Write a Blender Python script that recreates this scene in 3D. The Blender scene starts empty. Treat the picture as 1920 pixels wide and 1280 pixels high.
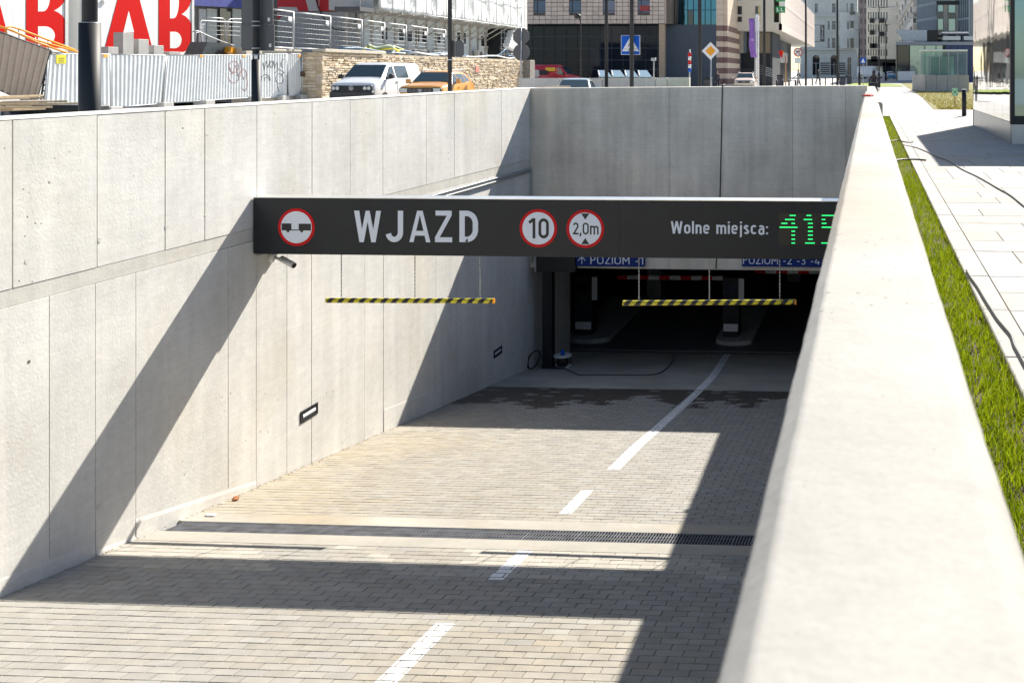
import bpy, math, random
from mathutils import Vector, Matrix
random.seed(7)
R = math.radians
SC = bpy.context.scene
COL = SC.collection

# ------------------------------------------------------------------ camera, sky, sun, exposure
TH = R(3.09); F = 1870.0; U0 = 1529.0; V0 = 139.0; EYE = 1.41
cd = bpy.data.cameras.new('camera'); cam = bpy.data.objects.new('camera', cd); COL.objects.link(cam)
cam.location = (0, 0, EYE); cam.rotation_euler = (R(90), 0, TH)
cd.sensor_width = 36; cd.lens = F/1920*36
cd.shift_x = (960-U0)/1920; cd.shift_y = -(640-V0)/1920
cd.clip_start = .05; cd.clip_end = 3000
cd.dof.use_dof = True; cd.dof.focus_distance = 12; cd.dof.aperture_fstop = 9
SC.camera = cam
SUN = Vector((.433, 1.19, 1.0)).normalized()
el = math.asin(SUN.z); az = math.atan2(SUN.x, SUN.y)
w = bpy.data.worlds.new('World'); SC.world = w; w.use_nodes = True
nt = w.node_tree; bg = nt.nodes['Background']
sky = nt.nodes.new('ShaderNodeTexSky'); sky.sky_type = 'NISHITA'; sky.sun_disc = False
sky.sun_elevation = el; sky.sun_rotation = az; sky.air_density = 1.0; sky.dust_density = .6; sky.ozone_density = 1.0
nt.links.new(sky.outputs[0], bg.inputs[0]); bg.inputs[1].default_value = .072
sl = bpy.data.lights.new('sun', 'SUN'); so = bpy.data.objects.new('sun', sl); COL.objects.link(so)
sl.energy = 5.0; sl.angle = R(.53); sl.color = (1, .94, .84)
so.rotation_euler = SUN.to_track_quat('Z', 'Y').to_euler(); so.location = (20, 40, 60)
SC.view_settings.view_transform = 'Standard'; SC.view_settings.look = 'None'
SC.view_settings.gamma = 1; SC.view_settings.exposure = 1.04; SC.view_settings.use_curve_mapping = False
SC.render.engine = 'CYCLES'
SC.cycles.max_bounces = 8; SC.cycles.diffuse_bounces = 4; SC.cycles.glossy_bounces = 4

# ------------------------------------------------------------------ survey: a sight line of the photo cut with a plane of the place
cT, sT = math.cos(TH), math.sin(TH)
def ray(u, v):
    r = (u-U0)/F
    return (cT*r-sT, sT*r+cT, -(v-V0)/F)
def onY(u, v, Y):
    a = ray(u, v); t = Y/a[1]; return (a[0]*t, EYE+a[2]*t)          # X, Z
def onX(u, v, X):
    a = ray(u, v); t = X/a[0]; return (a[1]*t, EYE+a[2]*t)          # Y, Z
def onD(u, v, d):
    a = ray(u, v); return Vector((a[0]*d, a[1]*d, EYE+a[2]*d))
RX0, RX1 = -6.87, -.0877
SLOPE = .1476
def rz(Y): return -2.73-SLOPE*(Y-7.53)
def gz(Y): return 0 if Y < 55 else (Y-55)*.0036

# ------------------------------------------------------------------ materials
MATS = {}
def nodes(m):
    m.use_nodes = True; t = m.node_tree; return t, t.nodes, t.links, t.nodes['Principled BSDF']
def mat(name, col, rough=.6, metal=0, var=.08, scale=6, bump=.0, bscale=60, spec=.5, emit=0, rnd=0, trans=0, coat=0, grime=0):
    if name in MATS: return MATS[name]
    m = bpy.data.materials.new(name); t, n, l, b = nodes(m)
    b.inputs['Roughness'].default_value = rough; b.inputs['Metallic'].default_value = metal
    b.inputs['Specular IOR Level'].default_value = spec
    if coat: b.inputs['Coat Weight'].default_value = coat
    tc = n.new('ShaderNodeTexCoord')
    nz = n.new('ShaderNodeTexNoise'); nz.inputs['Scale'].default_value = scale; nz.inputs['Detail'].default_value = 5
    l.new(tc.outputs['Object'], nz.inputs['Vector'])
    mp = n.new('ShaderNodeMapRange'); mp.inputs[1].default_value = .3; mp.inputs[2].default_value = .7
    mp.inputs[3].default_value = 1-var; mp.inputs[4].default_value = 1+var
    l.new(nz.outputs['Fac'], mp.inputs[0])
    fac = mp.outputs[0]
    if rnd:
        oi = n.new('ShaderNodeObjectInfo'); m2 = n.new('ShaderNodeMapRange')
        m2.inputs[3].default_value = 1-rnd; m2.inputs[4].default_value = 1+rnd
        l.new(oi.outputs['Random'], m2.inputs[0])
        mm = n.new('ShaderNodeMath'); mm.operation = 'MULTIPLY'; l.new(fac, mm.inputs[0]); l.new(m2.outputs[0], mm.inputs[1]); fac = mm.outputs[0]
    vm = n.new('ShaderNodeVectorMath'); vm.operation = 'SCALE'; vm.inputs[0].default_value = col[:3]
    l.new(fac, vm.inputs['Scale']); l.new(vm.outputs[0], b.inputs['Base Color'])
    if emit: b.inputs['Emission Color'].default_value = (*col[:3], 1); b.inputs['Emission Strength'].default_value = emit
    if trans: b.inputs['Transmission Weight'].default_value = trans
    if bump:
        n2 = n.new('ShaderNodeTexNoise'); n2.inputs['Scale'].default_value = bscale; n2.inputs['Detail'].default_value = 6
        l.new(tc.outputs['Object'], n2.inputs['Vector'])
        bp = n.new('ShaderNodeBump'); bp.inputs['Strength'].default_value = bump; bp.inputs['Distance'].default_value = .01
        l.new(n2.outputs['Fac'], bp.inputs['Height']); l.new(bp.outputs[0], b.inputs['Normal'])
    MATS[name] = m; return m

def concrete(name, col, pits=1.0, streak=.10, blot=.12, rnd=.04, rust=.5, warm=(1, .93, .82), pscale=9, bump=.25):
    """cast concrete: cloudy tone, vertical run marks, small blow holes, faint warm staining"""
    m = bpy.data.materials.new(name); t, n, l, b = nodes(m)
    b.inputs['Roughness'].default_value = .85; b.inputs['Specular IOR Level'].default_value = .25
    g = n.new('ShaderNodeNewGeometry'); P = g.outputs['Position']
    def noise(sc, det, vec=P, dist=0):
        x = n.new('ShaderNodeTexNoise'); x.inputs['Scale'].default_value = sc; x.inputs['Detail'].default_value = det
        x.inputs['Distortion'].default_value = dist; l.new(vec, x.inputs['Vector']); return x.outputs['Fac']
    def rng(f, a, c, lo, hi):
        x = n.new('ShaderNodeMapRange'); x.inputs[1].default_value = a; x.inputs[2].default_value = c
        x.inputs[3].default_value = lo; x.inputs[4].default_value = hi; l.new(f, x.inputs[0]); return x.outputs[0]
    def mul(a, c):
        x = n.new('ShaderNodeMath'); x.operation = 'MULTIPLY'; l.new(a, x.inputs[0]); l.new(c, x.inputs[1]); return x.outputs[0]
    mp = n.new('ShaderNodeMapping'); mp.inputs['Scale'].default_value = (3.5, 3.5, .22); l.new(P, mp.inputs['Vector'])
    f = rng(noise(.9, 6), .3, .7, 1-blot, 1+blot)
    f = mul(f, rng(noise(1.6, 7, mp.outputs[0]), .35, .7, 1-streak, 1+streak*.6))
    f = mul(f, rng(noise(11, 8, dist=.6), .3, .75, .94, 1.05))
    f = mul(f, rng(noise(140, 3), .3, .7, .95, 1.04))
    # scuffs from trowel or formwork, slanting
    mp2 = n.new('ShaderNodeMapping'); mp2.inputs['Rotation'].default_value = (R(24), 0, 0); mp2.inputs['Scale'].default_value = (1, 2, 26); l.new(P, mp2.inputs['Vector'])
    f = mul(f, rng(noise(1.2, 5, mp2.outputs[0], .4), .35, .62, .965, 1.02))
    # blow holes, thick in some patches only
    v = n.new('ShaderNodeTexVoronoi'); v.inputs['Scale'].default_value = pscale; l.new(P, v.inputs['Vector'])
    dens = rng(noise(.8, 3), .46, .68, .012, .10*pits)
    lt = n.new('ShaderNodeMath'); lt.operation = 'LESS_THAN'; l.new(v.outputs['Distance'], lt.inputs[0]); l.new(dens, lt.inputs[1])
    v2 = n.new('ShaderNodeTexVoronoi'); v2.inputs['Scale'].default_value = pscale*3.2; l.new(P, v2.inputs['Vector'])
    dens2 = rng(noise(1.7, 3), .5, .7, .0, .13*pits)
    lt2 = n.new('ShaderNodeMath'); lt2.operation = 'LESS_THAN'; l.new(v2.outputs['Distance'], lt2.inputs[0]); l.new(dens2, lt2.inputs[1])
    mx0 = n.new('ShaderNodeMath'); mx0.operation = 'MAXIMUM'; l.new(lt.outputs[0], mx0.inputs[0]); l.new(lt2.outputs[0], mx0.inputs[1])
    if rnd:
        oi = n.new('ShaderNodeObjectInfo'); f = mul(f, rng(oi.outputs['Random'], 0, 1, 1-rnd, 1+rnd))
    vm = n.new('ShaderNodeVectorMath'); vm.operation = 'SCALE'; vm.inputs[0].default_value = col; l.new(f, vm.inputs['Scale'])
    mx = n.new('ShaderNodeMix'); mx.data_type = 'RGBA'; mx.blend_type = 'MULTIPLY'
    l.new(rng(noise(.55, 4, dist=1), .5, .72, 0, rust), mx.inputs['Factor']); l.new(vm.outputs[0], mx.inputs['A']); mx.inputs['B'].default_value = (*warm, 1)
    mx3 = n.new('ShaderNodeMix'); mx3.data_type = 'RGBA'; l.new(rng(mx0.outputs[0], 0, 1, 0, .72), mx3.inputs['Factor'])
    l.new(mx.outputs['Result'], mx3.inputs['A']); mx3.inputs['B'].default_value = (.10, .095, .085, 1)
    l.new(mx3.outputs['Result'], b.inputs['Base Color'])
    bp = n.new('ShaderNodeBump'); bp.inputs['Strength'].default_value = bump; bp.inputs['Distance'].default_value = .008
    ad = n.new('ShaderNodeMath'); ad.operation = 'SUBTRACT'; l.new(noise(38, 6), ad.inputs[0]); l.new(mx0.outputs[0], ad.inputs[1])
    l.new(ad.outputs[0], bp.inputs['Height']); l.new(bp.outputs[0], b.inputs['Normal'])
    MATS[name] = m; return m

def tinted(name, col, rough=.8, bump=.3, dark=(.065, .052, .042), var=.1, bscale=90, spec=.3):
    """pieces whose 'tint' face value sets their tone (above 0) or how wet they are (below 0)"""
    m = bpy.data.materials.new(name); t, n, l, b = nodes(m)
    b.inputs['Specular IOR Level'].default_value = spec
    g = n.new('ShaderNodeNewGeometry'); P = g.outputs['Position']
    at = n.new('ShaderNodeAttribute'); at.attribute_name = 'tint'
    sx = n.new('ShaderNodeSeparateXYZ'); l.new(at.outputs['Vector'], sx.inputs[0])   # x tone, y wet, z warm
    nz = n.new('ShaderNodeTexNoise'); nz.inputs['Scale'].default_value = 7; nz.inputs['Detail'].default_value = 8; l.new(P, nz.inputs['Vector'])
    n3 = n.new('ShaderNodeTexNoise'); n3.inputs['Scale'].default_value = 160; n3.inputs['Detail'].default_value = 2; l.new(P, n3.inputs['Vector'])
    def rng(f, a, c, lo, hi):
        x = n.new('ShaderNodeMapRange'); x.inputs[1].default_value = a; x.inputs[2].default_value = c
        x.inputs[3].default_value = lo; x.inputs[4].default_value = hi; l.new(f, x.inputs[0]); return x.outputs[0]
    def mul(a, c):
        x = n.new('ShaderNodeMath'); x.operation = 'MULTIPLY'; l.new(a, x.inputs[0]); l.new(c, x.inputs[1]); return x.outputs[0]
    f = mul(mul(sx.outputs[0], rng(nz.outputs['Fac'], .3, .7, 1-var, 1+var)), rng(n3.outputs['Fac'], .3, .7, .93, 1.07))
    vm = n.new('ShaderNodeVectorMath'); vm.operation = 'SCALE'; vm.inputs[0].default_value = col; l.new(f, vm.inputs['Scale'])
    wm = n.new('ShaderNodeMix'); wm.data_type = 'RGBA'; wm.blend_type = 'MULTIPLY'; l.new(sx.outputs[2], wm.inputs['Factor'])
    l.new(vm.outputs[0], wm.inputs['A']); wm.inputs['B'].default_value = (1.0, .86, .64, 1)
    mx = n.new('ShaderNodeMix'); mx.data_type = 'RGBA'; l.new(sx.outputs[1], mx.inputs['Factor']); l.new(wm.outputs['Result'], mx.inputs['A']); mx.inputs['B'].default_value = (*dark, 1)
    l.new(mx.outputs['Result'], b.inputs['Base Color'])
    l.new(rng(sx.outputs[1], 0, 1, rough, .45), b.inputs['Roughness'])
    bp = n.new('ShaderNodeBump'); bp.inputs['Strength'].default_value = bump; bp.inputs['Distance'].default_value = .004
    n2 = n.new('ShaderNodeTexNoise'); n2.inputs['Scale'].default_value = bscale; n2.inputs['Detail'].default_value = 5; l.new(P, n2.inputs['Vector'])
    l.new(n2.outputs['Fac'], bp.inputs['Height']); l.new(bp.outputs[0], b.inputs['Normal'])
    MATS[name] = m; return m

def foliage(name, ca, cb, sc=3):
    m = bpy.data.materials.new(name); t = m
    m.use_nodes = True; t = m.node_tree; n = t.nodes; l = t.links; n.remove(n['Principled BSDF'])
    at = n.new('ShaderNodeAttribute'); at.attribute_name = 'tint'
    mx = n.new('ShaderNodeMix'); mx.data_type = 'RGBA'; l.new(at.outputs['Fac'], mx.inputs['Factor'])
    mx.inputs['A'].default_value = (*ca, 1); mx.inputs['B'].default_value = (*cb, 1)
    d = n.new('ShaderNodeBsdfDiffuse'); tr = n.new('ShaderNodeBsdfTranslucent'); ms = n.new('ShaderNodeMixShader'); ms.inputs[0].default_value = .38
    l.new(mx.outputs['Result'], d.inputs[0]); l.new(mx.outputs['Result'], tr.inputs[0]); l.new(d.outputs[0], ms.inputs[1]); l.new(tr.outputs[0], ms.inputs[2])
    l.new(ms.outputs[0], n['Material Output'].inputs[0]); MATS[name] = m; return m

def glassy(name, col, rough=.04, metal=.0, wave=.0, wscale=1.2, spec=.8):
    m = mat(name, col, rough, metal, .05, 2, spec=spec)
    if wave:
        t = m.node_tree; n = t.nodes; l = t.links; b = n['Principled BSDF']
        g = n.new('ShaderNodeNewGeometry'); x = n.new('ShaderNodeTexNoise'); x.inputs['Scale'].default_value = wscale; x.inputs['Detail'].default_value = 1
        l.new(g.outputs['Position'], x.inputs['Vector']); bp = n.new('ShaderNodeBump'); bp.inputs['Strength'].default_value = wave; bp.inputs['Distance'].default_value = .05
        l.new(x.outputs['Fac'], bp.inputs['Height']); l.new(bp.outputs[0], b.inputs['Normal'])
    return m

M_wall = concrete('wall_concrete', (.715, .70, .66), 1.1, .07, .10, .03, .5, (1, .94, .83))
M_band = concrete('smooth_concrete_band', (.64, .62, .565), .1, .07, .05, 0, .35)
M_far = concrete('far_wall_concrete', (.74, .69, .61), .9, .13, .15, .02, .5)
M_para = concrete('parapet_concrete', (.405, .388, .355), 1.2, .0, .09, 0, .9, (1, .90, .80), 30, .16)
M_floor = concrete('floor_concrete', (.40, .385, .35), .3, .0, .16, 0, .5)
M_pav = tinted('paver_stone', (.29, .28, .258))
M_slab = tinted('granite_slab', (.365, .36, .345), bscale=200)
M_sand = mat('joint_sand', (.42, .36, .25), .95, var=.25, scale=4, bump=.3)
M_curb = mat('curb_stone', (.36, .345, .32), .85, var=.07, scale=9, bump=.2, bscale=120, rnd=.05)
M_street = mat('street_paving', (.46, .45, .43), .85, var=.10, scale=.35, bump=.2)
M_dark = mat('black_steel', (.012, .014, .018), .58, 0, .15, 4, spec=.5)
M_char = mat('charcoal_panel', (.022, .0245, .029), .42, 0, .10, 3, spec=.3)
M_black = mat('black_plastic', (.012, .012, .013), .5)
M_galv = mat('galvanised_steel', (.40, .415, .43), .5, .35, .12, 12)
M_alu = mat('aluminium_trim', (.75, .75, .74), .3, .9)
M_grey = mat('grey_sign_back', (.115, .115, .12), .55, .0, .06, 8)
M_white = mat('white_paint', (.80, .80, .80), .5, var=.03)
M_letter = mat('sign_white', (.78, .83, .92), .5, var=.02)
M_red = mat('sign_red', (.62, .008, .012), .5, var=.03, spec=.2)
M_blk = mat('sign_black', (.02, .02, .022), .5)
M_yel = mat('hazard_yellow', (.72, .62, .03), .45, var=.08)
M_blue = mat('sign_blue', (.006, .10, .52), .5, var=.03, spec=.2)
M_navy = mat('navy_sign', (.010, .035, .20), .5, var=.03, spec=.15)
M_orange = mat('sign_orange', (.90, .36, .01), .4)
M_green = mat('sign_green', (.02, .30, .09), .45)
M_redlet = mat('red_lettering', (.56, .004, .003), .7, var=.04, spec=.1)
M_led = mat('led_green', (.02, 1, .22), .4, emit=.8)
M_glass = glassy('dark_window_glass', (.012, .018, .028), .05)
M_carglass = glassy('car_window_glass', (.035, .06, .07), .04)
M_tyre = mat('tyre_rubber', (.02, .02, .02), .8)
M_rim = mat('wheel_rim', (.45, .46, .48), .3, .8)

# ------------------------------------------------------------------ mesh builder
class MB:
    def __init__(s): s.v = []; s.f = []; s.m = []; s.t = []; s.cm = 0; s.ct = None; s.sm = []
    def face(s, idx, smooth=False): s.f.append(tuple(idx)); s.m.append(s.cm); s.t.append(s.ct); s.sm.append(smooth)
    def add(s, vs): k = len(s.v); s.v += [tuple(a) for a in vs]; return k
    def box(s, x0, x1, y0, y1, z0, z1, M=None):
        P = [(x0, y0, z0), (x1, y0, z0), (x1, y1, z0), (x0, y1, z0), (x0, y0, z1), (x1, y0, z1), (x1, y1, z1), (x0, y1, z1)]
        if M is not None: P = [M @ Vector(p) for p in P]
        k = s.add(P)
        for q in ((0, 3, 2, 1), (4, 5, 6, 7), (0, 1, 5, 4), (1, 2, 6, 5), (2, 3, 7, 6), (3, 0, 4, 7)): s.face([k+i for i in q])
        return s
    def bbox(s, x0, x1, y0, y1, z0, z1, b=.01, M=None):
        """box with bevelled edges on top and sides"""
        P = []
        for (z, i) in ((z0, 0), (z0+b, 1), (z1-b, 1), (z1, 0)):
            e = b if i == 0 else 0
            P += [(x0+e, y0+e, z), (x1-e, y0+e, z), (x1-e, y1-e, z), (x0+e, y1-e, z)]
        if M is not None: P = [M @ Vector(p) for p in P]
        k = s.add(P)
        s.face([k+3, k+2, k+1, k]); s.face([k+12, k+13, k+14, k+15])
        for r in range(3):
            for i in range(4):
                j = (i+1) % 4; s.face([k+r*4+i, k+r*4+j, k+r*4+4+j, k+r*4+4+i])
        return s
    def quad(s, a, b, c, d): k = s.add([a, b, c, d]); s.face([k, k+1, k+2, k+3]); return s
    def poly(s, pts): k = s.add(pts); s.face(range(k, k+len(pts))); return s
    def prism(s, pts, d):
        """closed outline pts (3D, planar) extruded by vector d"""
        n = len(pts); k = s.add(pts); s.add([Vector(p)+Vector(d) for p in pts])
        s.face([k+i for i in range(n)][::-1]); s.face([k+n+i for i in range(n)])
        for i in range(n): j = (i+1) % n; s.face([k+i, k+j, k+n+j, k+n+i])
        return s
    def tube(s, pts, r, n=8, cap=True, r1=None):
        pts = [Vector(p) for p in pts]; N = len(pts); k0 = len(s.v); up = None
        for i, p in enumerate(pts):
            d = (pts[min(i+1, N-1)]-pts[max(i-1, 0)]).normalized()
            if up is None: up = Vector((0, 0, 1)) if abs(d.z) < .9 else Vector((1, 0, 0))
            a = d.cross(up)
            if a.length < 1e-4: a = d.cross(Vector((0, 1, 0)))
            a.normalize(); b = a.cross(d).normalized(); up = b
            rr = r if r1 is None else r+(r1-r)*i/(N-1)
            s.add([p+a*math.cos(2*math.pi*j/n)*rr+b*math.sin(2*math.pi*j/n)*rr for j in range(n)])
        for i in range(N-1):
            for j in range(n):
                q = (j+1) % n; s.face([k0+i*n+j, k0+i*n+q, k0+(i+1)*n+q, k0+(i+1)*n+j], True)
        if cap: s.face([k0+j for j in range(n)][::-1]); s.face([k0+(N-1)*n+j for j in range(n)])
        return s
    def cyl(s, p0, p1, r0, r1=None, n=16): return s.tube([p0, p1], r0, n, True, r0 if r1 is None else r1)
    def disc(s, c, r, nrm=(0, -1, 0), th=.004, n=32, sx=1):
        c = Vector(c); nrm = Vector(nrm).normalized(); a = nrm.cross(Vector((0, 0, 1)))
        if a.length < .01: a = Vector((1, 0, 0))
        a.normalize(); b = a.cross(nrm).normalized()
        return s.prism([c+a*math.cos(2*math.pi*j/n)*r*sx+b*math.sin(2*math.pi*j/n)*r for j in range(n)], nrm*th)
    def loft(s, rings, close=True, caps=True, smooth=True):
        k0 = len(s.v); n = len(rings[0])
        for r in rings: s.add(r)
        for i in range(len(rings)-1):
            for j in range(n if close else n-1):
                q = (j+1) % n; s.face([k0+i*n+j, k0+i*n+q, k0+(i+1)*n+q, k0+(i+1)*n+j], smooth)
        if caps: s.face([k0+j for j in range(n)][::-1]); s.face([k0+(len(rings)-1)*n+j for j in range(n)])
        return s
    def build(s, name, mats, parent=None, local=False, **kw):
        me = bpy.data.meshes.new(name)
        off = Vector((0, 0, 0))
        if parent is not None and not local:
            r = parent
            while r.parent is not None: r = r.parent
            off = r.location
        me.from_pydata([(a[0]-off.x, a[1]-off.y, a[2]-off.z) for a in s.v] if off.length else s.v, [], s.f)
        for q in (mats if isinstance(mats, (list, tuple)) else [mats]): me.materials.append(q)
        me.polygons.foreach_set('material_index', s.m); me.polygons.foreach_set('use_smooth', s.sm)
        if any(x is not None for x in s.t):
            at = me.attributes.new('tint', 'FLOAT_VECTOR', 'FACE')
            fl = []
            for x in s.t: fl += list(x if x is not None else (1, 0, 0))
            at.data.foreach_set('vector', fl)
        me.update()
        o = bpy.data.objects.new(name, me); COL.objects.link(o)
        if parent is not None: o.parent = parent
        for a, b in kw.items(): o[a] = b
        return o
def thing(name, label, cat, loc=(0, 0, 0), rotz=0, group=None):
    o = bpy.data.objects.new(name, None); COL.objects.link(o); o.location = loc; o.rotation_euler = (0, 0, rotz)
    o.empty_display_size = .2; o['label'] = label; o['category'] = cat
    if group: o['group'] = group
    return o
def tag(o, label, cat, group=None):
    o['label'] = label; o['category'] = cat
    if group: o['group'] = group
    return o
def setting(name): 
    o = bpy.data.objects.new(name, None); COL.objects.link(o); o['kind'] = 'structure'; return o

def glyph(ch, rect, name, m, parent, face='-Y', pos=0, depth=.002, bold=.0, space=1.0, local=False, rev=False):
    """lettering fitted to rect (a0,a1,z0,z1) on the plane face=pos"""
    cu = bpy.data.curves.new('lettering', 'FONT'); cu.body = ch; cu.size = 1; cu.offset = bold; cu.space_character = space
    cu.extrude = .5; cu.resolution_u = 4
    ob = bpy.data.objects.new('lettering', cu)
    me = bpy.data.meshes.new_from_object(ob)
    bpy.data.objects.remove(ob); bpy.data.curves.remove(cu)
    xs = [q.co.x for q in me.vertices]; ys = [q.co.y for q in me.vertices]
    x0, x1, y0, y1 = min(xs), max(xs), min(ys), max(ys)
    off = Vector((0, 0, 0))
    if parent is not None and not local:
        r = parent
        while r.parent is not None: r = r.parent
        off = r.location
    for q in me.vertices:
        a = rect[0]+(q.co.x-x0)/(x1-x0)*(rect[1]-rect[0]); z = rect[2]+(q.co.y-y0)/(y1-y0)*(rect[3]-rect[2]); e = (q.co.z+.5)*depth
        if face == '-Y': p = Vector((a, pos-e, z))
        elif face == '+X': p = Vector((pos+e, a, z))
        elif face == '-X': p = Vector((pos-e, a, z))
        q.co = p-off
    me.materials.clear(); me.materials.append(m)
    o = bpy.data.objects.new(name, me); COL.objects.link(o)
    if parent is not None: o.parent = parent
    return o

# DIN-like lettering: every character is a set of strokes laid as flat ribbons
def _arc(cx, cy, rx, ry, a0, a1, n=12): return [(cx+rx*math.cos(R(a0+(a1-a0)*i/n)), cy+ry*math.sin(R(a0+(a1-a0)*i/n))) for i in range(n+1)]
def _glyph(c, s):
    """strokes in a box of cap height 1, returns (width, strokes); s = stroke width"""
    h = s/2; X = .74
    if c == 'o': w_ = .50; r = (w_-s)/2; return w_, [[(w_/2-r, X-.22), (w_/2-r, .22)]+_arc(w_/2, .22, r, .22-h, 180, 360)+[(w_/2+r, X-.22)]+_arc(w_/2, X-.22, r, .22-h, 0, 180)]
    if c == '0' or c == 'O': w_ = .56 if c == '0' else .66; r = (w_-s)/2; return w_, [[(w_/2-r, .5), (w_/2-r, .28)]+_arc(w_/2, .28, r, .28-h, 180, 360)+[(w_/2+r, .72)]+_arc(w_/2, .72, r, .28-h, 0, 180)+[(w_/2-r, .5)]]
    if c == 'l': return s, [[(h, 0), (h, 1.02)]]
    if c == 'I': return s, [[(h, 0), (h, 1)]]
    if c == 'i': return s, [[(h, 0), (h, X)], [(h, .87), (h, 1.01)]]
    if c == 'j': return s*1.3, [[(s*.8, X), (s*.8, -.10)]+_arc(s*.8-.10, -.10, .10, .12, 0, -80, 6), [(s*.8, .87), (s*.8, 1.01)]]
    if c == 'n': w_ = .48; return w_, [[(h, 0), (h, X)], _arc(w_/2, X-.22, w_/2-h, .22-h, 165, 0)+[(w_-h, 0)]]
    if c == 'm': w_ = .78; q = w_/4; return w_, [[(h, 0), (h, X)], _arc(h/2+q, X-.22, q-h*.5, .22-h, 165, 0)+[(w_/2, 0)], _arc(3*q-h/2, X-.22, q-h*.5, .22-h, 165, 0)+[(w_-h, 0)]]
    if c == 'e': w_ = .50; r = (w_-s)/2; return w_, [[(w_/2-r+.01, .37), (w_/2+r, .37), (w_/2+r, X-.22)]+_arc(w_/2, X-.22, r, .22-h, 0, 180)+[(w_/2-r, .22)]+_arc(w_/2, .22, r, .22-h, 180, 325)]
    if c == 'c': w_ = .46; r = (w_-s)/2+.02; return w_, [_arc(w_/2+.02, X-.22, r, .22-h, 35, 180)+[(w_/2+.02-r, .22)]+_arc(w_/2+.02, .22, r, .22-h, 180, 325)]
    if c == 's': w_ = .44; r = (w_-s)/2; return w_, [_arc(w_/2, X-.20, r, .20-h, 25, 180, 8)+_arc(w_/2, X-.20, r, .17-h, 180, 270, 5)[1:]+_arc(w_/2, .20, r, .17-h+.02, 90, 0, 5)[1:]+_arc(w_/2, .20, r, .20-h, 0, -155, 8)[1:]]
    if c == 'a': w_ = .48; r = (w_-s)/2; return w_, [_arc(w_/2, X-.2, r, .2-h, 150, 0, 8)+[(w_-h, 0)], [(w_-h, .43), (w_/2, .43)]+_arc(w_/2, .22, r, .21, 90, 270, 8)[1:]+[(w_-h, h)]]
    if c == ':': return s, [[(h, 0), (h, .15)], [(h, .5), (h, .65)]]
    if c == '-': return .3, [[(.02, .38), (.28, .38)]]
    if c == ',': return s, [[(h*1.1, .14), (h*1.0, 0), (h*.2, -.16)]]
    if c == '1': return .34, [[(.34-h, 0), (.34-h, 1)], [(0, .78), (.34-h, .96)]]
    if c == '2': w_ = .52; r = (w_-s)/2; return w_, [_arc(w_/2, .72, r, .28-h, 165, -30, 10)+[(h*1.4, h)], [(0, h), (w_, h)]]
    if c == '3': w_ = .52; r = (w_-s)/2; return w_, [_arc(w_/2-.01, .745, r, .255-h, 150, -90, 10)+[(w_/2-.08, .49)], [(w_/2-.08, .52)]+_arc(w_/2-.01, .27, r, .27-h+.02, 90, -150, 12)]
    if c == '4': return .56, [[(.34, 1), (.04, .27)], [(0, .24), (.56, .24)], [(.40, .48), (.40, 0)]]
    if c == 'P': w_ = .52; return w_, [[(h, 0), (h, 1)], [(h, 1-h), (.26, 1-h)]+_arc(.26, .715, w_-.26-h, .285-h, 90, -90, 10)+[(h, .43+h)]]
    if c == 'Z': return .54, [[(.02, 1-h), (.52, 1-h)], [(.49, 1-s*.6), (.05, s*.6)], [(0, h), (.54, h)]]
    if c == 'M': return .72, [[(h, 0), (h, 1)], [(h, .95), (.36, .35)], [(.36, .35), (.72-h, .95)], [(.72-h, 0), (.72-h, 1)]]
    if c == 'W': return .92, [[(h, 1), (.24, 0)], [(.24, 0), (.46, 1)], [(.46, 1), (.68, 0)], [(.68, 0), (.92-h, 1)]]
    if c == 'L': return .48, [[(h, 0), (h, 1)], [(h, h), (.48, h)]]
    if c == 'E': return .50, [[(h, 0), (h, 1)], [(h, h), (.5, h)], [(h, .5), (.45, .5)], [(h, 1-h), (.5, 1-h)]]
    if c == 'H': return .60, [[(h, 0), (h, 1)], [(.6-h, 0), (.6-h, 1)], [(h, .5), (.6-h, .5)]]
    if c == 'A': return .64, [[(h*.6, 0), (.32, 1)], [(.32, 1), (.64-h*.6, 0)], [(.14, .28), (.50, .28)]]
    if c == 'V': return .64, [[(h*.6, 1), (.32, 0)], [(.32, 0), (.64-h*.6, 1)]]
    if c == 'C': w_ = .58; r = (w_-s)/2; return w_, [_arc(w_/2, .70, r, .30-h, 30, 180)+_arc(w_/2, .30, r, .30-h, 180, 330)]
    if c == 'T': return .56, [[(.28, 0), (.28, 1)], [(0, 1-h), (.56, 1-h)]]
    return .28, []
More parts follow.
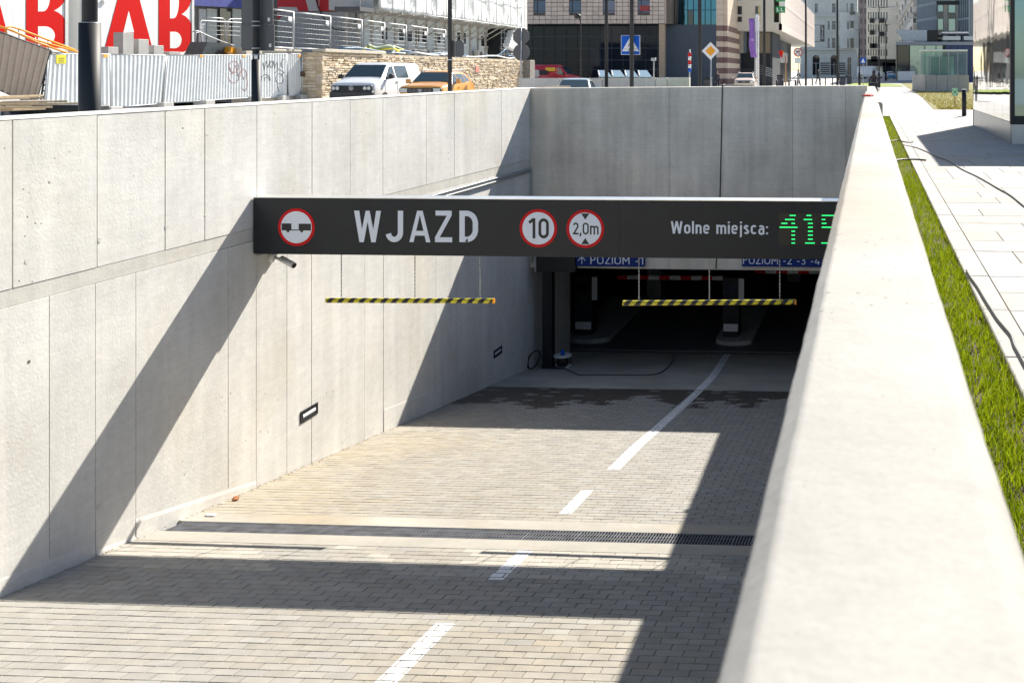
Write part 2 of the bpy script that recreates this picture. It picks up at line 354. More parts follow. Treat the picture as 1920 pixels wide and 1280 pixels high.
def lettering(txt, rect, name, m, parent, pos, sw=.15, gap=.13, face='-Y', vertical=False, depth=.0012):
    items = []; x = 0; y = 0
    for c in txt:
        w_, st_ = _glyph(c, sw)
        if vertical: items.append((-w_/2, y, st_)); y -= 1.25
        else: items.append((x, 0, st_)); x += w_+gap
    P0 = []
    for (ox, oy, st_) in items:
        for cl in st_: P0.append([(p[0]+ox, p[1]+oy) for p in cl])
    xs = [p[0] for c in P0 for p in c]; 
    x0, x1 = min(xs)-sw/2, max(xs)+sw/2
    y0, y1 = (y+1.25 if vertical else 0), 1
    k = 0; outl = []
    for (ox, oy, st_) in items:
        if not st_: continue
        q = MB()
        for cl in [[(p[0]+ox, p[1]+oy) for p in c2] for c2 in st_]:
            L = []; Rr = []
            for i, p in enumerate(cl):
                a_ = Vector(cl[max(i-1, 0)]); b_ = Vector(cl[min(i+1, len(cl)-1)]); d = b_-a_
                if d.length < 1e-6: d = Vector((1, 0))
                d.normalize(); nn = Vector((-d.y, d.x))*sw/2; L.append(Vector(p)+nn); Rr.append(Vector(p)-nn)
            k += 1; e = depth+.00025*(k % 3)
            def M3(p, ee):
                a = rect[0]+(p[0]-x0)/(x1-x0)*(rect[1]-rect[0]); z = rect[2]+(p[1]-y0)/(y1-y0)*(rect[3]-rect[2])
                return (a, pos-ee, z) if face == '-Y' else (pos+ee, a, z) if face == '+X' else (pos-ee, a, z)
            for i in range(len(cl)-1):
                q.poly([M3(Rr[i], e), M3(Rr[i+1], e), M3(L[i+1], e), M3(L[i], e)])
                q.poly([M3(L[i], e), M3(L[i+1], e), M3(L[i+1], 0), M3(L[i], 0)]); q.poly([M3(Rr[i+1], e), M3(Rr[i], e), M3(Rr[i], 0), M3(Rr[i+1], 0)])
            q.poly([M3(Rr[0], e), M3(L[0], e), M3(L[0], 0), M3(Rr[0], 0)]); q.poly([M3(L[-1], e), M3(Rr[-1], e), M3(Rr[-1], 0), M3(L[-1], 0)])
        outl.append(q.build('letter', m, parent))
    return outl

# ================================================================== THE SETTING
# ground sheets round the ramp trench
g = MB()
Y0s = -14
def sheet(x0, x1, y0, y1, z): g.quad((x0, y0, z), (x1, y0, z), (x1, y1, z), (x0, y1, z))
sheet(-500, -7.10, -300, 20.2, -.15); sheet(-500, 1200, 20.2, 55, -.15)
sheet(-7.10, .10, -300, Y0s, -.15); sheet(.10, 1200, -300, 20.2, -.15)
g.quad((-500, 55, -.15), (1200, 55, -.15), (1200, 1500, gz(1500)-.05), (-500, 1500, gz(1500)-.05))
g.build('ground', M_street, kind='structure')

# plaza paving on the right: slabs that can be told apart are pieces, beyond them one sheet
plaza = setting('pavement')
MB().quad((.69, -6, -.03), (12, -6, -.03), (12, 36.2, -.03), (.69, 36.2, -.03)).build('bedding', M_sand, plaza)
b = MB(); Mj = mat('far_slab_paving', (.38, .37, .355), .85, var=.06, scale=.9)
def add_bricks(m, sx, sy, mort=.012, dark=.72):
    t = m.node_tree; n = t.nodes; l = t.links; bs = n['Principled BSDF']; src = bs.inputs['Base Color'].links[0].from_socket
    gm = n.new('ShaderNodeNewGeometry'); br = n.new('ShaderNodeTexBrick'); br.inputs['Scale'].default_value = 1
    br.inputs['Brick Width'].default_value = sx; br.inputs['Row Height'].default_value = sy; br.inputs['Mortar Size'].default_value = mort
    br.inputs['Color1'].default_value = (1, 1, 1, 1); br.inputs['Color2'].default_value = (.93, .93, .93, 1); br.inputs['Mortar'].default_value = (dark, dark*.97, dark*.93, 1)
    l.new(gm.outputs['Position'], br.inputs['Vector']); mx = n.new('ShaderNodeMix'); mx.data_type = 'RGBA'; mx.blend_type = 'MULTIPLY'; mx.inputs['Factor'].default_value = 1
    l.new(src, mx.inputs['A']); l.new(br.outputs['Color'], mx.inputs['B']); l.new(mx.outputs['Result'], bs.inputs['Base Color'])
add_bricks(Mj, 1.0, .5)
b.quad((-.4, 36.2, 0), (14, 36.2, 0), (14, 55, 0), (-.4, 55, 0)); b.quad((-.4, 55, 0), (14, 55, 0), (14, 300, gz(300)), (-.4, 300, gz(300)))
b.quad((3.6, 14, 0), (12, 14, 0), (12, 36.2, 0), (3.6, 36.2, 0))
b.build('far_paving', Mj, plaza)
rs = random.Random(3)
ns = 0; rest = MB()
y = 1.0; row = 0
while y < 36.1:
    x = .835-(0 if row == 0 else 0); xe = 3.6
    while x < xe-.01:
        L = rs.choice([.5, .7, .8, .8, 1.0]) if x > .9 else rs.choice([.3, .45, .6, .8])
        x2 = min(x+L, xe)
        if xe-x2 < .15: x2 = xe
        dz = rs.uniform(-.0012, .0012)
        q = MB() if (y > 1.9 and ns < 170) else rest
        q.ct = (rs.uniform(.93, 1.05), 0, rs.choice([0, 0, .1, .25, .4]))
        q.bbox(x+.003, x2-.003, y+.003, y+.497, -.06, dz, .003)
        if q is not rest: q.build('slab', M_slab, plaza); ns += 1
        x = x2
    y += .5; row += 1
rest.build('slab_field', M_slab, plaza, kind='stuff')
y = 1.0
while y < 34:
    q = MB(); q.bbox(.675, .83, y+.003, y+.997, -.15, .006+rs.uniform(-.001, .001), .006); q.build('curb_stone', M_curb, plaza); y += 1
MB().bbox(.675, .83, 34.003, 36.1, -.15, .006, .006).build('curb_stone', M_curb, plaza)
MB().box(.163, .83, 33.5, 36.1, -.1, .004).build('strip_end', M_curb, plaza)

# planting strip: soil, dry straw, grass
M_soil = mat('planting_soil', (.075, .052, .034), .95, var=.5, scale=14, bump=1, bscale=40)
s = MB(); nx, ny = 6, 330
rg = random.Random(5)
for j in range(ny+1):
    for i in range(nx+1): s.v.append((.05+.62*i/nx, .5+33*j/ny, -.045+rg.uniform(-.012, .012)))
for j in range(ny):
    for i in range(nx):
        k = j*(nx+1)+i; s.face([k, k+1, k+nx+2, k+nx+1], True)
s.build('soil_strip', M_soil, kind='structure')
M_grass = foliage('grass_blades', (.13, .20, .005), (.36, .42, .015))
M_straw = foliage('dry_straw', (.12, .085, .05), (.34, .26, .15))
def blades(name, m, spots, hmin, hmax, wd, lean, rnd):
    q = MB()
    for (x, y, zz) in spots:
        h = rnd.uniform(hmin, hmax); a = rnd.uniform(0, 6.283); le = rnd.uniform(.1, lean)*h; b_ = rnd.uniform(0, 6.283)
        dx, dy = math.cos(a)*wd*.5, math.sin(a)*wd*.5; lx, ly = math.cos(b_)*le, math.sin(b_)*le
        q.ct = (rnd.random(),)*3
        k = q.add([(x-dx, y-dy, zz), (x+dx, y+dy, zz), (x+dx*.8+lx*.35, y+dy*.8+ly*.35, zz+h*.6), (x-dx*.8+lx*.35, y-dy*.8+ly*.35, zz+h*.6), (x+lx, y+ly, zz+h*.93)])
        q.face([k, k+1, k+2, k+3]); q.face([k+3, k+2, k+4])
    return q.build(name, m, kind='stuff')
def patch(x, y):
    v = math.sin(y*2.1+1.3)+math.sin(y*.83)*.8+math.sin(y*5.3+x*9)*.4
    return v
sp = []; st = []
def dens(y): return 5200 if y < 5 else 3800 if y < 8 else 2200 if y < 14 else 1000
y = 1.8
while y < 33.3:
    n_ = int(dens(y)*.1*.56)
    for _ in range(n_):
        yy = y+rg.random()*.1; x = rg.uniform(.12, .672)
        bare = .13+(.20+.09*patch(x, yy) if yy < 8.2 else .03)
        if 1.6 < yy < 3.2: bare = .13+.40*max(0, math.sin((yy-1.7)*2.1))
        if x < bare:
            if rg.random() < .16: st.append((x, yy, -.05))
            if rg.random() > .06: continue
        if math.sin(x*23+yy*7)+math.sin(yy*11-x*15) < -1.45 and rg.random() < .7: continue
        sp.append((x, yy, -.05))
    y += .1
blades('grass', M_grass, sp, .035, .095, .0055, .7, rg)
st += [(rg.uniform(.13, .40), rg.uniform(1.6, 7.5), -.045) for _ in range(1300)]
blades('dry_grass', M_straw, st, .012, .06, .007, 2.6, rg)
print('blades', len(sp), len(st))

# lawns
M_lawn = mat('lawn_turf', (.19, .17, .045), .95, var=.45, scale=2.2, bump=1, bscale=20)
lw = MB()
lw.poly([(2.55, 39.7, .012), (12, 39.9, .012), (14, 62, .04), (12, 128, gz(128)+.02), (3.9, 126, gz(126)+.02), (3.4, 80, gz(80)+.02), (3.1, 58, .03)])
lw.build('lawn', M_lawn, kind='structure')
tf = []
for _ in range(9000):
    yy = 39.8+rg.random()**1.6*40; x = rg.uniform(2.75+.02*(yy-40), 9)
    tf.append((x, yy, gz(yy)))
blades('lawn_grass', foliage('lawn_blades', (.20, .20, .03), (.42, .34, .12)), tf, .05, .13, .03, .8, rg)
M_verge = mat('green_verge', (.20, .27, .02), .95, var=.25, scale=1, bump=.8, bscale=15)
for (pts, nm) in (([(-13.5, 70), (-1.8, 74), (-.6, 79), (-4.5, 83), (-13, 82)], 'verge'), ([(-2.6, 100), (3.4, 98), (3.4, 112), (-1, 130), (-1.6, 130)], 'verge'),
                  ([(-10.5, 47), (-6.5, 47.5), (-6.4, 50), (-10.2, 50)], 'verge')):
    MB().poly([(a, c, gz(c)+.03 if c > 55 else -.11) for a, c in pts]).build(nm, M_verge, kind='structure')

# ------------------------------------------------------------------ ramp with pavers, gutter and concrete apron
ramp = setting('ramp')
def T(x, yy, h=0):
    """point on the ramp plane at plan distance yy, h above it"""
    c = 1/math.sqrt(1+SLOPE*SLOPE); return (x, yy+h*SLOPE*c, rz(yy)+h*c)
for ya_, yb_ in ((-14, 8.98), (9.84, 17.68)): MB().quad(T(RX0-.2, ya_, -.010), T(RX1+.2, ya_, -.010), T(RX1+.2, yb_, -.010), T(RX0-.2, yb_, -.010)).build('joint_bedding', M_sand, ramp)
rp = random.Random(11)
def wet(x, yy):
    a = (yy-16.45)*1.5+math.sin(x*2.3+1)*.55+math.sin(x*5.1+yy*3)*.4+math.sin(x*.9)*.25
    if x < -5.7: a += (-5.7-x)*.9+ (yy-15.2)*.25
    return a
pav = []
def paver_rows(ya, yb):
    k = 0; yy = ya
    while yy+.095 < yb:
        st_ = (k % 2)*.1+rp.uniform(-.004, .004); x = RX0-.03-st_
        wob = rp.uniform(-.001, .001)
        while x < RX1:
            x2 = x+.2
            a, c = max(x, RX0+.004), min(x2, RX1)
            if c-a > .03: pav.append((a, c, yy+wob, yy+.0995+wob, k))
            x = x2
        yy += .1; k += 1
paver_rows(5.468, 8.97); paver_rows(9.86, 17.66)
pav.sort(key=lambda p: p[2] if p[2] > 6.25 else 99)
def one_paver(q, a, c, y0, y1):
    x, yy = (a+c)/2, (y0+y1)/2
    tone = rp.gauss(1.0, .035); wm = max(0, min(1, .14+rp.gauss(0, .08)+.12*math.sin(x*.8+yy*.5)))
    if yy < 7.2 and x > -3.5: wm += .1
    if abs(abs(x+1.75)-.8) < .22 or abs(abs(x+4.9)-.8) < .22: tone *= .965
    if 8.3 < yy < 8.97 and math.sin(x*1.7)+math.sin(x*4.3+yy*6)*.7 > -.3: tone *= 1.28; wm = .25
    if 9.86 < yy < 14.3:
        k_ = max(0, min(1, (-4.9-x+.4*math.sin(yy*2))/1.6))*min(1, (14.4-yy)/1.5); tone *= 1+.10*k_; wm = min(1, wm+.42*k_)
    wt = wet(x, yy)+rp.uniform(-.5, .5); wv = .88 if wt > 0 else 0
    if wt > .6 and rp.random() < .10: wv = .15
    q.ct = (tone, wv, wm)
    h = rp.uniform(-.0009, .0009); t1, t2 = rp.uniform(-.0007, .0007), rp.uniform(-.0009, .0009)
    e = .0028; g1 = .0022
    P = []
    for (ins, hh) in ((g1, -.02), (g1, -.003), (g1+e, 0)):
        for (xx, yv, sg) in ((a+ins, y0+ins, (-1, -1)), (c-ins, y0+ins, (1, -1)), (c-ins, y1-ins, (1, 1)), (a+ins, y1-ins, (-1, 1))):
            P.append(T(xx, yv, hh+h+sg[0]*t1+sg[1]*t2))
    k = q.add(P)
    q.face([k+8, k+9, k+10, k+11])
    for r_ in (0, 4):
        for i in range(4): j = (i+1) % 4; q.face([k+r_+i, k+r_+j, k+r_+4+j, k+r_+4+i])
rest = MB()
for i, (a, c, y0, y1, k) in enumerate(pav):
    if i < 300 and a > -7:
        q = MB(); one_paver(q, a, c, y0, y1); q.build('paver', M_pav, ramp)
    else: one_paver(rest, a, c, y0, y1)
rest.build('paver_field', M_pav, ramp, kind='stuff')
# concrete bands each side of the drain, apron
M_bandf = concrete('gutter_concrete', (.35, .33, .29), .4, .0, .14, 0, .8, (1, .86, .66))
def slabT(x0, x1, y0, y1, h0, h1, nm, m, par):
    q = MB(); P = [T(x, yy, h) for h in (h0, h1) for (x, yy) in ((x0, y0), (x1, y0), (x1, y1), (x0, y1))]
    k = q.add(P)
    for f in ((0, 3, 2, 1), (4, 5, 6, 7), (0, 1, 5, 4), (1, 2, 6, 5), (2, 3, 7, 6), (3, 0, 4, 7)): q.face([k+i for i in f])
    return q.build(nm, m, par)
slabT(RX0, RX1, 8.97, 9.245, -.2, .001, 'gutter_band', M_bandf, ramp)
slabT(RX0, RX1, 9.565, 9.855, -.2, .001, 'gutter_band', M_bandf, ramp)
slabT(RX0, RX1, 17.665, 22.5, -.2, .002, 'concrete_apron', M_floor, ramp)
slabT(RX0, RX1, 9.245, 9.565, -.3, -.20, 'channel_bottom', M_black, ramp)

# drain grate, section by section
gr = thing('drain_grate', 'long slotted black steel drain grate set across the ramp floor', 'drain grate', T(-3.45, 9.4))
xg = RX0+.08
while xg < RX1-.1:
    q = MB(); x1 = min(xg+.497, RX1)
    def bar(a, c, y0, y1, h0=-.03, h1=0.0, q=q):
        P = [T(x, yy, h) for h in (h0, h1) for (x, yy) in ((a, y0), (c, y0), (c, y1), (a, y1))]; k = q.add(P)
        for f in ((4, 5, 6, 7), (0, 1, 5, 4), (1, 2, 6, 5), (2, 3, 7, 6), (3, 0, 4, 7)): q.face([k+i for i in f])
    for yy in (9.248, 9.553): bar(xg, x1, yy, yy+.010, -.19, 0)
    for yy in (9.345, 9.448): bar(xg, x1, yy, yy+.007, -.025, -.003)
    x = xg
    while x < x1-.003: bar(x, x+.010, 9.26, 9.553, -.025, -.002); x += .029
    q.build('grate_section', mat('grate_steel', (.13, .135, .15), .55, .0, .35, 8, spec=.25), gr); xg += .5
# lane markings: painted on the pavers, so cut at every joint
def dash(label, pl, wd, par=None):
    t = MB()
    for (a, c, y0, y1, k) in pav:
        for i in range(len(pl)-1):
            (xa, ya), (xb, yb) = pl[i], pl[i+1]
            lo, hi = max(y0+.0065, ya), min(y1-.0065, yb)
            if hi-lo < .004: continue
            f0 = xa+(xb-xa)*(lo-ya)/(yb-ya); f1 = xa+(xb-xa)*(hi-ya)/(yb-ya)
            l0, l1 = max(a+.006, f0-wd/2), max(a+.006, f1-wd/2); r0, r1 = min(c-.006, f0+wd/2), min(c-.006, f1+wd/2)
            if r0-l0 < .003 and r1-l1 < .003: continue
            t.ct = (rp.uniform(.94, 1.03), 0, 0)
            t.quad(T(l0, lo, .0022), T(r0, lo, .0022), T(r1, hi, .0022), T(l1, hi, .0022))
    if pl[-1][1] > 17.7:
        for i in range(len(pl)-1):
            (xa, ya), (xb, yb) = pl[i], pl[i+1]; lo = max(ya, 17.68)
            if yb <= lo: continue
            f0 = xa+(xb-xa)*(lo-ya)/(yb-ya); t.quad(T(f0-wd/2, lo, .006), T(f0+wd/2, lo, .006), T(xb+wd/2, yb, .006), T(xb-wd/2, yb, .006))
    return tag(t.build('lane_marking', tinted('road_paint', (.80, .80, .80), .6, .2) if 'road_paint' not in MATS else MATS['road_paint']), label, 'lane marking')
dash('white lane dash nearest the camera on the brick paving', [(-3.14, 5.9), (-3.165, 7.3)], .145)
dash('short white lane dash just in front of the drain grate', [(-3.137, 8.21), (-3.135, 8.95)], .14)
dash('white lane dash between the drain grate and the long line', [(-3.128, 10.12), (-3.147, 11.0)], .135)
dash('long bent white line running down into the garage entrance', [(-3.10, 11.94), (-3.105, 13.3), (-3.075, 14.3), (-3.05, 15.8), (-3.03, 17.2), (-3.02, 18.4), (-3.035, 19.3), (-3.09, 20.4), (-3.17, 21.7), (-3.21, 22.45)], .155)

# ================================================================== RETAINING WALLS
lw_ = thing('left_retaining_wall', 'long sunlit concrete retaining wall with vertical board joints on the left', 'concrete wall', (RX0, 12, -3))
def topz(yy): return 1.06+(yy-7.53)*.0057
MB().prism([(RX0-.25, -13, -6.5), (RX0-.25, 22.7, -6.5), (RX0-.25, 22.7, topz(22.7)-.01), (RX0-.25, -13, topz(-13)-.01)], (.232, 0, 0)).build('wall_core', mat('joint_brown', (.16, .12, .085), .9), lw_)  # dark brown core, seen as thin lines between the panels
up = [-13, -9, -6, -3.4, -1, 1.2, 3.1, 4.9, 6.3, 7.65, 8.53, 9.39, 9.97, 10.85, 11.96, 12.87, 13.76, 15.15, 16.19, 18.3, 19.9]
lo = [-13, -8, -4, -.6, 2.2, 4.2, 6.1, 8.01, 8.51, 9.0, 10.35, 10.84, 11.43, 11.95, 13.24, 13.77, 15.48, 16.17, 18.39, 20.3, 22.6]
wrg = random.Random(9)
def panel(y0, y1, za, zb0, zb1, nm='concrete_panel', prd=0.0, m=None, gp_=.0042):
    q = MB(); g_ = gp_; b_ = .003; xo = RX0+prd
    a = [(xo-.02, y0+g_, za[0]), (xo-.02, y1-g_, za[1]), (xo-.02, y1-g_, zb1), (xo-.02, y0+g_, zb0)]
    c = [(xo, y0+g_+b_, za[0]+b_), (xo, y1-g_-b_, za[1]+b_), (xo, y1-g_-b_, zb1-b_), (xo, y0+g_+b_, zb0-b_)]
    k = q.add(a+c); q.face([k+4, k+5, k+6, k+7])
    for i in range(4): j = (i+1) % 4; q.face([k+i, k+j, k+4+j, k+4+i])
    return q.build(nm, m or M_wall, lw_)
for i in range(len(up)-1):
    panel(up[i], up[i+1], (-.312, -.312), topz(up[i])-.02, topz(up[i+1])-.02, prd=wrg.uniform(-.002, .002))
for i in range(len(lo)-1):
    panel(lo[i], lo[i+1], (rz(lo[i])-.4 if lo[i] < 17 else -5.6, rz(lo[i+1])-.4 if lo[i] < 17 else -5.6), -.452, -.452, prd=wrg.uniform(-.002, .002), gp_=.0022)
q = MB(); q.box(RX0-.02, RX0-.004, -13, 19.9, -.449, -.314); q.build('seam_band', M_band, lw_)
q = MB()
for i in range(12):
    y0, y1 = -13+i*3, -13+(i+1)*3
    if y1 > 20.2: y1 = 20.2
    k = q.add([(RX0-.26, y0, topz(y0)-.012), (RX0+.003, y0, topz(y0)-.016), (RX0-.004, y0, topz(y0)), (RX0-.25, y0, topz(y0)+.004),
               (RX0-.26, y1, topz(y1)-.012), (RX0+.003, y1, topz(y1)-.016), (RX0-.004, y1, topz(y1)), (RX0-.25, y1, topz(y1)+.004)])
    for f in ((0, 1, 5, 4), (1, 2, 6, 5), (2, 3, 7, 6), (3, 0, 4, 7), (0, 3, 2, 1), (4, 5, 6, 7)): q.face([k+j for j in f])
q.build('wall_top', M_wall, lw_)
for (u, v, r_) in ((50, 490, .022), (187, 450, .022), (385, 403, .016), (312, 425, .02), (54, 678, .014), (185, 950, .028), (953, 518, .02), (683, 432, .014)):
    y_, z_ = onX(u, v, RX0); MB().disc((RX0-.001, y_, z_), r_, (1, 0, 0), .004, 18).build('tie_hole_plug' if r_ > .015 else 'tie_hole', M_band if r_ > .015 else MATS['joint_brown'], lw_)  # no hole is cut: the smallest discs carry a recess's shade as colour
# footing lip at the base, in three lengths
for (y0, y1, h) in ((6.0, 8.5, .17), (8.52, 9.0, .02), (9.0, 10.83, .15), (13.78, 15.6, .30), (15.9, 16.15, .10)):
    q = MB(); k = q.add([(RX0-.01, y0, rz(y0)-.1), (RX0-.01, y1, rz(y1)-.1), (RX0+.007, y0, rz(y0)-.1), (RX0+.007, y1, rz(y1)-.1),
                         (RX0+.0045, y0, rz(y0)+h), (RX0+.0045, y1, rz(y1)+h*(.6 if y0 < 7 else .25 if y0 < 10 else 1)), (RX0-.01, y0, rz(y0)+h+.09), (RX0-.01, y1, rz(y1)+.09+h*(.6 if y0 < 7 else .25 if y0 < 10 else 1))])
    for f in ((2, 3, 5, 4), (4, 5, 7, 6), (0, 2, 4, 6), (1, 7, 5, 3)): q.face([k+j for j in f])
    q.build('footing_lip', M_wall, lw_)
# grout line with small debris where wall meets pavers is geometry too
q = MB(); dr = random.Random(2)
for _ in range(420):
    yy = dr.uniform(6.2, 17.6); x = RX0+.006+abs(dr.gauss(0, .03)); s_ = dr.uniform(.002, .008)
    k = q.add([T(x, yy, s_*1.2), T(x+s_, yy-s_, 0), T(x+s_, yy+s_, 0), T(x-s_, yy+s_, 0), T(x-s_, yy-s_, 0)])
    for i in range(4): q.face([k, k+1+i, k+1+(i+1) % 4])
q.build('grit', mat('grit', (.30, .24, .16), .95, var=.4, scale=30), kind='stuff')
# recessed wall lights
for (y0, y1, z0, z1, lab) in ((11.70, 12.08, -2.815, -2.675, 'recessed slot light low in the sunlit left wall'), (17.92, 18.32, -3.80, -3.66, 'recessed slot light in the shaded wall near the garage mouth')):
    t = thing('wall_light', lab, 'wall light', (RX0, (y0+y1)/2, (z0+z1)/2), group='recessed lights in the left wall')
    fr = MB(); e = .028
    fr.box(RX0-.01, RX0+.009, y0, y1, z0, z0+e); fr.box(RX0-.01, RX0+.009, y0, y1, z1-e, z1); fr.box(RX0-.01, RX0+.0091, y0, y0+e, z0+e, z1-e); fr.box(RX0-.01, RX0+.0091, y1-e*.7, y1, z0+e, z1-e)
    fr.box(RX0-.008, RX0+.0035, y0+e, y1-e*.7, z0+e, z1-e)
    fr.build('frame', M_char, t)
    MB().bbox(RX0-.002, RX0+.0075, y0+e+.03, y1-e-.02, z0+e+.022, z1-e-.022, .004).build('diffuser', mat('light_diffuser', (.78, .80, .82), .35), t)
# conduit on the wall
t = thing('cable_conduit', 'pair of galvanised conduits running along the left wall to the far corner', 'conduit', (RX0, 16, -.55))
zc = -.50
for dz in (0, -.062):
    MB().tube([(RX0+.035, 11.2, zc+dz), (RX0+.035, 19.86, zc+dz), (RX0+.035, 19.87+dz*.5, zc+dz-.02), (RX0+.035+.02, 19.86+dz*.4, -2.4)] if dz == 0 else [(RX0+.035, 11.2, zc+dz), (RX0+.035, 19.8, zc+dz)], .014, 8).build('pipe', M_galv, t)
MB().box(RX0+.002, RX0+.012, 11.2, 19.85, zc-.085, zc+.02).build('backing_rail', M_galv, t)

# far cross wall over the garage mouth
fw = thing('cross_wall', 'shaded concrete cross wall closing the ramp above the garage mouth', 'concrete wall', (-3.5, 20, 0))
segs = [RX0-.05, -4.03, -1.54, -.47, RX1+.05]
def ftop(x): return 1.125+(x-RX0)*.0085
YF = 19.92
for i in range(4):
    x0, x1 = segs[i]+.0035, segs[i+1]-.0035
    q = MB(); k = q.add([(x0, YF, -2.52), (x1, YF, -2.52), (x1, YF, ftop(x1)-.01), (x0, YF, ftop(x0)-.01), (x1, YF+.02, ftop(x1)), (x0, YF+.02, ftop(x0)), (x1, YF+.3, ftop(x1)), (x0, YF+.3, ftop(x0)),
                         (x0, YF+.3, -2.52), (x1, YF+.3, -2.52)])
    for f in ((0, 1, 2, 3), (3, 2, 4, 5), (5, 4, 6, 7), (7, 6, 9, 8), (0, 8, 9, 1), (0, 3, 5, 7, 8), (1, 9, 6, 4, 2)): q.face([k+j for j in f])
    q.build('concrete_panel', M_far, fw)
for x in (segs[1], segs[2], segs[3]): MB().box(x-.004, x+.004, YF+.012, YF+.2, -2.5, 1.13).build('joint', mat('joint_dark', (.12, .11, .10), .9), fw)
tag(MB().tube([(-2.93, YF+.29, 1.20), (-2.94, YF-.03, 1.19), (-2.95, YF-.012, 1.05), (-2.97, YF-.012, .1), (-3.0, YF-.012, -1.2), (-3.08, YF-.012, -2.5)], .011, 6).build('hanging_cable', M_black), 'black cable hanging down the shaded cross wall', 'cable')

# right parapet, right beside the camera
rw = thing('right_parapet', 'thick pale concrete parapet wall running away from the camera on the right', 'parapet wall', (0, 8, 0))
pr = random.Random(4)
def parapet(y0, y1, xl, xr, zt, step, nm):
    rings = []; yy = y0
    while yy <= y1+1e-6:
        j = lambda a: (pr.gauss(0, 1)*.35+math.sin(yy*9+a)*.5+math.sin(yy*23+a*3)*.4*1.0)*.0010
        a_ = j(1); c_ = j(3)
        rings.append([(xl, yy, -6), (xl+a_, yy, zt-.0245+a_), (xl+.0015+a_, yy, zt-.0215+a_), (xl+.004+a_, yy, zt-.0185+a_), (xl+.018+c_, yy, zt-.0045), (xl+.0205+c_, yy, zt-.0015), (xl+.027, yy, zt),
                      (xr-.03, yy, zt+.0005), (xr-.020+j(5), yy, zt-.001), (xr-.006+j(6), yy, zt-.011), (xr+j(7), yy, zt-.022+j(8)), (xr, yy, -.6)])
        yy += step
    q = MB(); q.loft(rings, close=False, caps=False, smooth=True)
    k = q.add(rings[0]); q.face([k+i for i in range(12)]); k = q.add(rings[-1]); q.face([k+i for i in range(12)][::-1])
    return q.build(nm, M_para, rw)
parapet(-8, 12.2, RX1-.004, .116, 1.065, .04, 'near_wall_length')
parapet(12.2, 17.4, RX1, .163, 1.065, .1, 'middle_wall_length')
parapet(17.406, 28, RX1, .163, 1.068, .2, 'far_wall_length')
tag(MB().loft([[(-.02+math.cos(a)*.085*r_+.02*math.sin(3*a), 15.35+math.sin(a)*.16*r_, 1.066+h_) for a in [i*.5236 for i in range(12)]] for r_, h_ in ((1, 0), (.95, .014), (.6, .03), (.2, .022))]).build('cloth', mat('red_cloth', (.45, .03, .02), .9, var=.5, scale=30)), 'crumpled red rag lying on top of the parapet', 'rag')

# ================================================================== GARAGE INTERIOR
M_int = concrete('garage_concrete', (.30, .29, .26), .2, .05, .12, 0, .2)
M_asph = mat('garage_floor', (.11, .11, .115), .7, var=.15, scale=1.5, bump=.2)
FZ = rz(22.5)
gi = setting('garage_shell')
MB().prism([(-14, 22.75, FZ), (6, 22.75, FZ), (6, 60, FZ-.5), (-14, 60, FZ-.5)], (0, 0, -.6)).build('garage_floor', M_asph, gi)
MB().box(-14, 6, 22.5, 22.75, FZ-.3, FZ-.05).build('threshold_drain', M_black, gi)
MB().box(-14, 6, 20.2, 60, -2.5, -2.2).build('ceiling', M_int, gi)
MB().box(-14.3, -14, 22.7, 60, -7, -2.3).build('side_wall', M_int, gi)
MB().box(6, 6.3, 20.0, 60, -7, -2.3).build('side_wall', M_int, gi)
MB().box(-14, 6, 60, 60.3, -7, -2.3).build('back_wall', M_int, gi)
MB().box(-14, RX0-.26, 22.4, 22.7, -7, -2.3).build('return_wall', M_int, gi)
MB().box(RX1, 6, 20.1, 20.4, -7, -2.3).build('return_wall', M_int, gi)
for (x, yy) in ((-6.1, 28), (-2.35, 31), (-6.1, 38), (-2.35, 42), (1.5, 31)):
    MB().bbox(x-.2, x+.2, yy, yy+.6, -6, -2.3, .02).build('column', M_int, gi)
for x in (-5.2, -3.7, -1.2): MB().box(x-.12, x+.12, 23, 58, -2.75, -2.49).build('ceiling_duct', M_galv, gi)
# shutter box and guide at the mouth
sh = thing('roller_shutter', 'black roller shutter housing and guide rail at the garage mouth', 'roller shutter', (RX0+.1, 20.1, rz(20)))
x0, z_ = onY(1018, 560, 20.05); x1, _ = onY(1036, 560, 20.05)
MB().box(x0, x1, 20.0, 20.2, rz(20.1), -2.53).build('guide_rail', M_black, sh)
xa, _ = onY(1008, 490, 19.8); xb, _ = onY(1080, 490, 19.8)
MB().box(xa, xb, 19.72, 19.915, -2.56, -2.2).build('shutter_box', M_black, sh)
MB().box(xa-.03, xa, 19.70, 19.93, -2.57, -2.1).build('end_plate', M_galv, sh)
# level signs at the soffit
def levelsign(u0, u1, v1, txt, tu0, tu1, lab, arrow=None):
    Y = 19.80; x0, z1 = onY(u0, v1, Y); x1, _ = onY(u1, v1, Y)
    t = thing('level_sign', lab, 'sign', ((x0+x1)/2, Y, z1))
    z0 = onY(u0, v1, Y)[1]
    MB().box(x0, x1, Y, Y+.10, z0, z0+.30).build('sign_panel', M_navy, t)
    a0, zb = onY(tu0, 494.8, Y-.003); a1, zt = onY(tu1, 481.2, Y-.003)
    lettering(txt, (a0, a1, zb, zt), 'lettering', M_letter, t, Y-.002, .11, .16)
    if arrow:
        c, _ = onY(arrow, 488, Y); q = MB()
        for (p, r_) in (((c, zb), (c, zt-.01)), ((c-.075, zt-.09), (c+.006, zt-.01)), ((c+.075, zt-.09), (c-.006, zt-.01))):
            q.tube([(p[0], Y-.004, p[1]), (r_[0], Y-.004, r_[1])], .012, 6)
        q.build('arrow', M_letter, t)
levelsign(1078, 1208, 499, 'POZIOM -1', 1107, 1206, 'navy level sign reading POZIOM -1 with an up arrow', 1091)
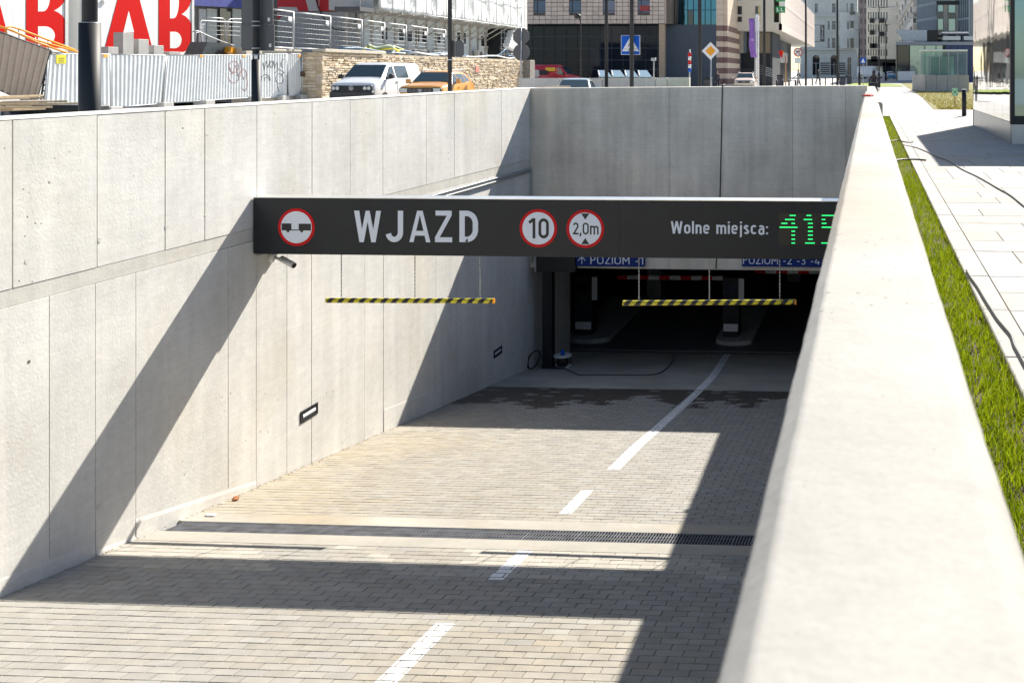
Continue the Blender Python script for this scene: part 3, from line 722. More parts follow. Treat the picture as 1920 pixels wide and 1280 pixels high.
levelsign(1391, 1556, 499.5, 'POZIOM -2 -3 -4', 1393, 1538, 'navy level sign reading POZIOM -2 -3 -4')
# ticket machines on their islands
def machine(u0, u1, ub0, ub1, lab, lab2, up0, up1):
    Y = 23.6; x0, zb = onY(u0, 645, Y); x1, _ = onY(u1, 645, Y)
    zf = FZ-.012
    bx0, _ = onY(ub0, 650, Y-.3); bx1, _ = onY(ub1, 650, Y-.3)
    isl = []
    for a in range(9): isl.append(((bx0+bx1)/2+math.cos(math.pi+math.pi*a/8)*(bx1-bx0)/2, Y-.1+math.sin(math.pi+math.pi*a/8)*.3))
    isl += [(bx1, Y+4.2), (bx0, Y+4.2)]
    q = MB(); q.prism([(a, c, zf) for a, c in isl], (0, 0, .10))
    tag(q.build('curb_island', mat('island_curb', (.42, .42, .41), .8, var=.1)), lab2, 'curb island')
    t = thing('ticket_machine', lab, 'ticket machine', ((x0+x1)/2, Y, zf+.1))
    MB().bbox(x0, x1, Y, Y+.45, zf+.1, zf+1.52, .02).build('body', M_dark, t)
    MB().box(x0+.02, x1-.02, Y-.006, Y-.001, zf+.24, zf+.42).build('white_band', M_white, t)
    MB().box(x1+.002, x1+.13, Y-.03, Y-.005, zf+.95, zf+1.5).build('side_panel', M_white, t)
    MB().box(x0+.06, x1-.06, Y-.008, Y-.001, zf+1.15, zf+1.36).build('screen', M_glass, t)
machine(1077, 1110, 1058, 1140, 'black ticket machine on the left island inside the garage', 'raised curb island under the left ticket machine', 1107, 1116)
machine(1355, 1385, 1340, 1410, 'black ticket machine on the middle island inside the garage', 'raised curb island under the middle ticket machine', 1380, 1391)
def boom(u0, v0, u1, v1, Y, lab, n=11):
    a, z0 = onY(u0, v0, Y); c, z1 = onY(u1, v1, Y)
    t = thing('barrier_arm', lab, 'barrier arm', (a, Y, z0), group='barrier arms inside the garage')
    for i in range(n):
        f0, f1 = i/n, (i+1)/n; q = MB()
        q.box(a+(c-a)*f0, a+(c-a)*f1, Y, Y+.05, z0-.05+(z1-z0)*f0, z0+.05+(z1-z0)*f0); q.build('stripe', M_red if i % 2 == 0 else M_white, t)
boom(1157, 520, 1375, 522, 25.4, 'red and white barrier arm across the left lane')
boom(1415, 509, 1640, 510, 25.4, 'red and white barrier arm across the right lane')
# cable reel on the apron
def rzz(y_): return rz(y_)
X_, _z = onY(1055, 700, 20.15)
rl = thing('cable_reel', 'white cable reel with a blue knob and loose black cable on the apron', 'cable reel', (X_, 20.15, rz(20.15)))
zb = rz(20.15)+.02
MB().cyl((X_, 20.15, zb+.20), (X_, 20.15, zb+.225), .18, n=28).build('top_flange', M_white, rl)
MB().cyl((X_, 20.15, zb+.0), (X_, 20.15, zb+.02), .17, n=28).build('bottom_flange', M_white, rl)
MB().cyl((X_, 20.15, zb+.02), (X_, 20.15, zb+.20), .12, n=24).build('drum', M_black, rl)
MB().cyl((X_, 20.15, zb+.225), (X_, 20.15, zb+.33), .05, .03, 14).build('knob', M_blue, rl)
for a in range(4):
    q = MB(); aa = a*1.57+.6; q.tube([(X_+math.cos(aa)*.165, 20.15+math.sin(aa)*.165, zb), (X_+math.cos(aa)*.165, 20.15+math.sin(aa)*.165, zb+.21)], .012, 6); q.build('cage_bar', M_black, rl)
cab = []
for i in range(60): a = i*.42; cab.append((X_-.12+math.cos(a)*(.20+.03*math.sin(i)), 19.9+math.sin(a)*(.10+.02*math.sin(i*1.7)), rz(19.9+math.sin(a)*.12)+.014+i*.0002))
for (u, v) in ((1085, 704), (1120, 704), (1160, 704), (1200, 704.5), (1228, 703), (1242, 698), (1252, 690), (1260, 680), (1265, 666)):
    a = ray(u, v); tt = (-2.73+SLOPE*7.53-EYE)/(a[2]+SLOPE*a[1]); cab.append((a[0]*tt, a[1]*tt, rz(a[1]*tt)+.014))
tag(MB().tube(cab, .009, 6).build('cable', M_black), 'thin black cable running over the apron into the garage', 'cable')
cab = []
for i in range(70): a = i*.5; cab.append((RX0+.12+math.cos(a)*(.13+.02*math.sin(i*.7)), 19.75+math.sin(a)*.06, rz(19.75)+.20+math.sin(a*1.0+.4)*.17+.0*i))
tag(MB().tube(cab, .010, 6).build('cable_coil', M_black), 'coil of black cable against the shutter guide rail', 'cable coil')

# ================================================================== ENTRANCE SIGN BEAM
YB = 10.77
bm = thing('entrance_sign', 'long charcoal overhead sign reading WJAZD and Wolne miejsca above the ramp', 'overhead sign', (-3.4, YB, -.3))
BT, BB = .035, -.595
xs_ = [RX0+.012, onY(1161, 400, YB)[0], RX1+.0]
for i in range(2): MB().bbox(xs_[i]+.001, xs_[i+1]-.001, YB, YB+.02, BB, BT-.006, .003).build('front_panel', M_char, bm)
MB().box(RX0+.012, RX1, YB+.0205, YB+.27, BB+.002, BT-.004).build('housing', M_char, bm)
MB().box(RX0+.012, RX1, YB+.2705, YB+.50, BB-.0, BT-.20).build('rear_frame', M_char, bm)
MB().box(RX0+.012, RX1, YB-.002, YB+.24, BT-.003, BT+.004).build('top_trim', M_alu, bm)
MB().box(RX0+.001, RX0+.03, YB+.05, YB+.45, BB-.03, BT+.0-.22).build('wall_bracket', M_galv, bm)
YP = YB-.001
def px(u): return onY(u, 400, YP)[0]
def pz(u, v): return onY(u, v, YP)[1]
def zz(x): return 460+x/3.4286, 0
for ch, a, c in (('W', 700, 873), ('J', 902, 1015), ('A', 1055, 1190), ('Z', 1220, 1330), ('D', 1377, 1497)):
    u0, u1 = 460+a/3.4286, 460+c/3.4286
    # DIN-like strokes, drawn as outlines
    x0, x1 = px(u0), px(u1); z0, z1 = pz(u0, 350+356/3.4286), pz(u0, 350+154/3.4286); H_ = z1-z0; s_ = .060
    q = MB(); Yq = YP-.003
    def pl(pts, q=q): q.prism([(p[0], Yq+.003, p[1]) for p in pts], (0, -.003-.0003*(len(q.f) % 5), 0))
    def strip(cl, wd, q=q):
        """flat ribbon along centre line cl"""
        L = []; Rr = []
        for i, p in enumerate(cl):
            a_ = Vector(cl[max(i-1, 0)]); b_ = Vector(cl[min(i+1, len(cl)-1)]); d = (b_-a_).normalized(); nn = Vector((-d.y, d.x))*wd/2
            L.append(Vector(p)+nn); Rr.append(Vector(p)-nn)
        for i in range(len(cl)-1): pl([L[i], L[i+1], Rr[i+1], Rr[i]])
    if ch == 'W':
        w_ = x1-x0; f = lambda t, z: (x0+w_*t, z0+H_*z)
        pl([f(0, 1), f(.19, 1), f(.36, .0), f(.20, 0)][::1]); pl([f(.20, 0), f(.36, 0), f(.575, 1), f(.43, 1)])
        pl([f(.43, 1), f(.575, 1), f(.80, 0), f(.64, 0)]); pl([f(.64, 0), f(.80, 0), f(1, 1), f(.82, 1)])
    elif ch == 'A':
        w_ = x1-x0; f = lambda t, z: (x0+w_*t, z0+H_*z)
        pl([f(0, 0), f(.20, 0), f(.545, 1), f(.37, 1)]); pl([f(.80, 0), f(1, 0), f(.63, 1), f(.455, 1)]); pl([f(.17, .21), f(.83, .21), f(.79, .36), f(.21, .36)])
    elif ch == 'Z':
        w_ = x1-x0; f = lambda t, z: (x0+w_*t, z0+H_*z)
        pl([f(.03, .845), f(.97, .845), f(.97, 1), f(.03, 1)]); pl([f(0, 0), f(1, 0), f(1, .155), f(0, .155)]); pl([f(0, .15), f(.27, .15), f(.97, .85), f(.70, .85)])
    elif ch == 'J':
        w_ = x1-x0; r_ = w_/2-s_/2; cx = x1-s_/2-r_; cl = [(x1-s_/2, z1), (x1-s_/2, z0+.11)]
        for i in range(1, 12): a_ = -math.pi*.93*i/11; cl.append((cx+r_*math.cos(a_), z0+.11+.0+(.11-s_/2)*math.sin(a_)))
        strip(cl, s_)
    else:
        w_ = x1-x0; cl = [(x0+s_*1.001, z0+s_/2), (x0+w_*.45, z0+s_/2)]
        for i in range(0, 13):
            a_ = -math.pi/2+math.pi/2*i/12; cl.append((x1-s_/2-.10+.10*math.cos(a_), z0+.14+(.14-s_/2)*math.sin(a_)))
        for i in range(0, 13):
            a_ = math.pi/2*i/12; cl.append((x1-s_/2-.10+.10*math.cos(a_), z1-.14+(.14-s_/2)*math.sin(a_)))
        cl += [(x0+w_*.45, z1-s_/2), (x0+s_*1.001, z1-s_/2)]; strip(cl, s_); pl([(x0, z0), (x0+s_, z0), (x0+s_, z1), (x0, z1)])
    q.build('letter', M_letter, bm)
x0, x1 = px(1258), px(1440)
lettering('Wolne miejsca:', (x0, x1, pz(1350, 438.5), pz(1350, 415.5)), 'lettering', M_letter, bm, YP-.001, .155, .13)
def roundel(u, v, lab):
    cx, cz = onY(u, v, YP); r_ = .210
    q = MB(); q.disc((cx, YP, cz), r_, th=.003, n=48); o = q.build('sign_disc', M_red, bm); o['label'] = lab
    q = MB(); q.disc((cx, YP-.0032, cz), r_*.845, th=.0015, n=48); q.build('disc_face', M_letter, o)
    return cx, cz, o
cx, cz, o1 = roundel(556, 426, 'round sign banning trailers')
q = MB(); yy = YP-.0049
q.box(cx-.168, cx-.056, yy-.0015, yy, cz-.035, cz+.042); q.box(cx+.028, cx+.168, yy-.0015, yy, cz-.035, cz+.040); q.box(cx-.06, cx+.03, yy-.0015, yy, cz-.035, cz-.025)
for dx in (-.095, .062): q.disc((cx+dx, yy, cz-.038), .018, th=.002, n=16)
q.build('trailer_symbol', M_blk, o1)
cx, cz, o2 = roundel(1009.5, 428, 'round sign reading 10')
lettering('10', (cx-.118, cx+.118, cz-.110, cz+.110), 'lettering', M_blk, o2, yy, .15, .17)
cx, cz, o3 = roundel(1097.5, 429, 'round sign reading 2,0m with two arrowheads')
lettering('2,0m', (cx-.145, cx+.148, cz-.062, cz+.068), 'lettering', M_blk, o3, yy, .135, .12)
for sg in (1, -1): 
    q = MB(); q.prism([(cx-.045, yy, cz+sg*.168), (cx+.045, yy, cz+sg*.168), (cx, yy, cz+sg*.100)], (0, -.0015, 0)); q.build('arrowhead', M_blk, o3)
# LED matrix 415
x0, z1 = onY(1460, 399, YP); x1, z0 = onY(1600, 460, YP)
led = MB(); led.box(x0, RX1, YP-.002, YP, z0, z1); led.build('display_panel', mat('led_matrix', (.012, .014, .014), .35, var=.6, scale=160), bm)
rowsy = [157, 179, 200, 221, 243, 264, 286, 307]
four = [(1515, 1548, 0), (1490, 1545, 1), (1470, 1504, 2), (1525, 1548, 2), (1460, 1558, 3), (1525, 1548, 4), (1525, 1548, 5), (1525, 1548, 6), (1525, 1548, 7)]
one_ = [(1607, 1637, 0), (1592, 1640, 1)]+[(1615, 1640, i) for i in range(2, 7)]+[(1600, 1655, 7)]
five = [(1690, 1765, 0), (1690, 1712, 1), (1690, 1714, 2), (1690, 1748, 3), (1737, 1765, 4), (1737, 1765, 5), (1737, 1765, 6), (1688, 1748, 7)]
for dig in (four, one_, five):
    q = MB()
    for (a, c, r_) in dig:
        ua, uc, v = 960+a/2.909, 960+c/2.909, 350+rowsy[r_]/2.909; xa, za = onY(ua, v, YP); xb, _ = onY(uc, v, YP)
        x = xa
        while x < xb-.008: q.box(x, x+.0105, YP-.0045, YP-.0021, za-.0055, za+.0055); x += .013
    q.build('led_digit', M_led, bm, kind='stuff')

# hazard bars hanging under the sign
def hbar(u0, u1, v, lab, chains):
    Y = 11.0; x0, z = onY(u0, v-1 if u0 < 1000 else v+1, Y); x1, z2 = onY(u1, v, Y) if u0 < 1000 else onY(u1, v-1, Y); r_ = .0285
    t = thing('hazard_bar', lab, 'hazard bar', ((x0+x1)/2, Y, z), group='striped bars hung under the sign')
    L = x1-x0; n = 26; q1 = MB()
    seg = 12
    # helical stripes
    import math as m_
    N = 160; q = MB(); 
    ring = lambda f: [(x0+L*f, Y+math.cos(2*math.pi*j/16)*r_, z+(z2-z)*f+math.sin(2*math.pi*j/16)*r_) for j in range(16)]
    k0 = 0
    for i in range(N+1): q.add(ring(i/N))
    for i in range(N):
        for j in range(16):
            ph = (i/N*L/.125 + j/16.0*1.0) % 1.0
            q.cm = 0 if ph < .5 else 1
            q.face([k0+i*16+j, k0+i*16+(j+1) % 16, k0+(i+1)*16+(j+1) % 16, k0+(i+1)*16+j], True)
    q.build('striped_tube', [M_yel, M_blk], t)
    q = MB(); q.tube([(x0-.012, Y, z), (x0+.004, Y, z)], .029, 16, r1=.029); q.build('end_cap', M_yel, t)
    q = MB(); q.tube([(x1-.004, Y, z2), (x1+.012, Y, z2)], .029, 16); q.build('end_cap', M_orange, t)
    for u in chains:
        xc, _ = onY(u, v, Y); q = MB(); zt_ = BB; zc_ = z+.03; i = 0
        while zc_ < zt_:
            a = .006
            if i % 2: q.box(xc-a, xc+a, Y-.0018, Y+.0018, zc_, zc_+.026)
            else: q.box(xc-.0018, xc+.0018, Y-a, Y+a, zc_, zc_+.026)
            zc_ += .021; i += 1
        q.build('chain', M_galv, t)
hbar(614, 925, 564, 'yellow and black striped bar hanging in front of the sunlit wall', (640, 778, 900))
hbar(1170, 1491, 567, 'yellow and black striped bar hanging in front of the dark garage', (1198, 1330, 1462))
# CCTV camera
cc = thing('security_camera', 'white bullet security camera on the left wall under the sign', 'security camera', (RX0, 11.1, -.7))
MB().cyl((RX0, 11.12, -.70), (RX0+.045, 11.12, -.70), .062, .055, 24).build('mount_plate', M_white, cc)
MB().tube([(RX0+.04, 11.12, -.70), (RX0+.11, 11.12, -.72), (RX0+.15, 11.11, -.725)], .018, 10).build('arm', M_white, cc)
MB().tube([(RX0+.12, 11.12, -.712), (RX0+.31, 11.05, -.775)], .036, 16).build('camera_body', M_white, cc)
MB().cyl((RX0+.311, 11.0495, -.7755), (RX0+.316, 11.048, -.777), .029, n=16).build('lens', M_black, cc)
# small debris on the ramp
lf = MB(); yy = 10.35
for (x, y_, c_) in ((-6.80, 10.37, 0), (-6.76, 10.30, 0)):
    lf.loft([[T(x+math.cos(a)*.03*r_, y_+math.sin(a)*.04*r_, .004+h_) for a in [i*.785 for i in range(8)]] for r_, h_ in ((1, 0), (.7, .02), (.2, .012))])
tag(lf.build('dry_leaf', mat('dead_leaf', (.30, .12, .04), .9)), 'curled brown leaf at the foot of the left wall', 'leaf')
tag(MB().bbox(-6.70, -6.60, 9.72, 9.76, rz(9.73), rz(9.73)+.018, .004).build('paper_scrap', M_white), 'white scrap lying beside the drain grate near the wall', 'scrap')

# ================================================================== PAVILION ON THE RIGHT (mirror clad)
XP = 2.85
pv = thing('glass_pavilion', 'mirror-clad glass pavilion cut by the right edge, steel plinth at its foot', 'pavilion', (XP, 20.3, 0))
M_mir = glassy('mirror_cladding', (.74, .74, .72), .03, 1.0, .10, .9)
M_plinth = mat('brushed_steel', (.42, .44, .47), .34, .9, .06, 5)
M_teal = glassy('teal_glass', (.20, .29, .31), .03, .85, .06, .8)
PT = 4.08
js = [20.40, 21.53, 22.97, 24.4, 25.84, 27.6]
MB().box(XP+.06, XP+9, 20.36, 27.55, -.1, PT-.3).build('core', M_dark, pv)
MB().box(XP-.02, XP+9, 20.2, 27.62, PT-.3, PT).build('roof_edge', M_plinth, pv)
for i in range(5):
    MB().bbox(XP, XP+.055, js[i]+.006, js[i+1]-.006, .44, PT-.32, .003).build('mirror_panel', M_mir, pv)
    MB().bbox(XP+.01, XP+.06, js[i]+.004, js[i+1]-.004, -.05, .43, .003).build('plinth_panel', M_plinth, pv)
MB().box(XP-.01, XP+.07, 20.25, 20.40, .40, PT-.3).build('corner_frame', M_black, pv)
MB().box(XP+.07, XP+9, 20.25, 20.33, .40, .56).build('sill_frame', M_black, pv)
MB().bbox(XP+.02, XP+9, 20.27, 20.36, -.05, .396, .004).build('plinth_panel', M_plinth, pv)
for i in range(5): MB().box(XP+.08+i*1.7, XP+1.76+i*1.7, 20.30, 20.33, .565, PT-.31).build('pane', M_teal, pv)
# single dark post at the far corner of the mirror face
for i, (a, c) in enumerate(((27.62, 27.66),)):
    MB().box(XP+.0, XP+.06, a, c, 0, PT).build('corner_post', M_dark, pv)

# bollard, emergency sign, bin
p_ = (3.17, 33.6)
t = thing('bollard', 'black cylindrical bollard standing alone on the pale paving', 'bollard', (3.17, 33.6, 0))
MB().cyl((3.17, 33.6, 0), (3.17, 33.6, .88), .078, n=24).build('post', M_dark, t)
MB().cyl((3.17, 33.6, .881), (3.17, 33.6, .905), .08, n=24).build('cap', M_alu, t)
MB().bbox(2.98, 3.40, 33.4, 33.8, .001, .012, .003).build('base_plate', M_galv, t)
t = thing('assembly_sign', 'small green and white assembly point sign on a red stake in the lawn', 'sign', (3.47, 41, 0))
xa, za = onY(1785, 180, 41); xb, zb_ = onY(1796.5, 165.5, 41)
MB().cyl(((xa+xb)/2, 41.02, 0), ((xa+xb)/2, 41.02, za+.1), .018, n=8).build('stake', mat('rusty_stake', (.30, .08, .04), .8), t)
MB().bbox(xa, xb, 41.0, 41.012, za, zb_, .002).build('sign_plate', mat('sign_mint', (.45, .72, .50), .5), t)
cx_, cz_ = (xa+xb)/2, (za+zb_)/2
q = MB(); q.disc((cx_, 40.998, cz_), .045, n=12); q.build('centre_dot', M_green, t)
for sx_ in (-1, 1):
    for sz_ in (-1, 1):
        q = MB(); q.prism([(cx_+sx_*.04, 40.997, cz_+sz_*.075), (cx_+sx_*.10, 40.997, cz_+sz_*.12), (cx_+sx_*.10, 40.997, cz_+sz_*.05)], (0, -.002, 0)); q.build('arrow', M_green, t)
# cables on the paving
def floorcable(pts, z, r, lab, nm='cable'):
    P = []
    for (u, v) in pts:
        a = ray(u, v); tt = (z-EYE)/a[2]; P.append(Vector((a[0]*tt, a[1]*tt, z+r)))
    Q = []
    for i in range(len(P)-1):
        p0, p1, p2, p3 = P[max(i-1, 0)], P[i], P[i+1], P[min(i+2, len(P)-1)]
        for k in range(6):
            s_ = k/6; Q.append(.5*((2*p1)+(p2-p0)*s_+(2*p0-5*p1+4*p2-p3)*s_*s_+(3*p1-p0-3*p2+p3)*s_**3))
    Q.append(P[-1])
    return tag(MB().tube(Q, r, 8).build(nm, mat('rubber_cable', (.03, .032, .035), .45)), lab, 'cable')
floorcable([(1690, 272), (1705, 275), (1722, 279), (1745, 289), (1760, 296), (1780, 303), (1803, 318), (1830, 331), (1850, 342), (1872, 355), (1895, 368), (1925, 392), (1990, 440)], .003, .009, 'black cable snaking across the shaded and sunlit slabs to the right edge')
floorcable([(1812, 508), (1820, 522), (1833, 540), (1846, 562), (1856, 578), (1870, 600), (1884, 617), (1896, 632), (1902, 650), (1912, 668), (1924, 690), (1955, 740)], .012, .0075, 'black cable lying along the curb stones beside the grass')
floorcable([(1668, 266), (1684, 264.5), (1700, 268), (1712, 267)], .004, .012, 'short dark cable end on the curb by the pavilion shadow', 'cable_end')
floorcable([(1672, 304), (1690, 301), (1715, 300.5), (1736, 302)], .004, .014, 'short dark cable end crossing the curb at the shadow edge', 'cable_end')

# ================================================================== FAR OBJECTS ON THE RIGHT AND CENTRE
# concrete block with glass lift enclosure
def fr(u0, u1, v0, v1, Y): x0, z1 = onY(u0, v0, Y); x1, z0 = onY(u1, v1, Y); return x0, x1, z0, z1
M_conc2 = concrete('block_concrete', (.45, .44, .42), .3, .05, .1, 0, .2)
x0, x1, z0, z1 = fr(1736, 1817, 141, 176, 73.6)
t = thing('lift_enclosure', 'glass lift enclosure standing on a grey concrete base in the lawn', 'glass enclosure', ((x0+x1)/2, 73.6, 0))
for k in range(4):
    a = x0+(x1-x0)*k/4; MB().bbox(a+.01, x0+(x1-x0)*(k+1)/4-.01, 73.6, 75.4, -.1, z1, .015).build('concrete_panel', M_conc2, t)
MB().prism([(x0-.02, 73.6, 0), (x0-.02, 75.4, 0), (x0-.75, 79.5, 0), (x0-.75, 78, 0)], (0, 0, z1)).build('concrete_panel', M_conc2, t)
a0, a1, b0, b1 = fr(1727, 1813, 93.5, 141, 74.2)
M_clear = mat('clear_pane', (.55, .72, .70), .03, .0, .02, 2, trans=.85)
M_paleglass = glassy('pale_green_glass', (.30, .40, .39), .06, .55, .1, 1)
for k in range(5):
    c0 = a0+(a1-a0)*k/5; c1 = a0+(a1-a0)*(k+1)/5; MB().box(c0+.02, c1-.02, 74.2, 74.22, b0+.02, b1-.12).build('pane', M_clear, t)
for k in range(6):
    c0 = a0+(a1-a0)*k/5; MB().box(c0-.025, c0+.025, 74.17, 74.24, b0, b1-.10).build('mullion', M_galv, t)
MB().bbox(a0-.1, a1+.05, 74.0, 75.6, b1-.11, b1, .02).build('roof', M_alu, t)
MB().box(a0+.6, a1-.9, 74.9, 75.2, b0-.3, b1-.5).build('lift_car', mat('lift_car', (.30, .42, .40), .3, .3), t)
# glass kiosk pavilion behind
x0, x1, z0, z1 = fr(1681, 1829, 79, 158, 139)
t = thing('street_kiosk', 'long low glass kiosk with roof equipment behind the lawn', 'kiosk', ((x0+x1)/2, 139, gz(139)))
MB().box(x0, x1, 139, 142.5, z0-.5, z1-.45).build('body', M_char, t)
MB().bbox(x0-.1, x1+.1, 138.8, 142.7, z1-.45, z1, .03).build('roof_band', mat('roof_band', (.30, .33, .37), .5), t)
MB().box(x0-.02, x0+4.2, 138.9, 138.98, z0-.2, z0+.5).build('plinth', mat('kiosk_plinth', (.35, .42, .55), .5), t)
us = [1682, 1705.5, 1734, 1755, 1768]
for k in range(4):
    c0, c1 = onY(us[k], 100, 138.9)[0], onY(us[k+1], 100, 138.9)[0]; MB().box(c0+.06, c1-.06, 138.9, 138.97, z0+.5, z1-.5).build('pane', M_glass if k == 0 else M_paleglass, t)
c0, c1 = onY(1773, 100, 138.9)[0], x1
for k in range(5): MB().bbox(c0+(c1-c0)*k/5+.03, c0+(c1-c0)*(k+1)/5-.03, 138.88, 138.96, z0, z1-.5, .01).build('metal_panel', mat('navy_panel', (.035, .055, .14), .5), t)
c0, c1, d0, d1 = fr(1683, 1716, 134, 151, 138.8)
MB().box(c0, c1, 138.82, 138.88, d0, d1).build('white_counter', M_white, t)
c0, c1, d0, d1 = fr(1692, 1738, 57, 77, 140)
MB().prism([(c0+.1, 140, d0), (c1, 140, d0), (c1, 140, d1), (c0-.9, 140, d1)], (0, 1, 0)).build('roof_screen', mat('roof_screen', (.45, .50, .54), .5, .1, .15, 3), t)
c0, c1, d0, d1 = fr(1739, 1759, 57, 78, 140); MB().bbox(c0, c1, 140, 143, d0, d1, .03).build('roof_unit', M_black, t)
c0, c1, d0, d1 = fr(1766, 1816, 60, 63, 139.5); MB().bbox(c0, c1, 139.5, 144, d0, d1, .03).build('roof_canopy', M_white, t)
for (ua, uc) in ((1768, 1801), (1807, 1828)):
    c0, c1, d0, d1 = fr(ua, uc, 68, 76, 140); MB().bbox(c0, c1, 140, 142, d0, d1, .03).build('roof_unit', M_plinth, t)

# facades --------------------------------------------------------------
def facade(name, label, face, pos, a0, a1, z0, z1, depth, wallm, wins, frame=None, glassm=None, sill=None, extra=None):
    """block with window openings set in: wins = list of (a0,a1,z0,z1) on the face plane"""
    f3 = (lambda a, e, z: (a, pos-e, z)) if face == '-Y' else (lambda a, e, z: (pos+e, a, z)) if face == '+X' else (lambda a, e, z: (pos-e, a, z))
    o = f3((a0+a1)/2, 0, z0); t = thing(name, label, 'building', o)
    def bx(mb, a, c, e0, e1, zl, zh):
        p, r_ = f3(a, e0, zl), f3(c, e1, zh); mb.box(min(p[0], r_[0]), max(p[0], r_[0]), min(p[1], r_[1]), max(p[1], r_[1]), zl, zh)
    q = MB(); bx(q, a0, a1, -depth, -.35, z0, z1); 
    # wall skin cut round the openings row by row
    zs = sorted(set([z0, z1]+[w_[2] for w_ in wins]+[w_[3] for w_ in wins]))
    for i in range(len(zs)-1):
        zl, zh = zs[i], zs[i+1]; cur = a0
        for w_ in sorted([w_ for w_ in wins if w_[2] <= zl+1e-6 and w_[3] >= zh-1e-6]):
            if w_[0] > cur: bx(q, cur, w_[0], -.35, 0, zl, zh)
            cur = max(cur, w_[1])
        if cur < a1: bx(q, cur, a1, -.35, 0, zl, zh)
    q.build('wall', wallm, t)
    for (a, c, zl, zh) in wins[:300]:
        g_ = MB(); bx(g_, a, c, -.34, -.22, zl, zh); g_.build('window_pane', glassm or M_glass, t)
        if frame:
            h_ = MB(); m_ = (a+c)/2; fw_ = .06
            bx(h_, m_-fw_, m_+fw_, -.215, -.17, zl, zh); bx(h_, a, m_-fw_, -.215, -.17, zl+(zh-zl)*.66, zl+(zh-zl)*.66+.1); bx(h_, m_+fw_, c, -.215, -.17, zl+(zh-zl)*.66, zl+(zh-zl)*.66+.1)
            h_.build('window_frame', frame, t)
        if sill: h_ = MB(); bx(h_, a-.12, c+.12, .002, .14, zl-.16, zl-.02); h_.build('sill', sill, t)
    return t, bx
# B3 beige tiled building over dark glass
Y3 = 100
M_tile = mat('beige_cladding_tile', (.62, .50, .43), .6, var=.06, scale=1, rnd=.10)
x0, zb = onY(978, 45.5, Y3); x1, _ = onY(1246, 45.5, Y3); ztop = onY(980, -60, Y3)[1]
t = thing('tiled_office_building', 'beige tiled office building over a dark glazed ground floor', 'building', ((x0+x1)/2, Y3, 0))
MB().box(x0, x1+.65, Y3+.3, Y3+20, zb, ztop).build('wall', mat('tile_joint', (.16, .13, .11), .9), t)
wz = [(onY(a, 10, Y3)[0], onY(c, 10, Y3)[0]) for a, c in ((1000.5, 1023), (1066, 1088), (1130.5, 1152.5), (1195.5, 1218))]
w0, w1 = onY(1000, 25, Y3)[1], onY(1000, 2, Y3)[1]; w2, w3 = onY(1000, -42, Y3)[1], onY(1000, -64, Y3)[1]
cols = []; tw = (x1-x0)/24; th_ = (w1-w0)/2.9
zt = zb; r_ = 0
while zt < ztop:
    for k in range(24):
        a, c = x0+tw*k, x0+tw*(k+1)
        zl, zh = zt, zt+th_
        cut = False
        for (wa, wc) in wz:
            for (va, vc) in ((w0, w1), (w2, w3)):
                if a < wc-.05 and c > wa+.05 and zl < vc-.05 and zh > va+.05:
                    if a < wa-.1: c = wa
                    elif c > wc+.1: a = wc
                    else: cut = True
        if not cut and c-a > .05: MB().bbox(a+.02, c-.02, Y3, Y3+.3, zl+.02, zh-.02, .01).build('tile', M_tile, t)
    zt += th_; r_ += 1
for k in range(1): 
    MB().prism([(x1, Y3, zb), (x1+.65, Y3+1.6, zb), (x1+.65, Y3+1.6, ztop), (x1, Y3, ztop)], (0, .4, 0)).build('side_wall', M_tile, t)
M_winb = glassy('blue_window_glass', (.03, .06, .13), .06, .3)
for i, (wa, wc) in enumerate(wz):
    for (va, vc) in ((w0, w1), (w2, w3)):
        g_ = MB().box(wa, wc, Y3+.16, Y3+.2, va, vc); wn = g_.build('window', M_winb, t)
        h_ = MB(); h_.box(wa, wc, Y3+.10, Y3+.155, va+.18, va+.22); h_.box((wa*.72+wc*.28)-.025, (wa*.72+wc*.28)+.025, Y3+.10, Y3+.155, va, vc); h_.build('window_bar', M_dark, wn)
c0, c1, d0, d1 = fr(1199, 1217, 11, 21, Y3+.0); MB().bbox(c0, c1, Y3+.02, Y3+.05, d0, d1, .02).build('red_banner', mat('faded_red', (.35, .05, .05), .7), t)
# dark glazing below with mullions
M_dglass = glassy('ground_floor_glass', (.008, .014, .026), .06, 0, .15, .5, .22)
gx0, gx1 = onY(978, 60, Y3+2)[0], onY(1238, 60, Y3+2)[0]; gp = 21.6/18.2
k = 0; a = gx0
zz_ = [onY(1000, v, Y3+2)[1] for v in (45, 69, 91, 113, 131, 168)]
while a < gx1:
    for i in range(5): MB().box(a+.04, min(a+gp, gx1)-.04, Y3+2, Y3+2.08, zz_[i+1]+.04, zz_[i]-.04).build('glass_pane', M_dglass, t)
    a += gp
MB().box(gx0, gx1+6, Y3+2.09, Y3+3, -.2, zb).build('glazing_frame', mat('glazing_frame', (.05, .07, .10), .5), t)
MB().box(x0, x1+.65, Y3+.3, Y3+4, zb-.05, zb).build('soffit', M_dark, t)
c0, c1, d0, d1 = fr(1235.5, 1246, 44.5, 170, Y3); MB().bbox(c0, c1, Y3+.0, Y3+.6, -.2, zb-.05, .02).build('column', mat('column_stone', (.46, .34, .24), .7), t)
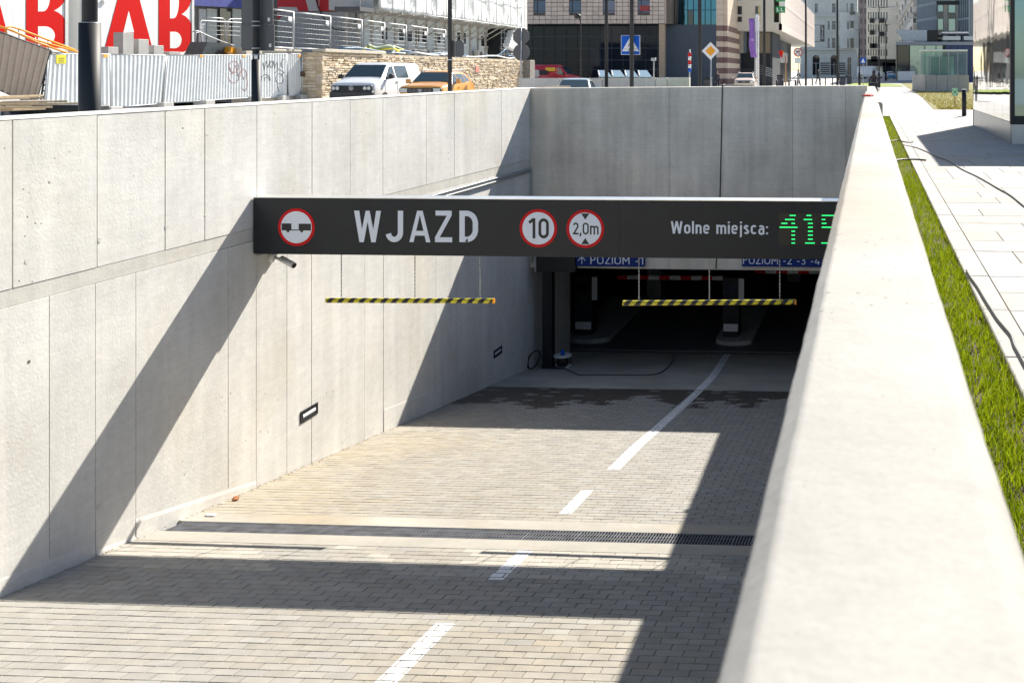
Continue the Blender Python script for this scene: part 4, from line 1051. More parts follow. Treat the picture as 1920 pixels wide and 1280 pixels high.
# B3b blue glass block + striped tower
Yb = 104
x0, x1, z0, z1 = fr(1246, 1344, -40, 168, Yb)
t = thing('blue_glass_block', 'blue mirrored glass block between the tiled building and the striped tower', 'building', ((x0+x1)/2, Yb, 0))
MB().box(x0, x1, Yb+.1, Yb+16, -.3, z1).build('core', M_dark, t)
M_bg = glassy('blue_mirror_glass', (.06, .17, .24), .05, .85, .5, .6); M_bg2 = glassy('deep_blue_glass', (.010, .03, .055), .06, .0, .3, .3)
n_ = 9; zs_ = onY(1260, 121, Yb)[1]
for i in range(n_):
    a, c = x0+(x1-x0)*i/n_, x0+(x1-x0)*(i+1)/n_; z = -.2; k = 0
    rows = [(-.2, zs_)]+[(zs_+j*1.9, zs_+(j+1)*1.9) for j in range(8)]
    for (zl, zh) in rows:
        if zl > z1: break
        m_ = M_bg2 if (zl < 0 or i < 2 or (i == 4 and k % 2)) else M_bg; k += 1
        MB().box(a+.04, c-.04, Yb, Yb+.08, zl+.03, zh-.03).build('glass_pane', m_, t)
x0, x1, z0, z1 = fr(1343, 1363.5, -40, 168, 102)
t = thing('striped_tower', 'beige tower with brown stone stripes on its lower floors', 'building', ((x0+x1)/2, 102, 0))
M_sbr = mat('brown_stone', (.22, .13, .115), .7, rnd=.06); M_sbe = mat('beige_stone', (.68, .54, .43), .7, rnd=.05)
zc = -.3; k = 0; hb = onY(1350, 48, 102)[1]
bh = (onY(1350, 48, 102)[1]-onY(1350, 58, 102)[1])
zb2 = hb
lv = []
while zb2 > -.3: lv.append((zb2-bh, zb2, k % 2)); zb2 -= bh; k += 1
zb2 = hb; 
while zb2 < z1: lv.append((zb2, zb2+bh, 1)); zb2 += bh
for (zl, zh, kk) in lv:
    q = MB(); q.bbox(x0, x1-.45, 102, 112, zl, zh-.01, .01); q.bbox(x1-.445, x1, 102.3, 112, zl, zh-.01, .01); q.build('stone_band', M_sbr if kk == 0 else M_sbe, t)
# B4 pale building with projecting slatted volume and green letters
Y4 = 110; X4 = onY(1464.5, 48, Y4)[0]
M_pale = mat('pale_render', (.70, .64, .56), .8, var=.05); M_slat = mat('white_slat', (.72, .63, .58), .7)
a0_, zb4 = onY(1363.5, 57.5, Y4); zt4 = onY(1400, -40, Y4)[1]
def w4(u0, u1, v0, v1): c0, c1, d0, d1 = fr(u0, u1, v0, v1, Y4); return (c0, c1, d0, d1)
wins = [w4(1381, 1391, 12, 27.5), w4(1381, 1391, 31.5, 41.5), w4(1416, 1425.5, 12, 27.5), w4(1416, 1425.5, 31.5, 41.5), w4(1381, 1391, -14, 0), w4(1416, 1425.5, -14, 0), w4(1381, 1391, -34, -18), w4(1416, 1425.5, -34, -18)]
xs0 = onY(1450.5, 10, Y4)[0]
t, bx4 = facade('slatted_hotel_block', 'pale block with purple banner poles before it and a green lettered sign on its corner', '-Y', Y4, a0_, xs0, zb4, zt4, 60, M_pale, wins, None, M_glass, mat('window_trim', (.60, .60, .58), .6))
c0, c1, d0, d1 = fr(1421, 1425.5, 12, 41.5, Y4-.3); MB().box(c0, c1, Y4-.05, Y4-.01, d0, d1).build('yellow_blind', mat('yellow_blind', (.62, .50, .28), .7), t)
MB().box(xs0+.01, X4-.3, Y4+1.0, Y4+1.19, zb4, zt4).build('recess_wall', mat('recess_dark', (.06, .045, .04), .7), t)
c0, c1, d0, d1 = fr(1450.5, 1464.5, 42.5, 57.5, Y4); MB().box(xs0+.002, X4, Y4, Y4+1.2, zb4, d1).build('ledge', M_pale, t)
Ye = 177.6
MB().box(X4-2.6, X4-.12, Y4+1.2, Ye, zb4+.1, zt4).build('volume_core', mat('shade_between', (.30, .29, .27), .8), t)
hb_ = MB()
for (zl, zh) in ((zb4-.02, zb4+.75), (onX(1476, 12, X4)[1]-.25, onX(1476, 12, X4)[1]+.2)):
    MB().box(X4-.24, X4, Y4, Ye, zl, zh).build('floor_band', M_slat, t)
yy = Y4+.2
while yy < Ye:
    MB().box(X4-.24, X4-.03, yy, yy+1.0, zb4+.76, zt4).build('slat', M_slat, t); yy += 1.15
MB().box(X4-6, X4-.25, Y4+.02, Ye, zb4-.03, zb4+.09).build('soffit', mat('soffit_pale', (.55, .53, .49), .8), t)
for (v0, v1, txt, mm) in ((-16, 3.5, 'HE', M_green), (12.5, 24.5, 'LL', M_green), (4.0, 12.0, '', M_white)):
    c0, c1, d0, d1 = fr(1454.5 if txt else 1464, 1472, v0, v1, Y4-.4)
    sg = MB().bbox(c0, c1, Y4-.45, Y4-.3, d0, d1, .01).build('sign_panel', mm, t)
    if txt: lettering(txt, (c0+.12, c1-.12, d0+.16, d1-.16), 'lettering', M_white, t, Y4-.451, .2, .25)
# lower storeys under B4
t = thing('recessed_ground_floor', 'dark glazed lower storeys and ramp rails below the pale block', 'building', (-13, 113, 0))
gy = 113
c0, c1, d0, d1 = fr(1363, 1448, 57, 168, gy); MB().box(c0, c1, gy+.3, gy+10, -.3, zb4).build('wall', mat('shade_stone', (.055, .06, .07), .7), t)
for (ua, uc, v0, v1, mm) in ((1366, 1371, 62, 115, M_glass), (1398, 1410, 60, 100, M_glass), (1422, 1444, 60, 100, glassy('brown_glass', (.12, .085, .06), .08, .3)), (1388, 1444, 102, 128, M_dark), (1363, 1378, 116, 150, mat('bright_doorway', (.40, .42, .42), .7))):
    a, c, zl, zh = fr(ua, uc, v0, v1, gy); MB().box(a, c, gy+.1, gy+.25, zl, zh).build('glazing', mm, t)
a, c, zl, zh = fr(1372, 1392, 56.5, 100, gy-1.5); MB().bbox(a, c, gy-1.5, gy, zl, zh, .02).build('bay_window', mat('frosted_panel', (.36, .33, .29), .5, rnd=.03), t)
a, c, zl, zh = fr(1393, 1399, 57, 100, gy-.5); MB().bbox(a, c, gy-.5, gy, zl, zh, .02).build('pilaster', mat('blue_grey', (.14, .17, .21), .6), t)
a, c, zl, zh = fr(1379, 1388, 100, 150, gy-1); MB().bbox(a, c, gy-1, gy-.5, zl, zh, .02).build('column', mat('blue_grey', (.14, .17, .21), .6), t)
X5 = X4-2.7
q = MB(); y0_ = 116
while y0_ < 150:
    MB().box(X5-.1, X5, y0_+.06, y0_+1.25, onX(1452, 98, X5)[1], zb4-.05).build('wall_panel', mat('steel_grey_panel', (.17, .18, .19), .5, .2, rnd=.10), t); y0_ += 1.35
MB().box(X5-4, X5-.12, 116, 160, -.3, zb4-.05).build('inner_wall', M_char, t)
MB().box(X5-.0, X5+.9, 116, 141, onX(1455, 100, X5)[1]-1.2, onX(1455, 98, X5)[1]).build('canopy', mat('canopy_pale', (.55, .54, .51), .7), t)
for k in range(5): MB().box(X5-.05, X5+.03, 117+k*4.5, 120.6+k*4.5, .25, 2.6).build('shop_window', M_paleglass, t)
for k in range(5):
    MB().tube([onD(1424, 122+k*4, 111), onD(1449, 131+k*3.3, 111)], .03, 6).build('ramp_rail', M_galv, t)

# purple banner + flag poles
t = thing('banner_flag', 'tall purple banner hanging from its own pole beside the white flagpoles', 'flag', (onD(1413, 150, 92).x, 92, 0))
x0, z1 = onY(1404, 35.5, 92); x1, z0 = onY(1415, 108, 92)
rings = []
for i in range(15):
    f = i/14; z = z1+(z0-z1)*f; of = .08*f+.04*math.sin(f*7)
    rings.append([(x0+of*2.0*min(1, f*1.5)+(x1-x0)*j/6, 92+.07*math.sin(j*1.4+f*5), z) for j in range(7)])
q = MB(); q.loft(rings, close=False, caps=False); o = q.build('banner', mat('purple_cloth', (.30, .15, .52), .8, var=.1), t)
sm_ = o.modifiers.new('thick', 'SOLIDIFY'); sm_.thickness = .01
x0p = onY(1415.6, 100, 92)[0]; MB().cyl((x0p, 92, 0), (x0p, 92, z1+.15), .05, .04, 10).build('pole', M_galv, t)
MB().box(x0, x0p, 91.98, 92.02, z1, z1+.05).build('top_arm', M_galv, t)
MB().disc((onY(1411, 75, 92)[0], 91.9, onY(1411, 75, 92)[1]), .16, th=.01, n=20).build('emblem_ring', mat('pale_purple', (.45, .32, .62), .8), t)
for i, u in enumerate((1418.5, 1422.0)):
    x, z = onY(u, 28+i*2, 92.6+i*.6)
    t = thing('flagpole', ('bare white flagpole next to the purple banner', 'bare white flagpole right of the first, further from the banner')[i], 'flagpole', (x, 92.6+i*.6, 0))
    MB().cyl((x, 92.6+i*.6, 0), (x, 92.6+i*.6, z), .085, .06, 12).build('pole', M_white, t)
    MB().cyl((x, 92.6+i*.6, z), (x, 92.6+i*.6, z+.1), .07, .02, 12).build('finial', M_white, t)

# B5 ornate corner tenement
Y5 = 232; gz5 = gz(Y5)
M_orn = mat('pale_stone_facade', (.66, .68, .65), .8, var=.06, scale=.6)
def w5(u0, u1, v0, v1): return fr(u0, u1, v0, v1, Y5)
wins = []
for (v0, v1) in ((7, 24), (40, 56), (72, 91)):
    for (ua, uc) in ((1528, 1533), (1552, 1555.5), (1560.3, 1566.5), (1573, 1576.5), (1587.5, 1589.5), (1594.5, 1600.5)):
        if v0 == 7 and ua in (1552, 1573): continue
        if ua == 1528 and v0 != 7: continue
        wins.append(w5(ua, uc, v0, v1))
for (ua, uc) in ((1552, 1555.5), (1560.3, 1566.5), (1587.5, 1589.5), (1594.5, 1600.5)): wins.append(w5(ua, uc, -28, -10))
wins += [w5(1523.5, 1536.5, 108, 141), w5(1557.5, 1570, 112, 141), w5(1589, 1596, 108, 141)]
x0, z1 = onY(1500, -45, Y5); x1, _ = onY(1607.5, 60, Y5)
t, bx = facade('ornate_corner_tenement', 'pale grey ornate tenement with arched ground floor and a vertical sign', '-Y', Y5, x0, x1, gz5-.5, z1, 14, M_orn, wins, mat('pale_window_frame', (.45, .47, .45), .6), M_glass, M_orn)
for v, h_, e in ((27.5, .35, .5), (61, .30, .35), (91.5, .40, .6), (97, .22, .35), (34, .18, .25)):
    zc = onY(1560, v, Y5)[1]; q = MB(); bx(q, x0, x1+e, .002, e, zc-h_, zc+h_*.3); q.build('cornice', M_orn, t)
for u in (1545, 1583, 1604):
    c = onY(u, 60, Y5)[0]; q = MB(); bx(q, c-.35, c+.35, .003, .16, onY(u, 90, Y5)[1], onY(u, 30, Y5)[1]); q.build('pilaster', M_orn, t)
q = MB(); q.loft([[(x1-1.9+2.3*math.cos(a), Y5-.2+1.2*-abs(math.sin(a)), z) for a in [math.pi*k/10 for k in range(11)]] for z in (onY(1560, 91, Y5)[1], onY(1560, 24, Y5)[1])], close=False, caps=False); q.build('corner_bay', M_orn, t)
for (ua, uc, v0, v1) in ((1589, 1591, 40, 55), (1594.5, 1600.5, 40, 55), (1589, 1591, 72, 90), (1594.5, 1600.5, 72, 90), (1593.8, 1603.5, 22.5, 28)):
    c0, c1, d0, d1 = fr(ua, uc, v0, v1, Y5-1.45); MB().box(c0, c1, Y5-1.5, Y5-1.38, d0, d1).build('bay_window', M_glass, t)
for v in range(118, 142, 4):
    c0, c1, d0, d1 = fr(1538.5, 1556, v, v+1.8, Y5-.1); MB().box(c0, c1, Y5-.14, Y5-.005, d0, d1).build('rustication_groove', M_dark, t)
    c0, c1, d0, d1 = fr(1573, 1585, v, v+1.8, Y5-.1); MB().box(c0, c1, Y5-.14, Y5-.005, d0, d1).build('rustication_groove', M_dark, t)
for cx_u in (1530, 1563.7):
    c, z = onY(cx_u, 110, Y5); q = MB(); q.disc((c, Y5-.02, z), .80, th=.06, n=20); q.build('arch_head', M_glass, t)
c0, c1, d0, d1 = fr(1538, 1546, 47, 78.5, Y5-8)
bs_ = MB().box(c0, c1, Y5-8.1, Y5-7.9, d0, d1).build('blade_sign', mat('sign_brown', (.09, .08, .08), .6), t)
lettering('CAITEO', (c0+.22, c1-.22, d0+.5, d1-.2), 'lettering', M_white, bs_, Y5-8.11, .16, .2, vertical=True)
MB().box(c0-2.2, c0, Y5-8.05, Y5-7.95, d1-.1, d1).build('sign_bracket', M_dark, t); MB().box(c0-2.2, c0, Y5-8.05, Y5-7.95, d0, d0+.1).build('sign_bracket', M_dark, t)

# B6 dark brown-grey slab tower
x0, z1 = onY(1601, -45, 300); x1, _ = onY(1625, 0, 300)
wins = []
for i in range(9):
    for j in range(3): a = x0+.7+j*1.25; wins.append((a, a+.6, 4+i*3.1, 5.7+i*3.1))
facade('brown_slab_tower', 'tall brown-grey tower between the ornate tenement and the long pale terrace', '-Y', 300, x0, x1, 0, z1, 12, mat('brown_grey_render', (.27, .23, .23), .8), wins, None, mat('dull_window', (.12, .11, .12), .4))
# B7 long pale terrace facing the street (left face), in shade
X7 = 7.8
M_ter = mat('terrace_render', (.74, .71, .66), .8, var=.05, scale=.5)
wins = []; yy = 161; 
sp_ = []
while yy < 420: sp_.append(yy); yy += 3.3
for fl in range(7):
    z = gz(230)+4.3+fl*3.35
    for k, y_ in enumerate(sp_):
        if len(wins) < 299: wins.append((y_, y_+1.35, z, z+2.0))
t, bx = facade('pale_terrace', 'long pale terrace with rows of small dark balconies closing the street', '-X', X7, 158.5, 425, 0, 30, 12, M_ter, wins, None, M_glass)
for fl in range(7):
    z = gz(230)+4.3+fl*3.35
    for k in (1, 5, 9, 14, 19, 26):
        y_ = sp_[k]; q = MB(); bx(q, y_-.4, y_+1.8, .003, 1.0, z-.3, z-.15); q.build('balcony_slab', M_ter, t); q = MB(); bx(q, y_-.4, y_+1.8, .9, 1.0, z-.14, z+.85); q.build('balcony_front', M_dark, t)
for z in (3.9+gz(230), 14.0+gz(230), 24+gz(230)): q = MB(); bx(q, 158.5, 425, .002, .45, z-.25, z+.1); q.build('cornice', M_ter, t)
MB().box(X7+.01, X7+8, 158.3, 158.49, 0, 30).build('end_wall', M_ter, t)
wins = []
for (v0, v1) in ((-22, -8), (0, 14), (23, 37), (46, 60), (69, 82), (93, 105)):
    for u in (1627.5, 1632, 1636.8, 1641.5, 1646, 1651.5, 1656.5, 1662): wins.append(fr(u, u+2.1, v0, v1, 262))
x0, z1 = onY(1624.5, -45, 262); x1, _ = onY(1690, 0, 262)
t, bx = facade('far_tenement', 'light grey tenement with narrow windows far down the street', '-Y', 262, x0, x1, 0, z1, 12, M_ter, wins, None, M_glass)
for v in (41, 17, 88, 110): q = MB(); zc = onY(1640, v, 262)[1]; bx(q, x0, x1, .002, .3, zc-.2, zc+.1); q.build('cornice', M_ter, t)
for (u, v) in ((1631.5, 57), (1631.5, 35), (1631.5, 82), (1636.5, 82), (1650, 35), (1650, 60)):
    c, z = onY(u, v, 262); q = MB(); bx(q, c-.1, c+1.1, .3, .8, z-1.2, z); q.build('balcony', M_dark, t)
for (ua, uc, v0, v1, m_) in ((1626, 1690, 112, 124, M_dark), (1633, 1645, 106, 116, M_dark), (1655, 1680, 118, 145, M_glass)):
    c0, c1, d0, d1 = fr(ua, uc, v0, v1, 261.5); MB().box(c0, c1, 261.3, 261.9, d0, d1).build('awning', m_, t)
# B8 modern dark framed office
Y8 = 152.0
x0, x1, z0, z1 = fr(1723, 1763, -45, 142.0, Y8)
t = thing('framed_glass_office', 'modern office with dark glass and pale vertical frames behind the kiosk', 'building', ((x0+x1)/2, Y8, 0.4))
xr_, _ = onY(1832, 0, 145.0)
M_fr = mat('pale_frame', (.36, .42, .47), .5)
# left wing, face turned a little
P0 = Vector((x0, Y8+6, 0)); P1 = Vector((x1-.4, Y8-3, 0))
ln = (P1-P0); nrm_ = Vector((-ln.y, ln.x, 0)).normalized()*-1
MB().prism([P0+Vector((0, .2, 0)), P1+Vector((0, .2, 0)), P1+Vector((8, 10, 0)), P0+Vector((0, 14, 0))], (0, 0, z1)).build('core', M_glass, t)
for k in range(15):
    p = P0+ln*(k/14); MB().box(p.x-.10, p.x+.10, p.y-.3, p.y+.1, 0, z1).build('frame_post', M_fr, t)
for k, v in enumerate((-20, 10, 38, 66)):
    z = onY(1745, v, Y8)[1]; d = (P1-P0)
    MB().prism([(P0.x, P0.y-.33, z), (P1.x, P1.y-.33, z), (P1.x, P1.y+.1, z), (P0.x, P0.y+.1, z)], (0, 0, .38)).build('floor_band', M_fr, t)
x0, x1, z0, z1 = fr(1758, 1800, -45, 150, 147.0)
MB().box(x0, x1, 147.2, 162.0, 0, z1).build('core_wing', M_glass, t)
MB().box(x0-.2, x1, 146.6, 147.1, onY(1770, 8.5, 147.0)[1], onY(1770, 3, 147.0)[1]).build('canopy_band', M_char, t)
for (ua, uc) in ((1769, 1777), (1792, 1800)):
    c0, c1, _, _ = fr(ua, uc, 0, 10, 147.0); MB().box(c0, c1, 147.0, 147.19, 0, onY(1770, 9, 147.0)[1]).build('stone_pier', mat('beige_pier', (.38, .36, .31), .7), t)
for (ua, uc, v0, v1) in ((1759, 1768, 10, 22), (1779, 1791, 10, 24), (1759, 1768, 36, 56), (1779, 1791, 36, 58), (1759, 1791, -30, 1)):
    c0, c1, d0, d1 = fr(ua, uc, v0, v1, 147.0); MB().box(c0, c1, 147.05, 147.18, d0, d1).build('glass_pane', M_paleglass, t)
x0, x1, z0, z1 = fr(1801, 1832, -45, 150, 143.0)
MB().prism([(x0, 147.0, 0), (x0+1.2, 143.0, 0), (x1+3, 143.0, 0), (x1+3, 153.0, 0), (x0, 153.0, 0)], (0, 0, z1)).build('right_wing', mat('mid_grey_glass', (.16, .18, .21), .2, .4), t)
for k in range(6):
    a = x0+1.2*k/5; MB().box(a-.05, a+.05, 147.0-4*k/5-.1, 147.0-4*k/5, 0, z1).build('frame_post', M_fr, t)
for v in (0, 38):
    z = onY(1810, v, 145.0)[1]; MB().prism([(x0-.05, 146.9, z), (x0+1.15, 142.9, z), (x0+1.15, 143.1, z), (x0-.05, 147.1, z)], (0, 0, .3)).build('floor_band', M_fr, t)

# far back city block behind everything so that gaps between fronts are closed
def backblock(name, lab, u0, u1, v0, Y, m):
    x0, z1 = onY(u0, v0, Y); x1, _ = onY(u1, v0, Y); wins = []
    n_ = max(2, int((x1-x0)/4)); nf = max(1, int((z1-4)/3.6))
    for i in range(n_):
        for j in range(nf):
            if len(wins) < 290: a = x0+(x1-x0)*(i+.3)/n_; wins.append((a, a+(x1-x0)/n_*.4, 3+j*3.6, 5+j*3.6))
    facade(name, lab, '-Y', Y, x0, x1, 0, z1, 20, m, wins)
backblock('distant_block', 'grey block far behind the kiosk and framed office', 1700, 1960, -60, 330, mat('distant_grey', (.28, .29, .30), .8))

# ================================================================== POLES, LAMPS AND SIGN POSTS
def post(name, lab, cat, x, yy, r0, r1, z1, base=None, bz=0, n=16):
    t = thing(name, lab, cat, (x, yy, bz))
    MB().tube([(x, yy, bz-.1), (x, yy, z1)], r0, n, True, r1).build('pole', M_dark, t)
    if base: MB().cyl((x, yy, bz), (x, yy, base[1]), base[0], n=n+8).build('base_sleeve', M_dark, t)
    return t
x, zj = onY(169, 43.5, 9.98)
t = post('lamp_post', 'very thick black post base right behind the left wall', 'lamp post', -8.12, 9.98, .070, .068, 6, (.097, zj), -.15, 28)
MB().cyl((-8.12, 9.98, zj), (-8.12, 9.98, zj+.008), .098, .075, 28).build('sleeve_collar', M_alu, t)
# tall poles behind the cross wall
for i, (u, d, r, lab) in enumerate(((843.5, 26, .055, 'slim black pole with two grey sign backs beside the orange car'), (1137, 50, .085, 'slim black pole just left of the crossing sign'),
        (1184.5, 31, .065, 'black pole standing in front of the blue crossing sign'), (1312, 40, .08, 'black pole in front of the blue glass block'),
        (1433, 60, .085, 'black pole in front of the pale block, right of the purple banner'), (1511, 100, .11, 'thin black pole against the white slatted volume'),
        (1570, 84, .09, 'thin black pole against the ornate tenement'))):
    p = onD(u, 139, d)
    t = post('lamp_post', lab, 'lamp post', p.x, p.y, r, r*.92, 9.5, None, -.15 if p.y < 55 else gz(p.y))
    if i == 0:
        for (ua, uc, v0, v1, hexs) in ((835, 848, 76, 107, 0), (848.5, 865, 76, 107, 1)):
            c0, z1 = onY(ua, v0, p.y-.1); c1, z0 = onY(uc, v1, p.y-.1); q = MB()
            if hexs: q.prism([(c0, p.y+.07, z0+.03), (c0, p.y+.07, z1-.03), (c0+.05, p.y+.07, z1), (c1-.05, p.y+.07, z1), (c1, p.y+.07, z1-.06), (c1, p.y+.07, z0+.07), (c1-.06, p.y+.07, z0), (c0+.05, p.y+.07, z0)], (0, .015, 0))
            else: q.bbox(c0, c1, p.y+.07, p.y+.085, z0, z1, .003)
            q.build('sign_back', M_grey, t)
        MB().cyl((p.x, p.y, onY(843, 113, p.y)[1]), (p.x, p.y, onY(843, 111.5, p.y)[1]), .058, n=16).build('white_clamp', M_white, t)
    if i == 2:
        Y = p.y+.16; c0, z1 = onY(1164.5, 66.5, Y); c1, z0 = onY(1200, 103, Y)
        sp0 = MB().bbox(c0, c1, Y, Y+.012, z0, z1, .004).build('sign_plate', M_white, t)
        MB().box(c0+.012, c1-.012, Y-.003, Y-.0005, z0+.012, z1-.012).build('blue_field', M_blue, sp0)
        cx_ = (c0+c1)/2; w_ = c1-c0
        MB().prism([(cx_-w_*.45, Y-.0035, z0+w_*.18), (cx_+w_*.45, Y-.0035, z0+w_*.18), (cx_, Y-.0035, z1-w_*.06)], (0, -.002, 0)).build('white_triangle', M_white, sp0)
        q = MB(); yq = Y-.0065
        def lim(a, c, r_=.016): q.tube([(cx_+a[0]*w_, yq, z0+a[1]*w_), (cx_+c[0]*w_, yq, z0+c[1]*w_)], r_, 6)
        lim((0, .62), (.01, .40), .028); lim((.01, .40), (-.10, .20)); lim((.01, .40), (.10, .22)); lim((0, .58), (-.12, .46), .012); lim((0, .58), (.10, .46), .012); q.disc((cx_+.0*w_, yq, z0+.73*w_), .03, n=12)
        q.build('walking_figure', M_blk, sp0)
        for k in (-.34, .22): MB().box(cx_+k*w_, cx_+(k+.14)*w_, Y-.006, Y-.0036, z0+.29*w_, z0+.31*w_).build('stripe_mark', M_blk, sp0)
# priority road sign
p = onD(1332.5, 139, 44); t = thing('priority_road_sign', 'yellow diamond sign with white border on a thin grey post', 'road sign', (p.x, p.y, -.15))
MB().cyl((p.x, p.y+.05, -.2), (p.x, p.y+.05, onY(1332, 92, p.y)[1]), .03, n=10).build('post', M_galv, t)
cx_, cz_ = onY(1332.3, 96, p.y); h_ = .40
def dia(nm, s_, yo, m, par): return MB().prism([(cx_-s_, p.y-yo, cz_), (cx_, p.y-yo, cz_-s_), (cx_+s_, p.y-yo, cz_), (cx_, p.y-yo, cz_+s_)], (0, -.004, 0)).build(nm, m, par)
o = dia('sign_plate', h_*.98, 0, M_white, t); dia('yellow_field', h_*.58, .005, M_orange, o)
# no left turn sign
p = onD(1497, 139, 88); t = thing('no_turn_sign', 'round white sign with red border forbidding a left turn', 'road sign', (p.x, p.y, gz(p.y)))
MB().cyl((p.x, p.y+.06, gz(p.y)-.1), (p.x, p.y+.06, onY(1497, 92, p.y)[1]), .03, n=8).build('post', M_galv, t)
cx_, cz_ = onY(1496, 98.3, p.y); r_ = .40
o = MB().disc((cx_, p.y, cz_), r_, th=.01, n=28).build('sign_plate', M_red, t); MB().disc((cx_, p.y-.011, cz_), r_*.8, th=.004, n=28).build('white_field', M_white, o)
q = MB(); q.tube([(cx_+.12, p.y-.018, cz_-.22), (cx_+.12, p.y-.018, cz_+.06), (cx_-.18, p.y-.018, cz_+.06)], .035, 6); q.build('turn_arrow', M_blk, o)
MB().tube([(cx_-.24, p.y-.022, cz_-.24), (cx_+.24, p.y-.022, cz_+.24)], .03, 6).build('red_bar', M_red, o)
c0, z1 = onY(1490, 109, p.y); c1, z0 = onY(1502, 119.5, p.y); MB().bbox(c0, c1, p.y-.01, p.y, z0, z1, .002).build('lower_plate', M_white, t)
# small crossing sign far
p = onD(1618.5, 139, 92); x0, z1 = onY(1613, 108.5, p.y); x1, z0 = onY(1623.5, 119.5, p.y)
t = thing('crossing_sign', 'small blue crossing sign in front of the white street van', 'road sign', (p.x, p.y, gz(p.y)))
MB().bbox(x0, x1, p.y-.01, p.y, z0, z1, .003).build('sign_plate', M_blue, t)
MB().prism([(x0+.07, p.y-.012, z0+.08), (x1-.07, p.y-.012, z0+.08), ((x0+x1)/2, p.y-.012, z1-.06)], (0, -.004, 0)).build('white_triangle', M_white, t)
MB().cyl((p.x, p.y+.03, gz(p.y)-.1), (p.x, p.y+.03, z0+.1), .03, n=8).build('post', M_galv, t)
# angle-armed lamp posts and double lamp
def lamp(u, d, ztop_v, arms, lab, r=.07, double=True):
    p = onD(u, 139, d); zt = onY(u, ztop_v, p.y)[1]; b0 = gz(p.y)
    t = thing('street_lamp', lab, 'street lamp', (p.x, p.y, b0))
    MB().tube([(p.x, p.y, b0-.1), (p.x, p.y, zt)], r, 12, True, r*.7).build('pole', M_dark, t); MB().cyl((p.x, p.y, b0), (p.x, p.y, b0+1.4), r*1.6, n=14).build('base_sleeve', M_dark, t)
    for (ua, va) in arms:
        xa, za = onY(ua, va, p.y); MB().tube([(p.x, p.y, za-.05), ((p.x+xa)/2, p.y, za), (xa, p.y, za+.04)], .035, 8).build('arm', M_dark, t)
        s_ = 1 if xa > p.x else -1; a, c = sorted((xa-s_*.35, xa+s_*.25)); MB().bbox(a, c, p.y-.12, p.y+.12, za-.01, za+.09, .02).build('lamp_head', M_galv, t)
lamp(1648.5, 93, 11, ((1627, 14.5), (1672, 14)), 'double-armed street lamp over the path end')
lamp(1611.5, 88, 47, ((1597, 55),), 'single-armed low street lamp left of the small crossing sign')
lamp(1661, 150, 37, ((1656, 47), (1667, 47)), 'slender twin lamp farther down the street', .09)
lamp(1573, 160, 68, ((1572.6, 69),), 'thin lamp post with a small round head before the tenement', .06)
# curved lamp in front of the tiled building
p = onD(1089, 139, 80); q0 = onY(1089, 160, p.y); zt = onY(1089, 33, p.y)[1]
t = thing('street_lamp', 'curved-neck street lamp in front of the dark glazed ground floor', 'street lamp', (p.x, p.y, gz(p.y)))
MB().tube([(p.x, p.y, 0), (p.x, p.y, zt-.6), (p.x-.06, p.y, zt-.15), (p.x-.22, p.y, zt+.05)], .05, 10).build('pole', M_dark, t)
MB().loft([[(p.x-.24+math.cos(a)*r_, p.y+math.sin(a)*r_, zt+h_) for a in [k*.5236 for k in range(12)]] for r_, h_ in ((.10, -.12), (.27, -.05), (.30, .1), (.16, .26), (.04, .3))]).build('lamp_head', M_dark, t)
# sign backs: stop octagon and round
p = onD(977, 139, 46); t = thing('sign_post', 'thin post with an octagonal and a round grey sign back near the wall end', 'road sign', (p.x, p.y, -.15))
MB().cyl((p.x, p.y, -.2), (p.x, p.y, onY(977, 52, p.y)[1]), .035, n=10).build('post', M_galv, t)
for (u, v, r_, n_) in ((976.5, 68.5, 16.2, 8), (977, 98.5, 15.5, 28)):
    c, z = onY(u, v, p.y); rr = r_/39.5; q = MB()
    q.prism([(c+math.cos(2*math.pi*(k+.5)/n_)*rr, p.y+.04, z+math.sin(2*math.pi*(k+.5)/n_)*rr) for k in range(n_)], (0, .012, 0)); q.build('sign_back', M_grey, t)
# big sign backs on pole at 480
Y = 13.56; x = -8.6
t = post('sign_post', 'black post carrying two pairs of large grey sign backs behind the left wall', 'road sign', x, Y, .046, .045, 5, (.058, onY(480, 112, Y)[1]), -.15, 20)
for (ua, uc, v0, v1) in ((453.5, 511.5, -44, 47), (453.5, 514, 47.6, 95.5)):
    c0, z1 = onY(ua, v0, Y+.08); c1, z0 = onY(uc, v1, Y+.08)
    o = MB().bbox(c0, c1, Y+.08, Y+.095, z0, z1, .004).build('sign_back', M_grey, t)
    MB().box(c0, c1, Y+.074, Y+.079, z0, z0+.015).build('edge_fold', M_grey, o)
    q = MB(); q.box(c1-.075, c1-.04, Y+.077, Y+.079, z0+.05, z0+.10); q.build('sticker', M_white, o)
for v in (42, 50, 92, 104):
    z = onY(480, v, Y)[1]; MB().cyl((x, Y, z), (x, Y, z+.018), .053, n=18).build('clamp', M_galv, t)
c0, z = onY(484, 107, Y); MB().bbox(c0-.02, c0+.03, Y-.062, Y-.056, z-.03, z+.02, .002).build('sticker', M_white, t)

